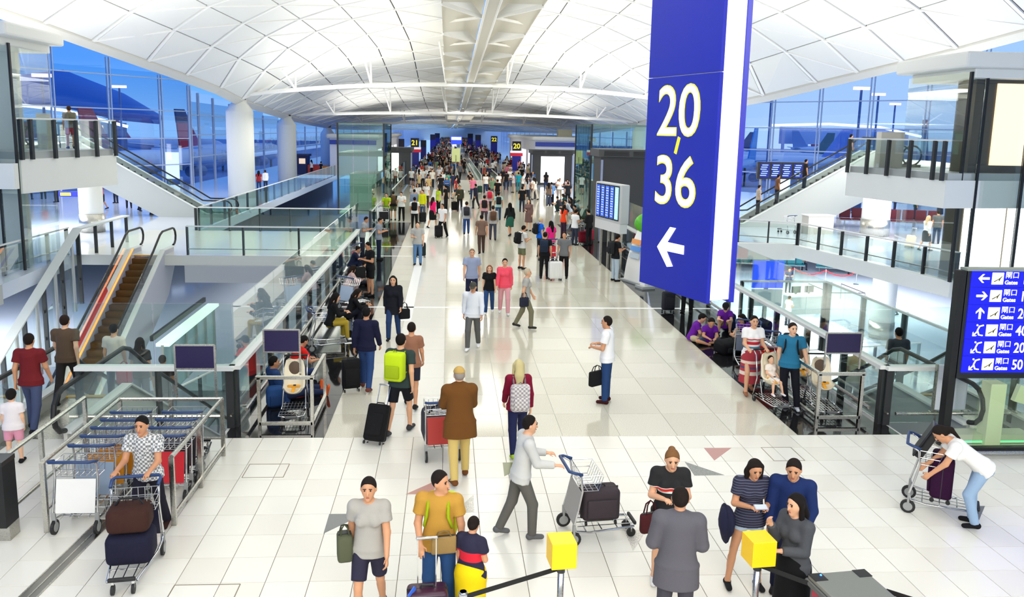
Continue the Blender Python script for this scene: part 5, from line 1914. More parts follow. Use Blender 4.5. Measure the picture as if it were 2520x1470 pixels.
pts = [(x, 0, z) for x, z in pr_] + [(0.45, 0, 1.9), (0.45, 0, 0.05)]
MB().prism([(x, -0.55, z) for x, _, z in pts], (0, 1.1, 0)).build('body', WHITE, t)
MB().box((-0.02, 0, 0.03), (1.4, 1.3, 0.06)).build('base', GREYP, t)
for k, (zz, c) in enumerate(((1.45, (230, 150, 70)), (1.2, (90, 150, 220)), (0.95, (190, 205, 215)))):
    MB().box((-0.43 + k * -0.03 + 0.14 * (1.45 - zz) * -0.2, 0.1, zz), (0.03, 0.6, 0.18), (0, 0.28, 0)).build('leaflet', mat(c, 0.4, name='leaflet'), t)
MB().ball((-0.05, 0.1, 2.12), (0.5, 0.22, 0.36), 18).build('leaf_top', mat((86, 178, 40), 0.35, name='leaf_green'), t, smooth=True)
MB().box((-0.2, -0.58, 1.0), (0.12, 0.05, 1.5), (0, 0.25, 0)).build('light_strip', mat((225, 232, 255), 0.4, emit=0.9, name='kiosk_light'), t)
t = thing('ticket_stand', 'narrow white stand on a square foot beside the information kiosk', 'stand', (6.85, 27.0, 0), 0.3)
MB().box((0, 0, 0.04), (0.5, 0.5, 0.08)).build('foot', GREYP, t)
MB().rbox((0.02, 0, 0.85), (0.14, 0.32, 1.6), 0.03, (0, 0.1, 0)).build('column', WHITE, t)
MB().box((-0.06, 0, 0.9), (0.02, 0.2, 1.2), (0, 0.1, 0)).build('dark_strip', mat((40, 48, 84), 0.3, name='stand_screen'), t)


def ad_box(label, x0, x1, y_, z1, dep, scr=None, louv=True):
    t = thing('advertising_box', label, 'advertising box')
    MB().box(((x0 + x1) / 2, y_ + dep / 2, z1 / 2), (x1 - x0, dep, z1)).build('case', mat((52, 52, 52), 0.5, name='charcoal'), t)
    if louv:
        MB().box(((x0 + x1) / 2, y_ + dep / 2 - 0.05, z1 - 0.12), (x1 - x0 + 0.3, dep + 0.3, 0.36)).build('cornice', mat((70, 70, 68), 0.45, name='cornice'), t)
        n = max(2, int((x1 - x0) / 1.2))
        for k in range(n):
            w = (x1 - x0) / n
            c = x0 + w * (k + 0.5)
            lv = MB()
            for q in range(5):
                lv.box((c, y_ - 0.22, z1 - 0.24 + q * 0.05), (w * 0.86, 0.02, 0.02))
            lv.build('louvre', mat((20, 20, 20), 0.5, name='louvre'), t, kind='stuff')
    for xx in (x0 + 0.05, x1 - 0.05):
        MB().box((xx, y_ - 0.03, z1 / 2 - 0.2), (0.1, 0.06, z1 - 0.5)).build('edge_trim', mat((150, 160, 190), 0.4, 0.3, name='edge_trim'), t)
    if scr:
        MB().box(((scr[0] + scr[1]) / 2, y_ - 0.04, (scr[2] + scr[3]) / 2), (scr[1] - scr[0], 0.06, scr[3] - scr[2])).build('screen', mat((255, 255, 255), 0.4, emit=1.6, name='white_screen'), t)
    return t


ad_box('dark charcoal advertising box with louvred top beside the flight display', 7.35, 11.6, 38.6, 4.45, 2.0)
ad_box('dark advertising box with a blank glowing white screen right of the gate 20 totem', 8.25, 12.4, 80, 3.45, 1.6, (9.2, 11.55, 0.25, 2.85))
ad_box('dark advertising box with a glowing white screen left of the gate 21 totem', -6.2, -3.5, 78, 3.5, 1.6, (-5.9, -4.75, 0.3, 3.0))


def totem(label, px, pyb, pyt, num, red=True, w=1.05, x=None, y_=None):
    if y_ is None:
        p = gz(px, pyb)
        x, y_ = p[0], p[1]
    zt = gy(px, pyt, y_)[2]
    t = thing('gate_totem', label, 'sign')
    MB().box((x, y_, zt / 2), (w, 0.5, zt)).build('case', BLUE, t)
    MB().box((x, y_ - 0.26, zt - 0.62), (w, 0.03, 1.2)).build('number_panel', mat((20, 24, 60), 0.4, name='number_panel'), t)
    if red:
        MB().box((x, y_ - 0.02, zt - 1.75), (w + 0.5, 0.56, 0.42)).build('red_band', mat((214, 30, 60), 0.4, emit=0.3, name='red_band'), t)
        MB().box((x, y_ - 0.02, zt - 1.4), (w + 0.5, 0.56, 0.3)).build('white_band', mat((250, 250, 250), 0.4, emit=0.5, name='white_band'), t)
    if num:
        lettering(num, 0.95, mat((240, 226, 60), 0.4, emit=0.8, name='number_yellow'), t, (x, y_ - 0.29, zt - 0.95), (PI / 2, 0, 0), 'number', ext=0.01, off=0.02, align='CENTER')


totem('blue gate totem numbered 21 with red band, left side of the concourse', 1021, 412, 340, '21', w=1.15)
totem('blue gate totem numbered 20 with red band, before the right white cabin', 1270, 420, 348, '20', w=1.15)
totem('smaller blue gate totem with yellow number 22 farther down the right side', 1215, 392, 335, '22', False, 1.2)
for lab, px, pb, pt, w in (('plain blue totem left of the gate 21 totem', 988, 400, 342, 0.9), ('plain blue totem right of the gate 20 totem above the cabin', 1322, 400, 350, 0.9),
                           ('slim blue totem behind the gate 21 totem', 1042, 392, 345, 1.0), ('slim blue totem far left with a pale screen', 1065, 375, 331, 1.2),
                           ('slim blue totem far down the left near the crowd', 1076, 365, 328, 1.4), ('slim blue totem far down the right', 1157, 370, 329, 1.4),
                           ('slim blue totem far right with a pale screen', 1176, 378, 332, 1.3)):
    totem(lab, px, pb, pt, '', False, w)
t = thing('overhead_sign', 'blue and white overhead sign above the moving walkway', 'sign')
p = gy(1123, 345, 100)
MB().box((p[0], 100, p[2]), (1.35, 0.2, 1.0)).build('panel', mat((40, 70, 230), 0.3, emit=0.7, name='lit_panel_blue'), t)
MB().box((p[0], 99.88, p[2] + 0.2), (1.2, 0.03, 0.35)).build('white_band', mat((240, 245, 255), 0.3, emit=0.9, name='lit_white'), t)
for s in (-0.5, 0.5):
    MB().bar((p[0] + s, 100, 0), (p[0] + s, 100, p[2]), 0.09).build('post', STEEL, t)
t = thing('walkway_sign', 'pale yellow-green panel at the start of the moving walkway', 'sign')
p = gy(1122, 382, 92)
MB().box((p[0], 92, p[2]), (0.9, 0.1, 1.5)).build('panel', mat((214, 222, 150), 0.4, emit=0.4, name='pale_panel'), t)
MB().bar((p[0], 92, 0), (p[0], 92, p[2]), 0.1).build('post', STEEL, t)
# shop cabins along both sides, and moving walkways
for lab, x0, x1, y0, y1, z1 in (('long white flat-roofed cabin right behind the gate 20 totem', 10.2, 17.0, 95, 135, 4.3), ('long white flat-roofed cabin left behind the gate 21 totem', -13.3, -8.1, 92, 135, 4.2)):
    t = thing('cabin', lab, 'cabin')
    MB().box(((x0 + x1) / 2, (y0 + y1) / 2, z1 / 2), (x1 - x0, y1 - y0, z1)).build('wall', mat((244, 244, 250), 0.5, name='cabin_wall'), t)
    MB().rbox(((x0 + x1) / 2, (y0 + y1) / 2, z1 + 0.15), (x1 - x0 + 0.8, y1 - y0 + 0.8, 0.5), 0.2).build('roof', WHITE, t)
    xf = x0 if x0 > 0 else x1
    for k in range(4):
        MB().box((xf, y0 + 5 + k * 9, 1.6), (0.1, 6, 2.6)).build('shop_front', mat((250, 250, 255), 0.4, emit=0.8, name='shop_light'), t)
    MB().box(((x0 + x1) / 2, y0 - 0.05, z1 - 0.5), (x1 - x0, 0.1, 0.5)).build('blue_band', mat((60, 80, 180), 0.4, name='cabin_band'), t)
p = gy(1392, 292 + 56, 97)
tag(MB().rbox((14.2, 99, 5.15), (1.7, 1.5, 0.95), 0.06).build('roof_unit', mat((206, 200, 170), 0.6, name='beige_unit')), 'beige box on the roof of the right white cabin', 'ventilation unit')
for lab, xa, xb in (('moving walkway with glass sides in the middle of the concourse, left lane', 0.9, 2.4), ('moving walkway with glass sides in the middle of the concourse, right lane', 3.2, 4.8)):
    t = thing('moving_walkway', lab, 'moving walkway')
    y0, y1 = 78, 125
    MB().box(((xa + xb) / 2, (y0 + y1) / 2, 0.02), (xb - xa, y1 - y0, 0.04)).build('belt', mat((90, 90, 92), 0.5, name='walkway_belt'), t)
    for x in (xa, xb):
        MB().box((x, (y0 + y1) / 2, 0.12), (0.24, y1 - y0, 0.24)).build('skirt', WMETAL, t)
        for k in range(8):
            a = y0 + (y1 - y0) * k / 8
            MB().box((x, a + (y1 - y0) / 16, 0.6), (0.02, (y1 - y0) / 8 - 0.05, 0.75)).build('glass_panel', GREENG, t)
        MB().tube([(x, y0 + 0.1, 0.25), (x, y0 - 0.25, 0.4), (x, y0 - 0.3, 0.7), (x, y0 - 0.1, 0.98), (x, y0 + 0.4, 1.02), (x, y1, 1.02)], 0.05, 6).build('handrail', mat((200, 202, 200), 0.4, name='pale_handrail'), t)
# blank screen and desk on the lower level right
t = thing('blue_screen', 'plain bright blue hanging screen seen through the right glass', 'screen')
yb = 27.2
a, b = gy(1855, 642, yb), gy(1925, 709, yb)
MB().box(((a[0] + b[0]) / 2, yb, (a[2] + b[2]) / 2), (b[0] - a[0], 0.1, a[2] - b[2])).build('panel', mat((44, 88, 255), 0.4, emit=0.75, name='blue_screen'), t)
MB().box(((a[0] + b[0]) / 2, yb, b[2] - 0.35), (b[0] - a[0], 0.06, 0.6)).build('lower_panel', mat((214, 220, 224), 0.4, name='pale_panel2'), t)
MB().bar(((a[0] + b[0]) / 2, yb + 0.1, LOW), ((a[0] + b[0]) / 2, yb + 0.1, a[2]), 0.12).build('post', STEEL, t)
p = gz(1975, 770, LOW)
t = thing('service_desk', 'grey service desk with monitors on the lower level, right', 'desk', p, 0.2)
MB().box((0, 0, 0.55), (2.3, 0.8, 1.1)).build('counter', mat((150, 158, 158), 0.5, name='desk_grey'), t)
MB().box((0, -0.05, 1.12), (2.5, 1.0, 0.06)).build('top', mat((196, 200, 200), 0.4, name='desk_top'), t)
for x in (-0.5, 0.4):
    MB().box((x, 0.1, 1.42), (0.6, 0.06, 0.4)).build('monitor', BLACK, t)
    MB().box((x, 0.12, 1.18), (0.1, 0.1, 0.1)).build('monitor_foot', BLACK, t)
t = thing('desk_barrier', 'low steel queue barrier beside the lower service desk', 'barrier')
p = gz(2040, 760, LOW)
for dx, dy in ((0, 0), (0, 3), (2.2, 0), (2.2, 3)):
    MB().bar((p[0] + dx, p[1] + dy, LOW), (p[0] + dx, p[1] + dy, LOW + 1), 0.06).build('post', STEEL, t)
for a, b in (((0, 0), (0, 3)), ((0, 0), (2.2, 0)), ((2.2, 0), (2.2, 3))):
    MB().bar((p[0] + a[0], p[1] + a[1], LOW + 1), (p[0] + b[0], p[1] + b[1], LOW + 1), 0.05).build('rail', DARK, t)
# teal waiting seats on the lower level
TEAL = mat((22, 120, 132), 0.5, name='teal_vinyl')


def bench(label, p0, p1, n, c=TEAL, z=LOW, facing=-1):
    t = thing('waiting_bench', label, 'bench')
    p0, p1 = Vector(p0), Vector(p1)
    d = (p1 - p0) / n
    h = d.normalized()
    f = Vector((h.y, -h.x, 0)) * (1 if facing < 0 else -1)
    R3 = Matrix((h, -f, Vector((0, 0, 1)))).transposed()
    for k in range(n):
        c0 = p0 + d * (k + 0.5)
        MB().rbox(c0 + Vector((0, 0, 0.43)), (d.length * 0.9, 0.5, 0.08), 0.03, R3).build('seat', c, t)
        MB().rbox(c0 - f * 0.26 + Vector((0, 0, 0.78)), (d.length * 0.9, 0.07, 0.6), 0.03, R3).build('backrest', c, t)
    MB().bar(p0 + Vector((0, 0, 0.36)), p1 + Vector((0, 0, 0.36)), 0.08).build('beam', STEEL, t)
    for s in (0.06, 0.5, 0.94):
        q = p0 + (p1 - p0) * s
        MB().bar((q.x, q.y, z), (q.x, q.y, z + 0.38), 0.06).build('leg', STEEL, t)


bench('row of teal waiting seats on the right lower level behind the red rope', (23.0, 62.5, LOW), (28.2, 61.0, LOW), 8)
bench('second row of teal waiting seats farther right under the wing floor', (28.9, 60.6, LOW), (33.0, 59.0, LOW), 6)
t = thing('rope_barrier', 'red rope on chrome posts before the teal seats', 'rope barrier')
rp = [(23.0, 57.0), (25.3, 56.4), (27.4, 55.8), (29.4, 55.2)]
for x, y_ in rp:
    MB().cyl((x, y_, LOW), (x, y_, LOW + 1.0), 0.04, 8).build('post', CHROME, t)
    MB().cyl((x, y_, LOW), (x, y_, LOW + 0.04), 0.2, 12).build('base', CHROME, t)
for a, b in zip(rp, rp[1:]):
    MB().tube([(a[0] + (b[0] - a[0]) * k / 8, a[1] + (b[1] - a[1]) * k / 8, LOW + 0.92 - 0.35 * (1 - (k / 4 - 1) ** 2)) for k in range(9)], 0.04, 6).build('rope', mat((170, 22, 40), 0.7, name='red_rope'), t)
# maroon seats and screens in the right wing, screens below the right stairs
bench('row of maroon seats in the right wing beyond the white pillar', (23.6, 47.0, 0), (29.0, 45.4, 0), 8, mat((112, 20, 44), 0.5, name='maroon_vinyl'), 0)
bench('row of dark blue seats at the back of the right wing by the windows', (22.6, 52.4, 0), (27.0, 50.8, 0), 7, mat((24, 60, 120), 0.5, name='blue_vinyl'), 0)
t = thing('departure_screens', 'bank of four dark departure screens below the right side stairs', 'display')
ys_ = 50.0
a, b = gy(1868, 402, ys_), gy(1975, 438, ys_)
MB().box(((a[0] + b[0]) / 2, ys_, (a[2] + b[2]) / 2), (b[0] - a[0] + 0.2, 0.2, a[2] - b[2] + 0.2)).build('case', mat((40, 40, 50), 0.5, name='screen_case'), t)
for k in range(4):
    w = (b[0] - a[0]) / 4
    c = a[0] + w * (k + 0.5)
    MB().box((c, ys_ - 0.11, (a[2] + b[2]) / 2), (w * 0.8, 0.03, a[2] - b[2])).build('screen', mat((24, 40, 130), 0.3, emit=0.6, name='dim_screen'), t)
    rw = MB()
    for r in range(6):
        rw.box((c - 0.05 * (r % 3), ys_ - 0.13, a[2] - 0.1 - r * (a[2] - b[2] - 0.1) / 6), (w * 0.55, 0.01, 0.05))
    rw.build('text_rows', mat((170, 200, 240), 0.3, emit=0.8, name='screen_text'), t, kind='stuff')
for x in (a[0] + 0.2, b[0] - 0.2):
    MB().bar((x, ys_ + 0.1, 0), (x, ys_ + 0.1, b[2]), 0.1).build('post', STEEL, t)
tag(MB().box((*gz(1930, 480, 0)[:2], 1.0), (0.8, 0.3, 2.0)).build('light_panel', mat((235, 248, 255), 0.4, emit=1.2, name='lightbox')), 'small glowing white lightbox beside the right side stairs', 'lightbox')
tag(MB().box((*gz(425, 440, 0)[:2], 1.3), (1.3, 0.3, 2.6)).build('light_panel', mat((235, 248, 255), 0.4, emit=1.2, name='lightbox')), 'glowing white lightbox by the blue windows on the left', 'lightbox')
p = gz(2010, 575, 0)
t = thing('gate_desk', 'pale grey gate desk in the right wing near the railing', 'desk', p, 0.1)
MB().box((0, 0, 0.5), (1.5, 0.7, 1.0)).build('counter', mat((206, 200, 190), 0.5, name='beige_desk'), t)
MB().box((0, -0.02, 1.02), (1.6, 0.8, 0.05)).build('top', WHITE, t)
luggage_trolley((p[0] - 1.6, p[1] - 0.4, 0), 0.4, 'empty luggage trolley parked by the grey gate desk in the right wing', None)
# lounge furniture on the left gallery
t = thing('snack_cart', 'dark blue snack cart with red and orange counters on the left gallery', 'cart', (*gz(742, 428, 0)[:2], 0))
MB().box((0, 0, 1.0), (1.6, 2.2, 2.0)).build('body', mat((24, 34, 84), 0.5, name='cart_blue'), t)
MB().box((0, 0, 2.15), (1.9, 2.5, 0.25)).build('canopy', mat((40, 40, 70), 0.5, name='cart_canopy'), t)
MB().box((0.3, -1.12, 1.5), (0.7, 0.05, 0.6)).build('panel', mat((250, 220, 180), 0.4, emit=0.6, name='cart_light'), t)
MB().box((1.6, -0.4, 0.55), (1.4, 1.6, 1.1)).build('counter', mat((204, 50, 30), 0.5, name='cart_red'), t)
MB().box((2.8, -0.2, 0.5), (0.9, 1.4, 1.0)).build('counter', mat((228, 130, 40), 0.5, name='cart_orange'), t)
for k in range(5):
    bench('row of grey gallery seats along the left windows, number %s from the cart' % ('one two three four five'.split()[k]), (-14.2, 98 + k * 7, 0), (-14.2, 103 + k * 7, 0), 6, mat((70, 76, 92), 0.5, name='grey_vinyl'), 0, 1)
# lit ledge in the left stairwell
t = thing('lit_ledge', 'greenish white lit ledge running down in the left stairwell', 'light ledge')
a, b = Vector((*gz(400, 850, -3)[:2], -3)), Vector((*gz(525, 750, -3)[:2], -3))
MB().bar(a, b, 0.5, 0.12).build('ledge', mat((226, 250, 238), 0.4, emit=0.8, name='lit_glass'), t)
MB().bar(a + Vector((-0.4, 0, 0.25)), b + Vector((-0.4, 0, 0.25)), 0.12, 0.2).build('dark_rail', DARK, t)
for k in range(6):
    c = a + (b - a) * (k / 5)
    MB().bar((c.x, c.y, LOW), c, 0.1).build('post', GREYP, t)
MB().bar(a + Vector((0.0, 0, -1.1)), b + Vector((0.0, 0, -1.1)), 0.06, 2.1).build('front', GREENG, t)


# --- aircraft outside ---------------------------------------------------------------------------------
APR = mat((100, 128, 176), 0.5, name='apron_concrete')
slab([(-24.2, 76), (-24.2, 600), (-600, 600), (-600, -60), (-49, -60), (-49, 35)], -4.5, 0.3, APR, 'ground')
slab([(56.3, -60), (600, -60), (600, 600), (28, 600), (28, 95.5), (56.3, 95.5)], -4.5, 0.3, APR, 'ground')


def airliner(label, x, y_, s, heading, tail, body=(214, 222, 236), fin2=None):
    L, r = 38 * s, 2.0 * s          # (x, y_) is where the tail fin stands
    t = thing('airliner', label, 'aircraft', (x - 0.43 * L * math.cos(heading), y_ - 0.43 * L * math.sin(heading), -4.5), heading)
    z = 4.0 * s
    prof = [(-0.5, .06), (-0.485, .35), (-0.45, .7), (-0.38, .97), (-0.3, 1), (0.18, 1), (0.3, .86), (0.42, .45), (0.5, .12)]
    rings = []
    for u, q in prof:
        cz = z + (r * (1 - q) * 0.55 if u > 0.1 else -r * (1 - q) * 0.15)
        rings.append([(u * L, r * q * math.cos(2 * PI * k / 14), cz + r * q * math.sin(2 * PI * k / 14)) for k in range(14)])
    vs = [p for g in rings for p in g]
    fs = [(i * 14 + k, (i + 1) * 14 + k, (i + 1) * 14 + (k + 1) % 14, i * 14 + (k + 1) % 14) for i in range(len(rings) - 1) for k in range(14)]
    MB().add(vs, fs).build('fuselage', mat(body, 0.3, name='aircraft_white'), t, smooth=True)
    m = mat(tail, 0.4, name='tail_paint')
    fin = [(0.30 * L, z + r * 0.7), (0.43 * L, z + r * 4.4), (0.50 * L, z + r * 4.4), (0.475 * L, z + r * 0.6)]
    MB().prism([(px, -0.15 * s, pz) for px, pz in fin], (0, 0.3 * s, 0)).build('tail_fin', m, t)
    if fin2:
        f2 = [(0.385 * L, z + r * 3.1), (0.43 * L, z + r * 4.42), (0.502 * L, z + r * 4.42), (0.492 * L, z + r * 3.1)]
        MB().prism([(px, -0.2 * s, pz) for px, pz in f2], (0, 0.4 * s, 0)).build('tail_tip', mat(fin2, 0.4, name='tail_paint'), t)
    for sg in (-1, 1):
        MB().prism([(0.38 * L, 0, z + r * 0.5), (0.47 * L, sg * 5.2 * s, z + r * 0.7), (0.5 * L, sg * 5.2 * s, z + r * 0.7), (0.46 * L, 0, z + r * 0.5)], (0, 0, 0.2 * s)).build('tailplane', mat(body, 0.3, name='aircraft_white'), t)
        MB().prism([(-0.12 * L, sg * r * 0.8, z - r * 0.5), (0.13 * L, sg * 16 * s, z + r * 0.2), (0.18 * L, sg * 16 * s, z + r * 0.2), (0.08 * L, sg * r * 0.8, z - r * 0.5)], (0, 0, 0.35 * s)).build('wing', mat(body, 0.3, name='aircraft_white'), t)
        MB().cyl((-0.1 * L, sg * 5.2 * s, z - r * 0.9), (0.0 * L, sg * 5.2 * s, z - r * 0.9), 0.95 * s, 12).build('engine', mat((150, 160, 180), 0.4, name='engine'), t)
    for gx, gy_ in ((-0.38 * L, 0), (0.03 * L, 2.2 * s), (0.03 * L, -2.2 * s)):
        MB().bar((gx, gy_, 0), (gx, gy_, z), 0.35 * s).build('gear', DARK, t)


def ax(px, y_):
    return (px - 1103) / 1976 * y_


for lab, px, y_, sc_, hd, c, bc, tip in (
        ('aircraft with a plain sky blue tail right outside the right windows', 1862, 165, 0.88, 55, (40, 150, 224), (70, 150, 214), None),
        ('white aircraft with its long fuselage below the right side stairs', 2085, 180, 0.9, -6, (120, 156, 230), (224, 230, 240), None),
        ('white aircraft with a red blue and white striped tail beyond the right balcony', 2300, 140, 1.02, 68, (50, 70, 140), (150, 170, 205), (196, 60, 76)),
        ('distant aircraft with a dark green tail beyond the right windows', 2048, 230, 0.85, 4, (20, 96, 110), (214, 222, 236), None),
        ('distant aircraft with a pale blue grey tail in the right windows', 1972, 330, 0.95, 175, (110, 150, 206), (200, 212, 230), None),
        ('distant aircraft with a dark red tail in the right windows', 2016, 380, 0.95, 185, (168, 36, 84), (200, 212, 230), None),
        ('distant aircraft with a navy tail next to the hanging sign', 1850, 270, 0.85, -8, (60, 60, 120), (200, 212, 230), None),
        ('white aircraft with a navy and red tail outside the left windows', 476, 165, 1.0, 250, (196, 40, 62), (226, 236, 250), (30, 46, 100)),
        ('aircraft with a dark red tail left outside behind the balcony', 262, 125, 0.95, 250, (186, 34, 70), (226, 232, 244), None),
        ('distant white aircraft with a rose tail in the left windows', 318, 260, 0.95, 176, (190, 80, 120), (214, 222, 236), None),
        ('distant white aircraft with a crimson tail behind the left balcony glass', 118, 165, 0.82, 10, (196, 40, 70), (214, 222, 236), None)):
    airliner(lab, ax(px, y_), y_, sc_, math.radians(hd), c, bc, tip)
# terminal building and lights across the apron at left
t = thing('far_terminal', 'long low terminal roof with a lit edge across the apron on the left', 'building')
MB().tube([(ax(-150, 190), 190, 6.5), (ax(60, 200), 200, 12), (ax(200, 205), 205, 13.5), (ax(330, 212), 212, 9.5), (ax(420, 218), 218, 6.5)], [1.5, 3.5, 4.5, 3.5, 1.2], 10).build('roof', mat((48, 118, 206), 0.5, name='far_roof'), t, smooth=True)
MB().tube([(ax(-60, 186), 186, 8.6), (ax(60, 195), 195, 9.6), (ax(200, 200), 200, 8.2), (ax(345, 206), 206, 4.6)], 0.35, 6).build('lit_line', mat((250, 252, 255), 0.4, emit=2.2, name='lit_line'), t)
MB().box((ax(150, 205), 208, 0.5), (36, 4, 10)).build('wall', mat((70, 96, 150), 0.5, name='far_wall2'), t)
for k in range(7):
    MB().box((ax(50 + k * 36, 203), 202 + k * 0.6, 3.5), (2.3, 0.3, 2.6)).build('window', mat((255, 214, 170), 0.4, emit=1.3, name='warm_window'), t)
t = thing('streak_canopy', 'added pale canopy across the apron, its bright edge imitating a reflection in the right windows', 'building')
MB().tube([(ax(1900, 330), 330, 9.5), (ax(2050, 330), 330, 10.5), (ax(2180, 330), 330, 9.6), (ax(2290, 330), 330, 6.0)], 0.5, 6).build('lit_line', mat((250, 252, 255), 0.4, emit=1.6, name='lit_line'), t)  # glowing tube imitates a streak of lights mirrored in the window glass
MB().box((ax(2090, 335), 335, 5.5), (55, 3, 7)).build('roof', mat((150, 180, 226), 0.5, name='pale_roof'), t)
for q in range(6):
    MB().box((ax(1930 + q * 60, 335), 333, -1.2), (1, 1, 6.6)).build('post', mat((150, 180, 226), 0.5, name='pale_roof'), t)
for k, (px, y_, h_) in enumerate(((155, 150, 13.5), (2125, 160, 15), (2170, 190, 15.5), (1898, 170, 16), (2215, 230, 15), (330, 200, 14))):
    t = thing('apron_lamp', 'tall thin floodlight mast on the apron, ' + ('left behind the balcony', 'right above the white aircraft', 'right beside the striped tail', 'next to the hanging sign', 'far right between tails', 'left near the far terminal')[k], 'light mast')
    x = ax(px, y_)
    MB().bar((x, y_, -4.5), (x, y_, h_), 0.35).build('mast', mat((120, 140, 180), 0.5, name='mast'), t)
    MB().box((x, y_, h_), (3.2, 0.6, 0.6)).build('lamp_head', mat((255, 210, 200), 0.4, emit=2.0, name='apron_light'), t)


# ================================================================ THE PEOPLE
HAIRC = [(22, 17, 15), (30, 22, 18), (40, 28, 22), (18, 15, 15)]
SK = [(220, 168, 132), (206, 150, 112), (228, 180, 146), (196, 140, 104)]
NAVYC, BLK, WHT, JEAN, KHA, GRY = (28, 34, 62), (20, 20, 22), (236, 236, 234), (44, 72, 116), (176, 150, 92), (120, 122, 126)


def NP(label, px, py, head, tcol, bcol, z=0.0, htop=False, h=1.70, hair=None, skinc=0, shoe=(30, 30, 32), extra=None, hairc=None, **kw):
    """a fully built person; (px, py) is where the feet (or, with htop, the crown) are in the photograph"""
    p = gz(px, py, z + h) if htop else gz(px, py, z)
    cols = dict(top=tcol, bottom=bcol, shoe=shoe, skin=SK[skinc], hair=hairc or HAIRC[skinc])
    if extra:
        cols.update(extra)
    return near_person(label, (p[0], p[1], z), head, cols, h=h, hair=hair or 'short', **kw)


# ---- foreground
o, J = NP('man in a white tee and blue jeans standing with arms folded, briefcase at his side', 1490, 990, 68, (240, 240, 240), (38, 66, 112), h=1.74, shoe=(60, 20, 22), pose='stand', top='tee', skinc=1, build=1.05,
          over=dict(aR=((.12, .25, -1), (-.7, .6, .1)), aL=((-.12, .2, -1), (.55, .75, -.1)), turn=.1))
hp = gz(1466, 915, 0.78)
handbag((o.location.x - 0.22, o.location.y - 0.12, 0.80), (22, 22, 24), 'black briefcase bag beside the man in the white tee', (0.36, 0.12, 0.3), 0.6, 0.12)
o, J = NP('man in a brown jacket, khaki trousers and tan flat cap pushing a luggage trolley away', 1130, 1180, 8, (104, 66, 26), (206, 180, 108), h=1.76, hair='cap', shoe=(110, 66, 34), pose='push', top='coat', skinc=2, build=1.16,
          extra=dict(cap=(190, 156, 88), hair=(150, 140, 130)), hairc=(150, 140, 130))
luggage_trolley((o.location.x - 0.25, o.location.y + 0.65, 0), 0.15, 'luggage trolley loaded with a dark bag, pushed by the man in the brown jacket', (170, 50, 44))
t = thing('duffel_bag', 'dark grey duffel bag on the trolley of the man in the brown jacket', 'bag', (o.location.x - 0.35, o.location.y + 1.05, 0.2), 0.15)
MB().rbox((0, 0, 0.28), (0.5, 0.6, 0.52), 0.1, None, 3).build('bag', cloth((60, 60, 66)), t, smooth=True)
MB().tube([(-0.2, -0.2, 0.5), (-0.1, -0.1, 0.62), (0.1, 0.1, 0.62), (0.2, 0.2, 0.5)], 0.015, 6).build('handle', cloth((30, 30, 34)), t)
o, J = NP('fair-haired woman in a maroon top and navy trousers walking away with a checked backpack', 1272, 1118, 5, (120, 14, 44), (30, 34, 70), h=1.62, hair='long', fem=True, shoe=(150, 180, 40), pose='walk', top='long', skinc=2, hairc=(196, 182, 130))
bp = backpack(o, J, (176, 168, 164), 'grey and white checked backpack of the fair-haired woman', (120, 110, 112), (0.32, 0.15, 0.46), 0.12)
for c in bp.children:
    if c.name.startswith(('bag', 'pocket')):
        c.data.materials[0] = plaid((206, 202, 198), (150, 142, 146), 0.035)
o, J = NP('man in a mustard tee and jeans looking back, holding the handle of a plum suitcase', 1082, 1158, 172, (186, 140, 58), (40, 74, 120), htop=True, h=1.72, pose='hold', top='tee', skinc=1, over=dict(aR=((.16, .12, -1), (-.25, .85, -.55)), aL=((-.2, -.02, -1), (-.05, .1, -1)), turn=-1.1, nod=.15))
mo = o
backpack(o, J, (196, 214, 10), 'lime yellow backpack slung on the man in the mustard tee', (150, 170, 10), (0.34, 0.22, 0.46), 0.12)
handbag((o.location.x + 0.05, o.location.y - 0.19, 1.13), (150, 122, 74), 'flat tan shoulder bag across the front of the man in the mustard tee', (0.27, 0.05, 0.2), 0.15, 0.06)
sp_ = gz(1052, 1440, 0.62)
suitcase((sp_[0], sp_[1] - 0.05, 0), 0.1, (62, 24, 50), 'plum ribbed hard suitcase with tall chrome handle before the mustard tee', (0.42, 0.26, 0.55), 0.50)
MB().bar((-0.13, -0.05, 0.66), (-0.2, -0.12, 0.60), 0.012, 0.05).build('luggage_tag', mat((60, 110, 220), 0.5, name='blue_tag'), bpy.data.objects['suitcase'])
o, J = NP('woman in a navy and red top and long yellow skirt, seen from behind', 1160, 1278, -30, (28, 26, 54), (236, 204, 14), htop=True, h=1.26, pose='hold', top='tee', bottom='long_skirt', fem=True, skinc=1, hair='bun', build=1.22, nod=.4)
top_of(o).material_slots[0].material = band((28, 26, 54), [(0.82, 0.92, (206, 20, 44))])
o, J = NP('traveller in a pale grey tee and dark shorts with an olive strap bag', 908, 1172, 178, (168, 164, 156), (46, 44, 62), htop=True, h=1.68, pose='walk', top='tee', bottom='shorts', fem=True, hair='pony', skinc=1)
handbag((o.location.x - 0.26, o.location.y - 0.02, 1.15), (84, 88, 66), 'olive strap bag of the traveller in pale grey', (0.16, 0.2, 0.3), 0.2, 0.1)
o, J = NP('traveller in grey trousers pushing a trolley sideways across the tiles', 1278, 1322, -82, (196, 196, 192), (96, 94, 88), h=1.68, pose='push', top='long', skinc=0, shoe=(100, 100, 102))
luggage_trolley((o.location.x + 0.62, o.location.y + 0.0, 0), math.radians(-84), 'luggage trolley with a dark case crossing the tiles behind the left yellow cube', (150, 148, 146))
suitcase((o.location.x + 1.05, o.location.y + 0.02, 0.2), 0.1, (62, 54, 58), 'dark brown soft case on the trolley crossing the tiles', (0.5, 0.3, 0.42), 0, False)
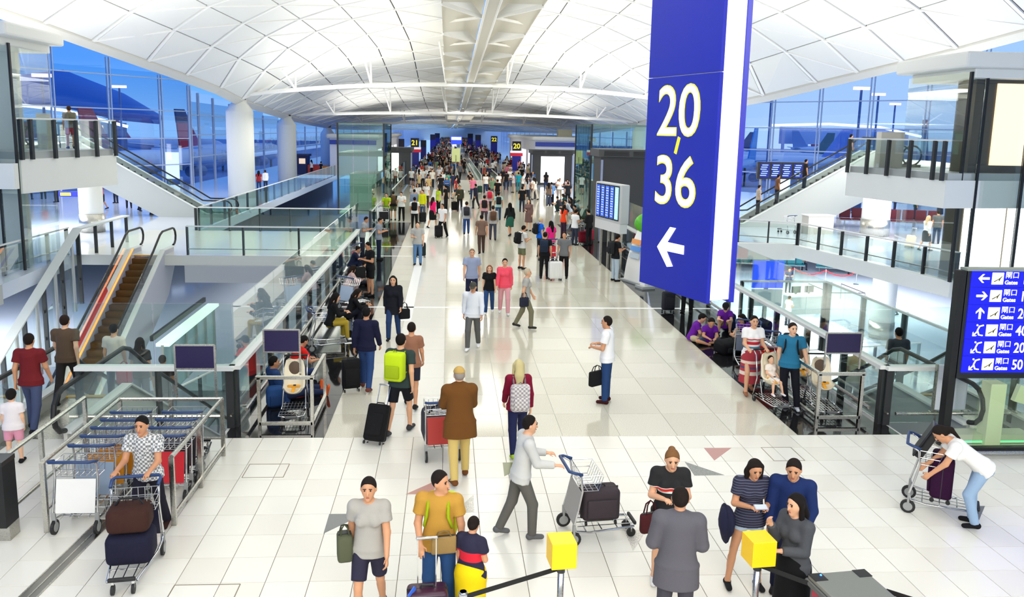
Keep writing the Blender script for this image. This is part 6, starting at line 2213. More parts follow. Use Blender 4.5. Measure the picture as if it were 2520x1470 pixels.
o, J = NP('man in a grey suit with a purple collar seen from behind at the bottom right', 1676, 1206, -12, (92, 90, 96), (70, 68, 76), htop=True, h=1.74, pose='hold', top='coat', skinc=1, build=1.05, over=dict(aR=((.22, .12, -1), (-.5, .8, .0)), aL=((-.24, .05, -1), (.5, .8, .05)), turn=.1), shoe=(24, 22, 24))
MB().lathe(Vector(J['nk']) - Vector((0, 0, 0.045)), [(0.092, 0), (0.086, 0.03), (0.074, 0.055)], 20).build('collar', cloth((84, 28, 96)), o, smooth=True)
MB().lathe(Vector(J['nk']) - Vector((0, 0, 0.0)), [(0.076, 0), (0.068, 0.03)], 20).build('shirt_collar', cloth((236, 236, 240)), o, smooth=True)
o, J = NP('woman in a black tee with a red and white stripe and denim shorts, face lowered', 1635, 1432, 172, BLK, (92, 120, 160), h=1.70, pose='phone', top='tee', bottom='shorts', fem=True, hair='bun', skinc=0, hairc=(120, 84, 50), over=dict(short=.45), nod=.5, shoe=(220, 220, 220))
top_of(o).material_slots[0].material = band(BLK, [(1.17, 1.20, (230, 230, 226)), (1.20, 1.235, (206, 40, 30)), (1.235, 1.25, (230, 230, 226))])
handbag((o.location.x - 0.25, o.location.y - 0.12, 1.1), (70, 26, 28), 'dark red patterned handbag of the woman in the black striped tee', (0.24, 0.1, 0.24), 0.3, 0.16)
o, J = NP('long-haired woman in striped navy tee and denim shorts, typing on her phone', 1832, 1440, 178, NAVYC, (186, 204, 222), h=1.62, pose='phone', top='tee', bottom='shorts', fem=True, hair='long', skinc=1, over=dict(short=.34, lL=((-.1, .1, -1), (-.05, .0, -1)), lR=((.2, .0, -1), (.14, .05, -1))), nod=.6)
top_of(o).material_slots[0].material = stripes((36, 36, 58), (96, 100, 122), 0.03, 0.2)
hp = wpt(o, (J['hands']['L'][1] + J['hands']['R'][1]) / 2 + np.array([0, .03, .025]))
t = thing('mobile_phone', 'small pale phone in the hands of the woman in the striped navy tee', 'phone', hp, 0.0)
MB().rbox((0, 0, 0), (0.15, 0.08, 0.012), 0.005, (0.3, 0, 0)).build('case', mat((190, 180, 186), 0.3, name='phone_case'), t)
MB().box((0, -0.002, 0.007), (0.13, 0.07, 0.002), (0.3, 0, 0)).build('screen', mat((210, 220, 240), 0.2, name='phone_screen'), t)
t = thing('sun_hat', 'dark blue hat hanging at the hip of the woman in the striped navy tee', 'hat', (o.location.x - 0.26, o.location.y + 0.02, 0.80))
MB().ball((0, 0, 0), (0.09, 0.15, 0.2), 14).build('crown', cloth((38, 40, 66)), t, smooth=True)
MB().ball((-0.02, 0, -0.02), (0.03, 0.19, 0.24), 14).build('brim', cloth((34, 36, 58)), t, smooth=True)
o, J = NP('man in a dark blue shirt and navy trousers leaning forward to the right', 1958, 1120, 152, (26, 44, 92), (22, 26, 50), htop=True, h=1.70, pose='stand', top='long', skinc=1, over=dict(S=(0.0, .12, 1), aL=((-.2, .2, -1), (.2, .6, -.6))), nod=.4)
o, J = NP('long-haired woman in charcoal cardigan and black skirt, hand at her face', 1968, 1216, 112, (74, 76, 80), (16, 16, 18), htop=True, h=1.62, pose='stand', top='long', bottom='long_skirt', fem=True, hair='long', skinc=0, over=dict(aR=((.1, .5, -1), (-.2, .55, .9)), aL=((-.1, .2, -1), (.5, .8, .0))), nod=.2)
o, J = NP('woman in white lace top and light jeans bending over a plum suitcase', 2398, 1298, 66, (238, 236, 230), (146, 172, 200), h=1.68, fem=True, hair='pony', shoe=(20, 20, 22), top='tee', skinc=1,
          pose=dict(S=(0, .78, .58), aL=((-.12, .45, -1), (.05, .55, -.6)), aR=((.12, .45, -1), (-.05, .6, -.6)), lL=((-.1, .42, -.95), (-.02, -.28, -1)), lR=((.12, .2, -1), (.02, -.1, -1)), nod=.6))
bo = o
rzt = math.radians(-122)
tx, ty = 6.72, 10.66
dx_, dy_ = -math.sin(rzt), math.cos(rzt)
luggage_trolley((tx, ty, 0), rzt, 'luggage trolley carrying a plum suitcase beside the bending woman', None)
suitcase((tx + dx_ * 0.42, ty + dy_ * 0.42, 0.2), rzt, (46, 10, 46), 'plum fabric suitcase standing on the trolley beside the bending woman', (0.46, 0.28, 0.6), 0, False)
t = thing('black_case', 'flat black case propped up in the basket of the trolley at the right', 'case', (tx + dx_ * 0.2, ty + dy_ * 0.2, 0.80), rzt)
MB().rbox((0, 0, 0.22), (0.34, 0.1, 0.5), 0.02, (-0.45, 0, 0), 2).build('shell', mat((26, 27, 28), 0.4, name='black_case'), t)
MB().rbox((0, -0.055, 0.25), (0.35, 0.03, 0.52), 0.01, (-0.45, 0, 0), 1).build('lid', mat((36, 37, 38), 0.4, name='black_case_lid'), t)

# trolley pusher at left
o, J = NP('person in a grey and white checked shirt behind a trolley of dark bags', 372, 1316, 176, (160, 160, 158), (30, 28, 40), h=1.66, pose='push', top='tee', skinc=3, shoe=(52, 30, 26))
top_of(o).material_slots[0].material = plaid((214, 214, 212), (120, 122, 124), 0.03)
luggage_trolley((o.location.x + 0.06, o.location.y - 0.52, 0), PI + 0.14, 'luggage trolley stacked with dark bags in front of the person in the checked shirt', (30, 30, 54))
for k, (dz, c, s_) in enumerate(((0.2, (26, 26, 46), (0.52, 0.4, 0.36)), (0.58, (58, 34, 28), (0.48, 0.36, 0.3)))):
    t = thing('travel_bag', ('navy', 'brown')[k] + ' travel bag on the trolley of the person in the checked shirt', 'bag', (o.location.x + 0.13, o.location.y - 0.95, dz), 0.14)
    MB().rbox((0, 0, s_[2] / 2), s_, 0.08, None, 3).build('bag', cloth(c), t, smooth=True)
    MB().tube([(-0.15, 0, s_[2]), (-0.1, 0, s_[2] + 0.08), (0.1, 0, s_[2] + 0.08), (0.15, 0, s_[2])], 0.014, 6).build('handle', BLACK, t)

# ---- right granite group
o, J = NP('woman in a white and red striped tee and red patterned skirt pushing a baby trolley', 1842, 968, 176, WHT, (150, 40, 52), h=1.66, pose='push', top='tee', bottom='long_skirt', fem=True, hair='bun', skinc=0, over=dict(S=(0, .05, 1)), shoe=(150, 100, 70))
top_of(o).material_slots[0].material = band((238, 236, 234), [(0.98, 1.02, (70, 120, 150)), (1.06, 1.12, (196, 30, 50)), (1.17, 1.19, (196, 30, 50))])
for c in o.children:
    if c.name.startswith('skirt'):
        c.material_slots[0].material = band((166, 48, 60), [(0.42, 0.5, (226, 210, 196)), (0.56, 0.6, (70, 70, 110)), (0.66, 0.72, (226, 206, 190))])
bx, by = o.location.x + 0.18, o.location.y - 0.72
baby_trolley((bx, by, 0), 0.12, 'baby trolley with a small child strapped in, pushed by the woman in the red skirt', False)
ms, J2 = person_parts(pose='sit', top='tee', bottom='shorts', hair='short', fem=True, child=True, vox=0.012, fingers=True, h=0.92, over=dict(S=(0, -.35, 1), lL=((-.14, 1, -.1), (-.1, .25, -1)), lR=((.14, 1, -.1), (.12, .25, -1)), aL=((-.2, .3, -1), (.2, .8, -.1)), aR=((.2, .3, -1), (-.2, .8, -.1)), nod=.1))
zs = 0.50 - J2['P'][2] + 0.05
place_person(ms, J2, dict(top=(236, 226, 214), bottom=WHT, shoe=(240, 230, 232), skin=SK[2], hair=HAIRC[0]), 'small child in a pale top and white shorts sitting in the baby trolley', (bx, by + 0.04, zs), 187, face=True)
o, J = NP('man in a teal polo leaning on the right baby trolley stand', 1935, 1002, 160, (40, 112, 146), (20, 20, 30), h=1.72, pose='stand', top='tee', skinc=2, shoe=(200, 206, 214), over=dict(aL=((-.34, .02, -1), (-.2, .25, -1)), aR=((.1, -.1, -1), (-.05, -.1, -1)), lL=((-.12, .2, -1), (-.12, .1, -1)), lR=((.0, .1, -1), (-.2, -.25, -1)), turn=-.35))
backpack(o, J, (36, 36, 40), 'dark grey backpack worn by the man in the teal polo')
for k, (px, py, hd, po_, lab, tc, bc) in enumerate(((1702, 838, -110, 'cross', 'boy in purple tee and khaki shorts, first of the sitting children', (104, 28, 150), (190, 176, 140)),
                                                    (1742, 846, 175, 'cross', 'boy in a purple tee sitting cross-legged, looking into his lap', (98, 26, 146), (70, 84, 110)),
                                                    (1782, 820, 160, 'squat', 'boy in a purple tee and black cap crouching by the navy backpack', (102, 30, 150), (150, 132, 100)),
                                                    (1836, 838, 120, 'cross', 'child in a purple tee with long dark hair sitting by the glass, reading', (100, 30, 148), (70, 90, 120)))):
    o, J = NP(lab, px, py, hd, tc, bc, h=1.42, pose=po_, top='tee', bottom='shorts', child=True, hair=('short', 'short', 'cap', 'long')[k], skinc=k % 3, extra=dict(cap=(22, 22, 24)), vox=0.0135)
for px, py, c, sz, lab in ((1793, 815, (24, 30, 66), (0.34, 0.25, 0.5), 'navy backpack standing among the sitting children'), (1795, 868, (20, 20, 22), (0.75, 0.45, 0.32), 'black holdall lying on the granite in front of the sitting children'),
                           (1870, 838, (26, 30, 54), (0.5, 0.4, 0.55), 'big dark rucksack leaning on the glass behind the woman in the red skirt')):
    p = gz(px, py)
    t = thing('travel_bag', lab, 'bag', p, 0.4)
    MB().rbox((0, 0, sz[2] / 2), sz, 0.1, (0.1, 0, 0), 3).build('bag', cloth(c), t, smooth=True)
    MB().rbox((0, -sz[1] / 2 - 0.01, sz[2] * 0.4), (sz[0] * 0.7, 0.05, sz[2] * 0.4), 0.022, (0.1, 0, 0), 2).build('pocket', cloth(tuple(min(255, v + 14) for v in c)), t, smooth=True)
    MB().tube([(-0.08, 0, sz[2] - 0.01), (-0.05, 0, sz[2] + 0.05), (0.05, 0, sz[2] + 0.05), (0.08, 0, sz[2] - 0.01)], 0.012, 6).build('handle', BLACK, t)
p = gz(1905, 935)
luggage_trolley((p[0] - 0.1, p[1] + 0.3, 0), math.radians(150), 'luggage trolley with a red board behind the man in the teal polo', (190, 30, 34))
luggage_trolley((p[0] - 0.15, p[1] + 1.3, 0), math.radians(160), 'luggage trolley with blue basket handle behind the woman in the red skirt', (120, 130, 150))
t = thing('shopping_bag', 'bright orange carrier bag hanging at the red luggage trolley', 'bag', (p[0] - 0.45, p[1] - 0.05, 0.25), 0.2)
MB().rbox((0, 0, 0.2), (0.3, 0.16, 0.38), 0.05).build('bag', mat((236, 70, 26), 0.5, name='orange_plastic'), t, smooth=True)
MB().tube([(-0.07, 0, 0.38), (0, 0, 0.5), (0.07, 0, 0.38)], 0.012, 6).build('handle', mat((236, 70, 26), 0.5, name='orange_plastic'), t)

# ---- left granite group
o, J = NP('man in denim jacket and orange shoes sitting on the black granite', 690, 985, -62, (36, 62, 108), (36, 46, 76), h=1.74, pose='legs_out', top='jacket', skinc=3, shoe=(232, 92, 30))
o, J = NP('person in a bright red tee sitting by the left glass behind the baby trolley', 722, 925, -50, (216, 34, 30), (40, 56, 100), h=1.7, pose='cross', top='tee', skinc=3)
p = gz(700, 985)
t = thing('travel_bag', 'blue day pack beside the man in the denim jacket', 'bag', (p[0] - 0.1, p[1] - 0.35, 0), 0.3)
MB().rbox((0, 0, 0.2), (0.34, 0.26, 0.42), 0.1, None, 3).build('bag', cloth((40, 76, 130)), t, smooth=True)
MB().rbox((0, -0.14, 0.15), (0.22, 0.05, 0.2), 0.02).build('pocket', cloth((30, 58, 104)), t, smooth=True)
luggage_trolley((*gz(762, 862)[:2], 0), math.radians(-75), 'luggage trolley used as a seat by the woman in mustard trousers', None)
SEATED = [(812, 838, -70, 'sit', 'woman in a black top and mustard trousers sitting on a luggage trolley with her phone', BLK, (170, 146, 48), 'long', True, 0.30),
          (858, 800, -75, 'squat', 'woman all in black crouching beside the woman in mustard trousers', (18, 18, 20), (22, 24, 36), 'long', True, 0.0),
          (852, 730, -60, 'squat', 'long-haired woman in a pale pink top crouching by the left glass', (222, 186, 178), (160, 140, 140), 'long', True, 0.0),
          (880, 700, -70, 'cross', 'person in a grey and white striped top sitting by the left glass', (190, 190, 190), (60, 60, 66), 'short', False, 0.0),
          (864, 672, -80, 'squat', 'woman in a navy top eating, crouching farthest along the left glass', (26, 32, 56), (24, 36, 66), 'bun', True, 0.0)]
for k, (px, py, hd, po_, lab, tc, bc, hr, fm, zz) in enumerate(SEATED):
    o, J = NP(lab, px, py, hd, tc, bc, h=1.62, pose=po_, top='long' if k != 3 else 'tee', hair=hr, fem=fm, skinc=k % 3, shoe=(230, 230, 226) if k < 2 else (40, 40, 44), vox=0.0145)
    if k == 3:
        top_of(o).material_slots[0].material = stripes((226, 226, 222), (96, 98, 104), 0.08, 0.45)
luggage_trolley((*gz(848, 765)[:2], 0), math.radians(-40), 'luggage trolley with a blue bar standing by the left glass near the crouching women', (205, 214, 226))
o, J = NP('man in black tee and black shorts standing by the left glass', 912, 728, 120, BLK, (18, 18, 20), h=1.74, pose='phone', top='tee', bottom='shorts', skinc=3, hair='short', vox=0.0145)
handbag((o.location.x - 0.3, o.location.y - 0.1, 1.15), (30, 30, 30), 'dark bag of the man in the black tee', (0.3, 0.16, 0.36), 0.3, 0.2)
luggage_trolley((*gz(880, 665)[:2], 0), math.radians(70), 'luggage trolley with a red board beside the man in the black tee', (196, 70, 84))
o, J = NP('man in a grey polo and dark trousers looking down at his phone', 932, 640, -95, (140, 146, 156), (26, 32, 58), h=1.74, pose='phone', top='tee', skinc=1, vox=0.015)
o, J = NP('man in a pale grey tee leaning on the left rail with his phone', 892, 632, -100, (164, 168, 172), (40, 44, 58), h=1.7, pose='phone', top='tee', skinc=1, vox=0.015, over=dict(S=(0, .2, 1)))
# ---- walkers in the middle distance
o, J = NP('woman with long dark hair in an open black jacket and jeans walking forward', 968, 836, 178, (24, 26, 34), (38, 60, 100), h=1.66, pose='walk', top='jacket', fem=True, hair='long', skinc=0)
handbag((o.location.x + 0.28, o.location.y, 0.98), (22, 22, 24), 'black handbag of the woman in the open black jacket', (0.28, 0.12, 0.26), 0.3, 0.18)
o, J = NP('person in a navy jumper and jeans walking away with a black bag', 902, 958, -10, (24, 26, 52), (44, 70, 118), h=1.72, pose='walk2', top='long', skinc=3, hair='short', shoe=(110, 60, 50))
suitcase((o.location.x - 0.3, o.location.y - 0.1, 0), 0.3, (24, 24, 26), 'black soft case trailed by the person in the navy jumper', (0.36, 0.24, 0.6), 0.3, False)
o, J = NP('traveller in a dark green tee and black shorts striding away, pulling a black suitcase', 985, 1066, -18, (48, 62, 60), (22, 24, 30), h=1.80, pose='walk', top='tee', bottom='shorts', skinc=0, hair='short', shoe=(60, 60, 62))
backpack(o, J, (190, 216, 30), 'fluorescent lime backpack of the traveller in the dark green tee', None, (0.34, 0.24, 0.5))
suitcase((o.location.x - 0.42, o.location.y - 0.55, 0), -0.3, (20, 20, 22), 'black suitcase pulled behind the traveller with the lime backpack', (0.36, 0.25, 0.62), 0.35, False, -0.5)
o, J = NP('woman in an orange-brown tee and dark shorts walking beside the lime backpack', 1012, 1000, -5, (150, 104, 80), (40, 40, 52), h=1.66, pose='walk2', top='tee', bottom='shorts', fem=True, hair='short', skinc=1)
o, J = NP('person in a white shirt and grey trousers walking forward with white shoes', 1163, 860, 172, (222, 226, 232), (92, 92, 92), h=1.70, pose='walk', top='long', skinc=1, shoe=(240, 240, 240), hair='cap', extra=dict(cap=(70, 70, 62)), nod=.4)
o, J = NP('person in a grey top and olive trousers hurrying to the right', 1292, 808, -95, (170, 168, 162), (120, 116, 92), h=1.66, pose='walk', top='tee', fem=True, skinc=0, hair='short', shoe=(50, 48, 46), hairc=(190, 176, 150))
handbag((o.location.x - 0.06, o.location.y - 0.2, 1.05), (40, 42, 58), 'dark blue bag of the person in olive trousers', (0.26, 0.12, 0.26), 0.5, 0.15)
o, J = NP('man in a pale blue shirt and navy trousers walking forward', 1160, 752, 180, (150, 162, 190), (34, 38, 66), h=1.76, pose='walk2', top='tee', skinc=0, hairc=(130, 110, 90))
o, J = NP('girl in a black tee and jeans walking beside the woman in coral', 1203, 772, 176, BLK, (40, 72, 120), h=1.45, pose='walk', top='tee', fem=True, hair='long', skinc=2, shoe=(236, 236, 236), hairc=(130, 84, 56), vox=0.013)
o, J = NP('woman in a coral top and pale pink trousers walking forward', 1240, 774, 178, (240, 84, 104), (226, 164, 170), h=1.66, pose='walk2', top='long', fem=True, hair='bun', skinc=0, shoe=(240, 240, 238))
o, J = NP('man in a black vest and light washed jeans using the white kiosk', 1512, 692, -70, (26, 26, 30), (180, 196, 210), h=1.70, pose='phone', top='tee', skinc=1, vox=0.0145)
backpack(o, J, (38, 40, 42), 'black backpack of the man at the white kiosk')
o, J = NP('person in black trousers standing behind the lower corner of the hanging sign', 1690, 770, 0, (24, 24, 28), (20, 20, 22), h=1.74, pose='stand', top='long', skinc=1, vox=0.015)
suitcase((o.location.x - 0.55, o.location.y + 0.1, 0), 0.2, (30, 32, 40), 'dark suitcase standing beside the person behind the hanging sign', (0.36, 0.24, 0.55), 0.3, False)
# balcony, escalators, right wing
o, J = NP('traveller in a grey top and red patterned shorts standing on the left balcony', 176, 366, 40, (150, 150, 146), (180, 50, 70), z=4.24, h=1.74, pose='stand', top='tee', bottom='shorts', skinc=1, vox=0.016, hairc=(70, 50, 38))
backpack(o, J, (120, 116, 96), 'khaki backpack of the traveller on the left balcony')
luggage_trolley((o.location.x - 0.5, o.location.y + 0.75, 4.24), 0.3, 'luggage trolley next to the traveller on the left balcony', None)
for px_x, y_, z_, hd, lab, tc, bc, hr, fm, po_, sk in ((-6.93, 16.7, -0.55, -6, 'woman in a cream top with a red bag riding down the left moving stairs', (226, 216, 200), (60, 80, 120), 'short', True, 'stand', 0),
                                                       (-6.72, 17.5, -1.05, -10, 'woman in a black top riding down ahead of the cream top', BLK, (70, 90, 130), 'long', True, 'stand', 1),
                                                       (-7.15, 15.1, 0.03, 0, 'man in a brown patterned shirt stepping onto the left moving stairs', (92, 74, 58), (50, 46, 44), 'short', False, 'walk', 2),
                                                       (-7.1, 13.7, 0.03, 0, 'person in a dark red and navy top waiting before the left moving stairs', (110, 30, 34), (70, 80, 110), 'short', False, 'walk2', 1),
                                                       (-6.75, 18.9, -1.85, 0, 'person in dark clothes farthest down the left moving stairs', (50, 40, 40), (40, 40, 46), 'short', False, 'stand', 3),
                                                       (10.05, 16.8, -0.6, 0, 'person in dark grey riding down the moving stairs behind the gates board', (60, 62, 68), (40, 42, 50), 'short', False, 'stand', 3),
                                                       (9.85, 18.2, -1.4, 0, 'person in a pale yellow top farther down the right moving stairs', (206, 200, 150), (90, 96, 90), 'short', False, 'stand', 0)):
    ms, J = person_parts(pose=po_, top='tee', bottom='trousers', hair=hr, fem=fm, vox=0.0145, fingers=True)
    o = place_person(ms, J, dict(top=tc, bottom=bc, skin=SK[sk], hair=HAIRC[sk]), lab, (px_x, y_, z_), hd)
    if 'red bag' in lab:
        handbag((px_x + 0.22, y_ - 0.1, z_ + 0.98), (214, 40, 84), 'crimson shoulder bag of the woman in the cream top', (0.3, 0.14, 0.3), 0.2, 0.2)
ms, J = person_parts(pose='stand', top='tee', bottom='shorts', hair='short', child=True, h=1.2, vox=0.014)
place_person(ms, J, dict(top=(232, 224, 224), bottom=(220, 150, 170), skin=SK[2]), 'child in white top and pink shorts by the left moving stairs', (-6.75, 12.4, 0), 10)

# ---- crowd: a small set of figures shared by many individuals
_AR = {}


def arch(pose, top, bottom, hair, fem, child=False):
    k = (pose, top, bottom, hair, fem, child)
    if k not in _AR:
        _AR[k] = person_parts(pose=pose, top=top, bottom=bottom, hair=hair, fem=fem, child=child, vox=0.0215, h=1.70 if not child else 1.3)
    return _AR[k]


def MP(label, cx, cy, head, top, bottom, kind='m', pose='stand', z=0.0, full=False, bag=None, sk=0, hairc=None, group=None, xy=None, shoe=(36, 36, 40)):
    """mid-distance person; (cx, cy) feet in the enlarged crop unless full"""
    if xy:
        p = (xy[0], xy[1], z)
    else:
        p = gz(cx, cy, z) if full else gz(840 + cx / 3.675, 280 + cy / 3.675, z)
    ts, bs, hr, fm = {'m': ('tee', 'trousers', 'short', False), 's': ('tee', 'shorts', 'short', False), 'w': ('tee', 'trousers', 'long', True), 'l': ('long', 'trousers', 'short', False),
                      'd': ('long', 'skirt', 'long', True), 'p': ('tee', 'shorts', 'pony', True)}[kind]
    ms, J = arch(pose, ts, bs, hr, fm)
    o = place_person(ms, J, dict(top=top, bottom=bottom, skin=SK[sk % 4], hair=hairc or HAIRC[sk % 4], shoe=shoe), label, p, head, group)
    if bag:
        backpack(o, J, bag[0], bag[1])
    return o, J


MID = [
    ('person in a lime green tee standing behind a trolley by the left glass screen', 410, 985, 175, (176, 206, 30), (40, 40, 44), 'm', 'push', None),
    ('man in a black tee and camouflage shorts seen from behind near the lime tee', 470, 965, 5, (40, 38, 34), (96, 96, 70), 's', 'stand', ((92, 72, 50), 'brown rucksack of the man in camouflage shorts')),
    ('man in a white polo and black trousers facing forward, arm bent', 545, 970, 170, WHT, BLK, 'm', 'phone', None),
    ('person in a white tee and black trousers seen from behind', 662, 1042, 0, WHT, (24, 24, 28), 'm', 'stand', ((22, 22, 24), 'black backpack on the person in the white tee')),
    ('boy in a yellow and blue jacket in the middle of the standing group', 735, 945, 150, (214, 214, 30), (40, 60, 90), 'l', 'stand', None),
    ('woman in a hot pink hoodie and black skirt walking off', 825, 1036, -40, (238, 34, 110), BLK, 'd', 'walk', None),
    ('woman in a lime jacket over white and black trousers', 878, 902, 120, (190, 220, 50), (24, 24, 26), 'w', 'stand', None),
    ('person in a white shirt and black trousers striding with a black case', 915, 1122, 150, (232, 232, 232), (22, 22, 26), 'm', 'walk', None),
    ('man in a black tee standing sideways near the aisle', 945, 880, 60, (26, 26, 28), (40, 40, 44), 'm', 'stand', None),
    ('man in a dark olive jacket with a black case', 1070, 885, 180, (62, 64, 52), (34, 34, 36), 'l', 'hold', None),
    ('person in a pale grey hoodie and jeans walking away down the aisle', 1130, 1092, 0, (176, 178, 182), (40, 72, 130), 'l', 'walk', ((56, 56, 64), 'dark grey backpack on the pale grey hoodie')),
    ('person in a dark navy coat hurrying across the aisle', 1215, 860, 60, (36, 36, 54), (40, 40, 46), 'l', 'walk2', None),
    ('person in a pink shirt with a dark backpack walking away', 1290, 1010, 0, (214, 160, 170), (70, 60, 70), 'm', 'walk2', ((40, 34, 36), 'dark backpack on the pink shirt')),
    ('person carrying a green bag, in brown trousers', 1265, 1265, 5, (120, 96, 84), (74, 58, 50), 'm', 'walk', None),
    ('person in a grey hoodie with a brown backpack walking away', 1368, 1145, 0, (176, 174, 172), (66, 70, 84), 'l', 'walk2', ((104, 76, 60), 'brown backpack on the grey hoodie')),
    ('person in a pale teal tee and jeans with a black backpack walking away', 1418, 968, 0, (176, 214, 212), (50, 80, 116), 'm', 'walk', ((34, 40, 44), 'black backpack on the pale teal tee')),
    ('man in a black tee with one arm out, walking away', 1410, 800, -10, BLK, (48, 50, 56), 'm', 'walk2', None),
    ('person in a grey top with a red backpack walking away', 1335, 905, 5, (190, 190, 190), (60, 60, 66), 'm', 'walk', ((220, 50, 80), 'red backpack on the grey top')),
    ('woman in a black tee and jeans walking forward by the walkway', 1320, 694, 180, (24, 22, 26), (40, 54, 84), 'w', 'walk', None),
    ('woman in a black top and dark green skirt', 1522, 1105, 20, (30, 32, 34), (40, 96, 80), 'd', 'walk', None),
    ('man in a black tee and dark jeans walking away right of the aisle', 1632, 892, -5, (26, 28, 32), (44, 52, 70), 'm', 'walk2', None),
    ('person in a bright teal tee walking away with a dark bag', 1600, 705, 0, (30, 150, 170), (60, 130, 140), 'm', 'stand', None),
    ('long-haired woman in a brown dress carrying a white bag', 1692, 1060, 150, (120, 92, 88), (110, 84, 80), 'd', 'hold', None),
    ('person in a denim blue shirt and black trousers by the right edge', 1900, 832, 20, (104, 146, 200), (26, 26, 32), 'l', 'phone', None),
    ('blurred woman in a brown top and jeans before the glowing screen', 1872, 835, -5, (116, 100, 88), (70, 80, 100), 'w', 'walk', None),
    ('man in a white tee and camouflage shorts reading his phone', 1628, 1405, -60, (214, 214, 210), (110, 114, 84), 's', 'phone', ((24, 24, 26), 'black backpack on the man in camouflage shorts with phone')),
    ('man with pale hair in a bright blue tee and black trousers', 1790, 1300, -75, (20, 104, 220), (34, 36, 44), 'm', 'stand', ((34, 34, 38), 'black backpack on the bright blue tee')),
    ('woman in a hot pink striped top and navy trousers', 1890, 1345, 30, (232, 40, 130), (36, 30, 78), 'w', 'stand', None),
    ('person in a black top and black trousers with a navy backpack', 1832, 1492, -15, (22, 24, 28), (24, 24, 26), 'm', 'stand', ((38, 50, 70), 'navy backpack on the person in black')),
    ('person in a grey tee and black trousers standing with a white suitcase', 2008, 1488, 160, (116, 118, 120), (24, 24, 26), 'm', 'stand', None),
    ('woman with long brown hair in an orange-red top', 2005, 1130, -60, (236, 70, 34), (60, 40, 60), 'w', 'stand', None),
    ('person in a white tee and dark jeans leaning over a trolley', 2105, 1190, -60, (234, 236, 238), (52, 58, 76), 'm', 'phone', None),
    ('man in a black jacket with a tan bag bending to his phone', 2235, 1190, 40, (30, 30, 32), (34, 34, 36), 'l', 'phone', None),
    ('man in a black tee behind the first barrier of the walkway', 1165, 705, 180, (26, 26, 28), (180, 180, 178), 'm', 'stand', None),
    ('woman in a grey patterned tee and pale jeans with a dark carrier', 690, 1368, 178, (178, 178, 174), (96, 134, 176), 'm', 'hold', None),
    ('person in navy standing left in the waiting group', 470, 685, 90, (34, 40, 66), (30, 34, 50), 'm', 'stand', None),
    ('person in orange standing in the waiting group by the left screen', 492, 660, 130, (226, 90, 40), (60, 50, 50), 'm', 'stand', None),
    ('person in a dark grey coat with a brown backpack by the left screen', 540, 672, 10, (70, 68, 70), (90, 80, 74), 'l', 'stand', ((98, 80, 68), 'brown backpack on the dark grey coat')),
    ('long-haired woman in a short black dress', 606, 614, 10, (24, 24, 26), (24, 24, 26), 'd', 'stand', None),
    ('man in a steel blue shirt beside the black dress', 648, 612, -10, (60, 100, 150), (50, 70, 100), 'm', 'stand', None),
    ('long-haired woman in a white top and grey trousers seen from behind', 702, 672, 0, (232, 230, 226), (110, 106, 100), 'w', 'stand', None),
    ('man in a white tee walking side by side, left one of two', 780, 650, 180, (240, 240, 238), (40, 40, 44), 'm', 'walk', None),
    ('man in a cream tee walking side by side, right one of two', 822, 672, 178, (236, 230, 216), (32, 34, 38), 'm', 'walk2', None),
    ('person in a grey tee walking away left of the walkway', 962, 590, 0, (168, 170, 168), (60, 62, 66), 'm', 'walk', None),
    ('person in a royal blue tee walking away left of the walkway', 1030, 570, 0, (40, 96, 170), (50, 50, 60), 'm', 'walk2', None),
    ('person in a mint green tee walking away', 965, 712, 0, (96, 186, 160), (60, 66, 70), 'm', 'walk2', None),
    ('person in a navy tee walking away beside the mint green tee', 1010, 715, 5, (46, 52, 84), (60, 66, 80), 'm', 'walk', None),
    ('woman in a white top with a mustard bag', 893, 735, 170, (236, 232, 226), (70, 64, 60), 'w', 'walk', None),
    ('person in a white tee in the standing group, nearest the trolley', 652, 880, 160, (232, 232, 230), (60, 60, 66), 'm', 'stand', None),
    ('woman in a white tee laughing in the standing group', 690, 862, 170, (236, 234, 230), (50, 50, 56), 'w', 'stand', None),
    ('woman in a white top with long hair at the back of the standing group', 768, 850, 190, (238, 238, 236), (60, 60, 70), 'w', 'stand', None),
    ('person in a pale denim jacket from behind in the standing group', 660, 938, 10, (130, 146, 170), (50, 54, 64), 'l', 'stand', None),
    ('person with a cream backpack walking away by the right cabin', 1482, 568, 0, (200, 190, 160), (150, 150, 146), 'm', 'walk', ((186, 178, 150), 'cream backpack by the right cabin')),
    ('man in navy with a dark rucksack near the gate 20 totem', 1642, 565, 20, (44, 52, 72), (36, 40, 52), 'm', 'stand', ((36, 36, 44), 'dark rucksack near the gate 20 totem')),
    ('long-haired woman in a white top near the glowing screen', 1692, 580, 180, (236, 236, 234), (70, 70, 76), 'w', 'walk', None),
    ('man in a navy tee against the glowing white screen', 1778, 598, 180, (36, 44, 78), (40, 40, 50), 'm', 'stand', None),
    ('person in a dark plum tee standing before the glowing screen', 1690, 752, 30, (66, 52, 66), (50, 48, 54), 'm', 'stand', None),
    ('woman in a cream top walking before the glowing screen', 1748, 780, 40, (232, 222, 210), (206, 196, 186), 'w', 'walk2', None),
    ('man in black standing against the edge post of the glowing screen', 2045, 830, 0, (34, 36, 42), (24, 24, 26), 'm', 'stand', None),
]
for k, (lab, cx, cy, hd, tc, bc, kd, po_, bg) in enumerate(MID):
    MP(lab, cx, cy, hd, tc, bc, kd, po_, bag=bg, sk=k, hairc=(206, 190, 150) if 'pale hair' in lab else None)
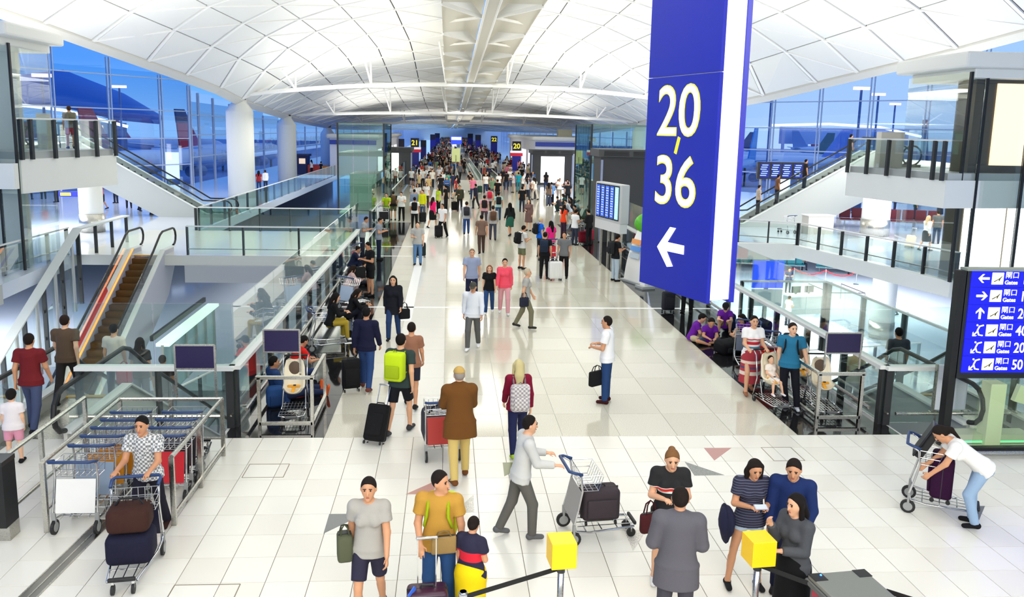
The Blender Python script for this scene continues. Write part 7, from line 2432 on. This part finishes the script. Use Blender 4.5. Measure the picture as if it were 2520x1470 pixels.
# bags and trolleys of the middle distance
for cx, cy, c, lab in ((880, 1125, (26, 26, 30), 'black case beside the striding person in the white shirt'), (1022, 880, (24, 24, 26), 'black case beside the dark olive jacket'), (1252, 720, (40, 70, 60), 'dark green case behind the woman in the black tee'),
                       (1890, 830, (60, 54, 90), 'violet case beside the denim blue shirt'), (720, 1300, (34, 44, 46), 'dark carrier case of the woman in the grey patterned tee'), (735, 990, (30, 30, 34), 'black case in the standing group'),
                       (2180, 1180, (120, 20, 40), 'dark red case on the granite by the flight display'), (2240, 1160, (206, 50, 76), 'rose red case on the granite by the flight display')):
    p = gz(840 + cx / 3.675, 280 + cy / 3.675)
    suitcase((p[0], p[1], 0), 0.3, c, lab, (0.38, 0.25, 0.55), 0.35, False)
p = gz(1366, 690)
suitcase((p[0], p[1], 0), 0.2, (232, 232, 228), 'white ribbed suitcase beside the person in the grey tee', (0.48, 0.3, 0.62), 0.3)
p = gz(945, 552)
luggage_trolley((p[0], p[1] - 0.1, 0), PI, 'luggage trolley with a dark poster before the person in the lime green tee', (44, 40, 46))
p = gz(1353, 655)
luggage_trolley((p[0] + 0.1, p[1] + 0.5, 0), math.radians(20), 'luggage trolley with a red board among the group on the right', (206, 30, 40))
p = gz(1430, 598)
luggage_trolley((p[0], p[1], 0), math.radians(30), 'luggage trolley loaded near the man in the black jacket', (50, 40, 44))
p = gz(1158, 472)
t = thing('aisle_barrier', 'pale barrier panel at the start of the moving walkway', 'barrier', p)
MB().box((0, 0, 0.55), (2.2, 0.1, 0.9)).build('panel', mat((208, 208, 200), 0.4, name='barrier_panel'), t)
for s in (-1, 1):
    MB().box((s * 1.1, 0, 0.55), (0.08, 0.12, 1.1)).build('post', STEEL, t)
# people sitting along the right glass beyond the flight display
for k, (px, py, tc, bc, lab) in enumerate(((1380, 522, (60, 60, 70), (40, 60, 60), 'person in a slate top crouching first in the row by the glass tower'), (1394, 514, (30, 70, 66), (30, 50, 56), 'person in dark green crouching in the row by the right glass tower'),
                                            (1402, 532, (200, 210, 220), (50, 60, 80), 'person in pale blue crouching in the row by the right glass tower'), (1412, 524, (24, 24, 28), (30, 30, 34), 'person in black crouching at the far right of the row by the right glass tower'),
                                            (1424, 548, (90, 70, 50), (40, 40, 40), 'person in brown crouching against the right glass by the flight display'))):
    MP(lab, px, py, 60 + 10 * k, tc, bc, 'w' if k % 2 else 'm', 'squat', full=True, sk=k)
for cx, tc, lab in ((1955, (220, 150, 160), 'person in pink sitting under the glowing white screen'), (2040, (230, 190, 190), 'person in pale rose sitting right under the glowing white screen')):
    MP(lab, cx, 672, 180, tc, (60, 60, 70), 'w', 'cross')
# right wing: couple, seated people; lower level staff
MP('blond woman in white top and dark skirt pulling a cream case', 2276, 618, -75, (240, 236, 232), (40, 36, 44), 'd', 'walk', full=True, hairc=(226, 196, 150), sk=2)
MP('man in a black and white patterned shirt and dark jeans in the right wing', 2302, 600, -20, (96, 96, 96), (40, 50, 76), 'm', 'stand', full=True, sk=1)
p = gz(2236, 612)
suitcase((p[0], p[1], 0), -0.9, (232, 214, 190), 'cream case pulled by the blond woman in the right wing', (0.4, 0.26, 0.6), 0.4, True, -0.4)
for k, (px, py, tc, lab) in enumerate(((2040, 520, (60, 66, 84), 'person in slate waiting at the left of the right wing seats'), (2066, 512, (40, 40, 46), 'person in black waiting near the white pillar of the right wing'), (2108, 520, (220, 222, 226), 'person in white waiting just left of the white pillar in the right wing'),
                                       (2172, 545, (150, 30, 60), 'person in crimson standing right of the white pillar in the right wing'), (2200, 525, (200, 206, 220), 'person in pale blue beyond the pillar in the right wing'), (2250, 540, (30, 70, 60), 'person in dark green in the right wing by the maroon seats'),
                                       (2310, 545, (226, 80, 130), 'person in pink under the right balcony'))):
    MP(lab, px, py, 150 + 20 * k, tc, (50, 56, 76), 'mwmlwmd'[k], 'stand' if k % 2 else 'phone', full=True, sk=k)
MP('masked attendant in a white shirt standing on the lower level', 1937, 802, -70, (238, 238, 240), (40, 46, 60), 'm', 'hold', full=True, z=LOW, sk=1)
MP('attendant in navy behind the lower service desk', 1938, 720, 170, (40, 52, 84), (40, 46, 60), 'm', 'phone', full=True, z=LOW, sk=1)
for px, py, tc, lab in ((1972, 662, (70, 40, 70), 'person in plum sitting on the teal seats'), (2085, 672, (60, 76, 90), 'person in slate sitting at the end of the teal seats'), (2158, 680, (200, 120, 90), 'person in tan shorts sitting under the wing floor')):
    p = gz(px, py, LOW)
    ms, J = arch('sit', 'tee', 'trousers', 'short', False)
    place_person(ms, J, dict(top=tc, bottom=(40, 44, 60), skin=SK[1]), lab, (p[0], p[1] - 0.2, LOW), 175)
MP('person in grey crossing the lower level behind the right glass', 2195, 775, 60, (150, 154, 164), (90, 94, 104), 'l', 'walk', full=True, z=LOW, sk=3)
# riders on the sideways moving stairs
for x, lab, tc in ((18.3, 'rider in a pale top at the foot of the right side stairs', (190, 176, 160)), (19.4, 'rider in brown on the right side stairs', (120, 84, 60)), (21.0, 'rider in black in the middle of the right side stairs', (40, 36, 40)), (23.6, 'rider in dark clothes near the top of the right side stairs', (44, 40, 48))):
    MP(lab, 0, 0, -90, tc, (40, 42, 52), 'm', 'stand', xy=(x, 46.4), z=(x - 17.3) * 0.577 + 0.12, sk=int(x))
# travellers under the left balcony
for k, (px, py, tc, lab) in enumerate(((72, 492, (40, 44, 54), 'traveller in black leaving under the left balcony'), (108, 490, (190, 40, 44), 'traveller in red under the left balcony'), (140, 498, (90, 120, 160), 'traveller in blue under the left balcony'),
                                       (252, 515, (226, 110, 120), 'traveller in coral right of the white pillar on the left'), (286, 500, (226, 220, 208), 'traveller in cream on the left wing floor'), (318, 512, (120, 180, 170), 'traveller in mint on the left wing floor'),
                                       (345, 520, (70, 70, 80), 'traveller in slate by the foot of the left side stairs'), (372, 528, (30, 30, 34), 'traveller in black by the foot of the left side stairs'), (230, 498, (60, 60, 110), 'traveller in indigo beside the white pillar on the left'))):
    MP(lab, px, py, 40 * k, tc, (46, 50, 64), 'mmwdlwmlw'[k], ('walk', 'stand', 'phone')[k % 3], full=True, sk=k)
t = thing('wall_sign', 'small blue sign with yellow gate figures under the left balcony', 'sign')
p = gy(178, 478, 41.5)
MB().box((p[0], 41.5, p[2]), (1.3, 0.1, 0.26)).build('panel', mat((30, 40, 200), 0.4, emit=0.5, name='lit_sign'), t)
MB().box((p[0] - 0.3, 41.44, p[2]), (0.5, 0.02, 0.14)).build('mark', mat((250, 236, 40), 0.4, emit=0.8, name='sign_yellow'), t)
for s in (-0.5, 0.5):
    MB().bar((p[0] + s, 41.5, p[2]), (p[0] + s, 41.5, 3.3), 0.03).build('hanger', STEEL, t)

# distant crowd down the concourse
rng = random.Random(5)
placed = [(o.location.x, o.location.y) for o in bpy.data.objects if o.get('category') == 'person']
TOPS = [(236, 236, 234)] * 5 + [(30, 30, 34)] * 6 + [(44, 52, 80), (60, 70, 96), (120, 124, 130), (170, 172, 174), (200, 60, 60), (60, 100, 160), (220, 120, 150), (110, 140, 110), (196, 170, 120), (90, 60, 60), (210, 210, 216), (150, 40, 50)]
BOTS = [(36, 38, 44)] * 4 + [(44, 60, 92)] * 3 + [(90, 92, 96), (150, 140, 120), (60, 56, 54)]
CN = {(236, 236, 234): 'white', (30, 30, 34): 'black', (44, 52, 80): 'navy', (60, 70, 96): 'slate', (120, 124, 130): 'grey', (170, 172, 174): 'pale grey', (200, 60, 60): 'red', (60, 100, 160): 'blue', (220, 120, 150): 'pink', (110, 140, 110): 'green',
      (196, 170, 120): 'tan', (90, 60, 60): 'brown', (210, 210, 216): 'off-white', (150, 40, 50): 'maroon', (36, 38, 44): 'dark', (44, 60, 92): 'denim', (90, 92, 96): 'grey', (150, 140, 120): 'beige', (60, 56, 54): 'brown'}
n = 0
tries = 0
while n < 235 and tries < 6000:
    tries += 1
    y_ = 62 + 130 * rng.random() ** 1.25
    lane = rng.random()
    if y_ > 78 and lane < 0.16:
        x = rng.choice((1.65, 4.0)) + rng.uniform(-0.45, 0.45)
    elif lane < 0.62:
        x = rng.uniform(-3.4, 0.6) if y_ > 74 else rng.uniform(-3.2, 7.8)
    else:
        x = rng.uniform(5.2, 9.0)
    if 0.4 < x < 5.2 and 76 < y_ < 79.5:
        continue
    if y_ < 77 and rng.random() < 0.45:
        continue
    if -6.4 < x < -3.2 and 76 < y_ < 82:
        continue
    if x > 8.0 and 78 < y_ < 84:
        continue
    if any((x - a) ** 2 + (y_ - b) ** 2 < 0.45 for a, b in placed):
        continue
    placed.append((x, y_))
    kd = rng.choice('mmmmwwwsld')
    hd, tc, bc = rng.choice((0, 0, 0, 180, 180, 180, 20, 160, -20, 200, 90, -90)), rng.choice(TOPS), rng.choice(BOTS)
    on_belt = y_ > 78 and 0.9 < x < 4.8
    lab = 'distant %s in %s %s and %s %s %s, %s, %s' % ('woman' if kd in 'wd' else 'traveller', CN[tc], 'jumper' if kd in 'ld' else 'top', CN[bc], {'s': 'shorts', 'd': 'skirt'}.get(kd, 'trousers'), 'walking off' if abs(hd) <= 20 else ('coming closer' if abs(hd) >= 160 else 'seen sideways'),
                                                           'moving walkway' if on_belt else 'left aisle' if x < 2.6 else 'right aisle', 'near end' if y_ < 90 else 'midway' if y_ < 125 else 'far end')
    MP(lab, 0, 0, hd, tc, bc, kd, rng.choice(('walk', 'walk2', 'stand', 'phone')), xy=(x, y_), sk=rng.randrange(4), group='distant crowd down the concourse', z=0.04 if on_belt else 0.0)
    n += 1
# beyond that, the crowd melts into one mass
vs, fs, mi = [], [], []
FC = [cloth(c) for c in ((236, 236, 234), (30, 30, 34), (60, 70, 96), (150, 152, 156), (190, 60, 60), (60, 100, 160), (196, 170, 120))] + [cloth((36, 38, 44)), skin(SK[1]), cloth((26, 20, 18))]
for k in range(420):
    y_ = 190 + 220 * rng.random()
    x = rng.uniform(-3.5, 0.8) if rng.random() < 0.55 else rng.uniform(4.9, 9.2)
    hh = rng.uniform(0.94, 1.05)
    tcol = rng.randrange(7)
    for cz, rx, rz_, m_ in ((0.42, 0.13, 0.44, 7), (1.15, 0.21, 0.36, tcol), (1.6, 0.09, 0.12, 8), (1.66, 0.1, 0.09, 9)):
        mb = MB().ball((x, y_ + (0.02 if m_ == 9 else 0), cz * hh), (rx, rx * 0.7, rz_ * hh), 6)
        b0 = len(vs)
        vs += mb.v
        fs += [tuple(i + b0 for i in q) for q in mb.f]
        mi += [m_] * len(mb.f)
me = bpy.data.meshes.new('crowd')
me.from_pydata(vs, [], fs)
for m_ in FC:
    me.materials.append(m_)
me.polygons.foreach_set('material_index', np.array(mi, np.int32))
me.update()
o = link('crowd', me, kind='stuff')
tag(o, 'dense crowd merging at the far end of the concourse', 'crowd')
# far gallery crowd left
for k in range(26):
    x, y_ = rng.uniform(-15.6, -13.0), 66 + 64 * rng.random()
    if any((x - a) ** 2 + (y_ - b) ** 2 < 0.4 for a, b in placed) or abs(x + 14.2) < 0.6 or (71 < y_ < 83) or min(abs(y_ - 79), abs(y_ - 106), abs(y_ - 61)) < 1.5:
        continue
    placed.append((x, y_))
    tc, bc = rng.choice(TOPS), rng.choice(BOTS)
    kd = rng.choice('mwl')
    MP('gallery %s in %s top and %s trousers behind green glass at left, %s' % ('woman' if kd == 'w' else 'traveller', CN[tc], CN[bc], 'near the cart' if y_ < 100 else 'far along'), 0, 0, rng.randrange(360), tc, bc, kd, 'stand', xy=(x, y_), sk=k, group='travellers on the left gallery')


# ================================================================ lettering becomes mesh
dg = bpy.context.evaluated_depsgraph_get()
for o in [x for x in bpy.data.objects if x.type == 'FONT']:
    me = bpy.data.meshes.new_from_object(o.evaluated_get(dg))
    n2 = bpy.data.objects.new('tmp', me)
    COL.objects.link(n2)
    n2.parent = o.parent
    loc, rot, sca = o.location.copy(), o.rotation_euler.copy(), o.scale.copy()
    if o.get('fit'):
        fw, fh = o['fit']
        xs, ys_ = [v.co.x for v in me.vertices], [v.co.y for v in me.vertices]
        sx, sy = fw / (max(xs) - min(xs)), fh / (max(ys_) - min(ys_))
        mx_, my_ = min(xs), min(ys_)
        for v in me.vertices:
            v.co.x, v.co.y = (v.co.x - mx_) * sx, (v.co.y - my_) * sy
    n2.location, n2.rotation_euler, n2.scale = loc, rot, sca
    nm = o.name
    bpy.data.objects.remove(o)
    n2.name = nm
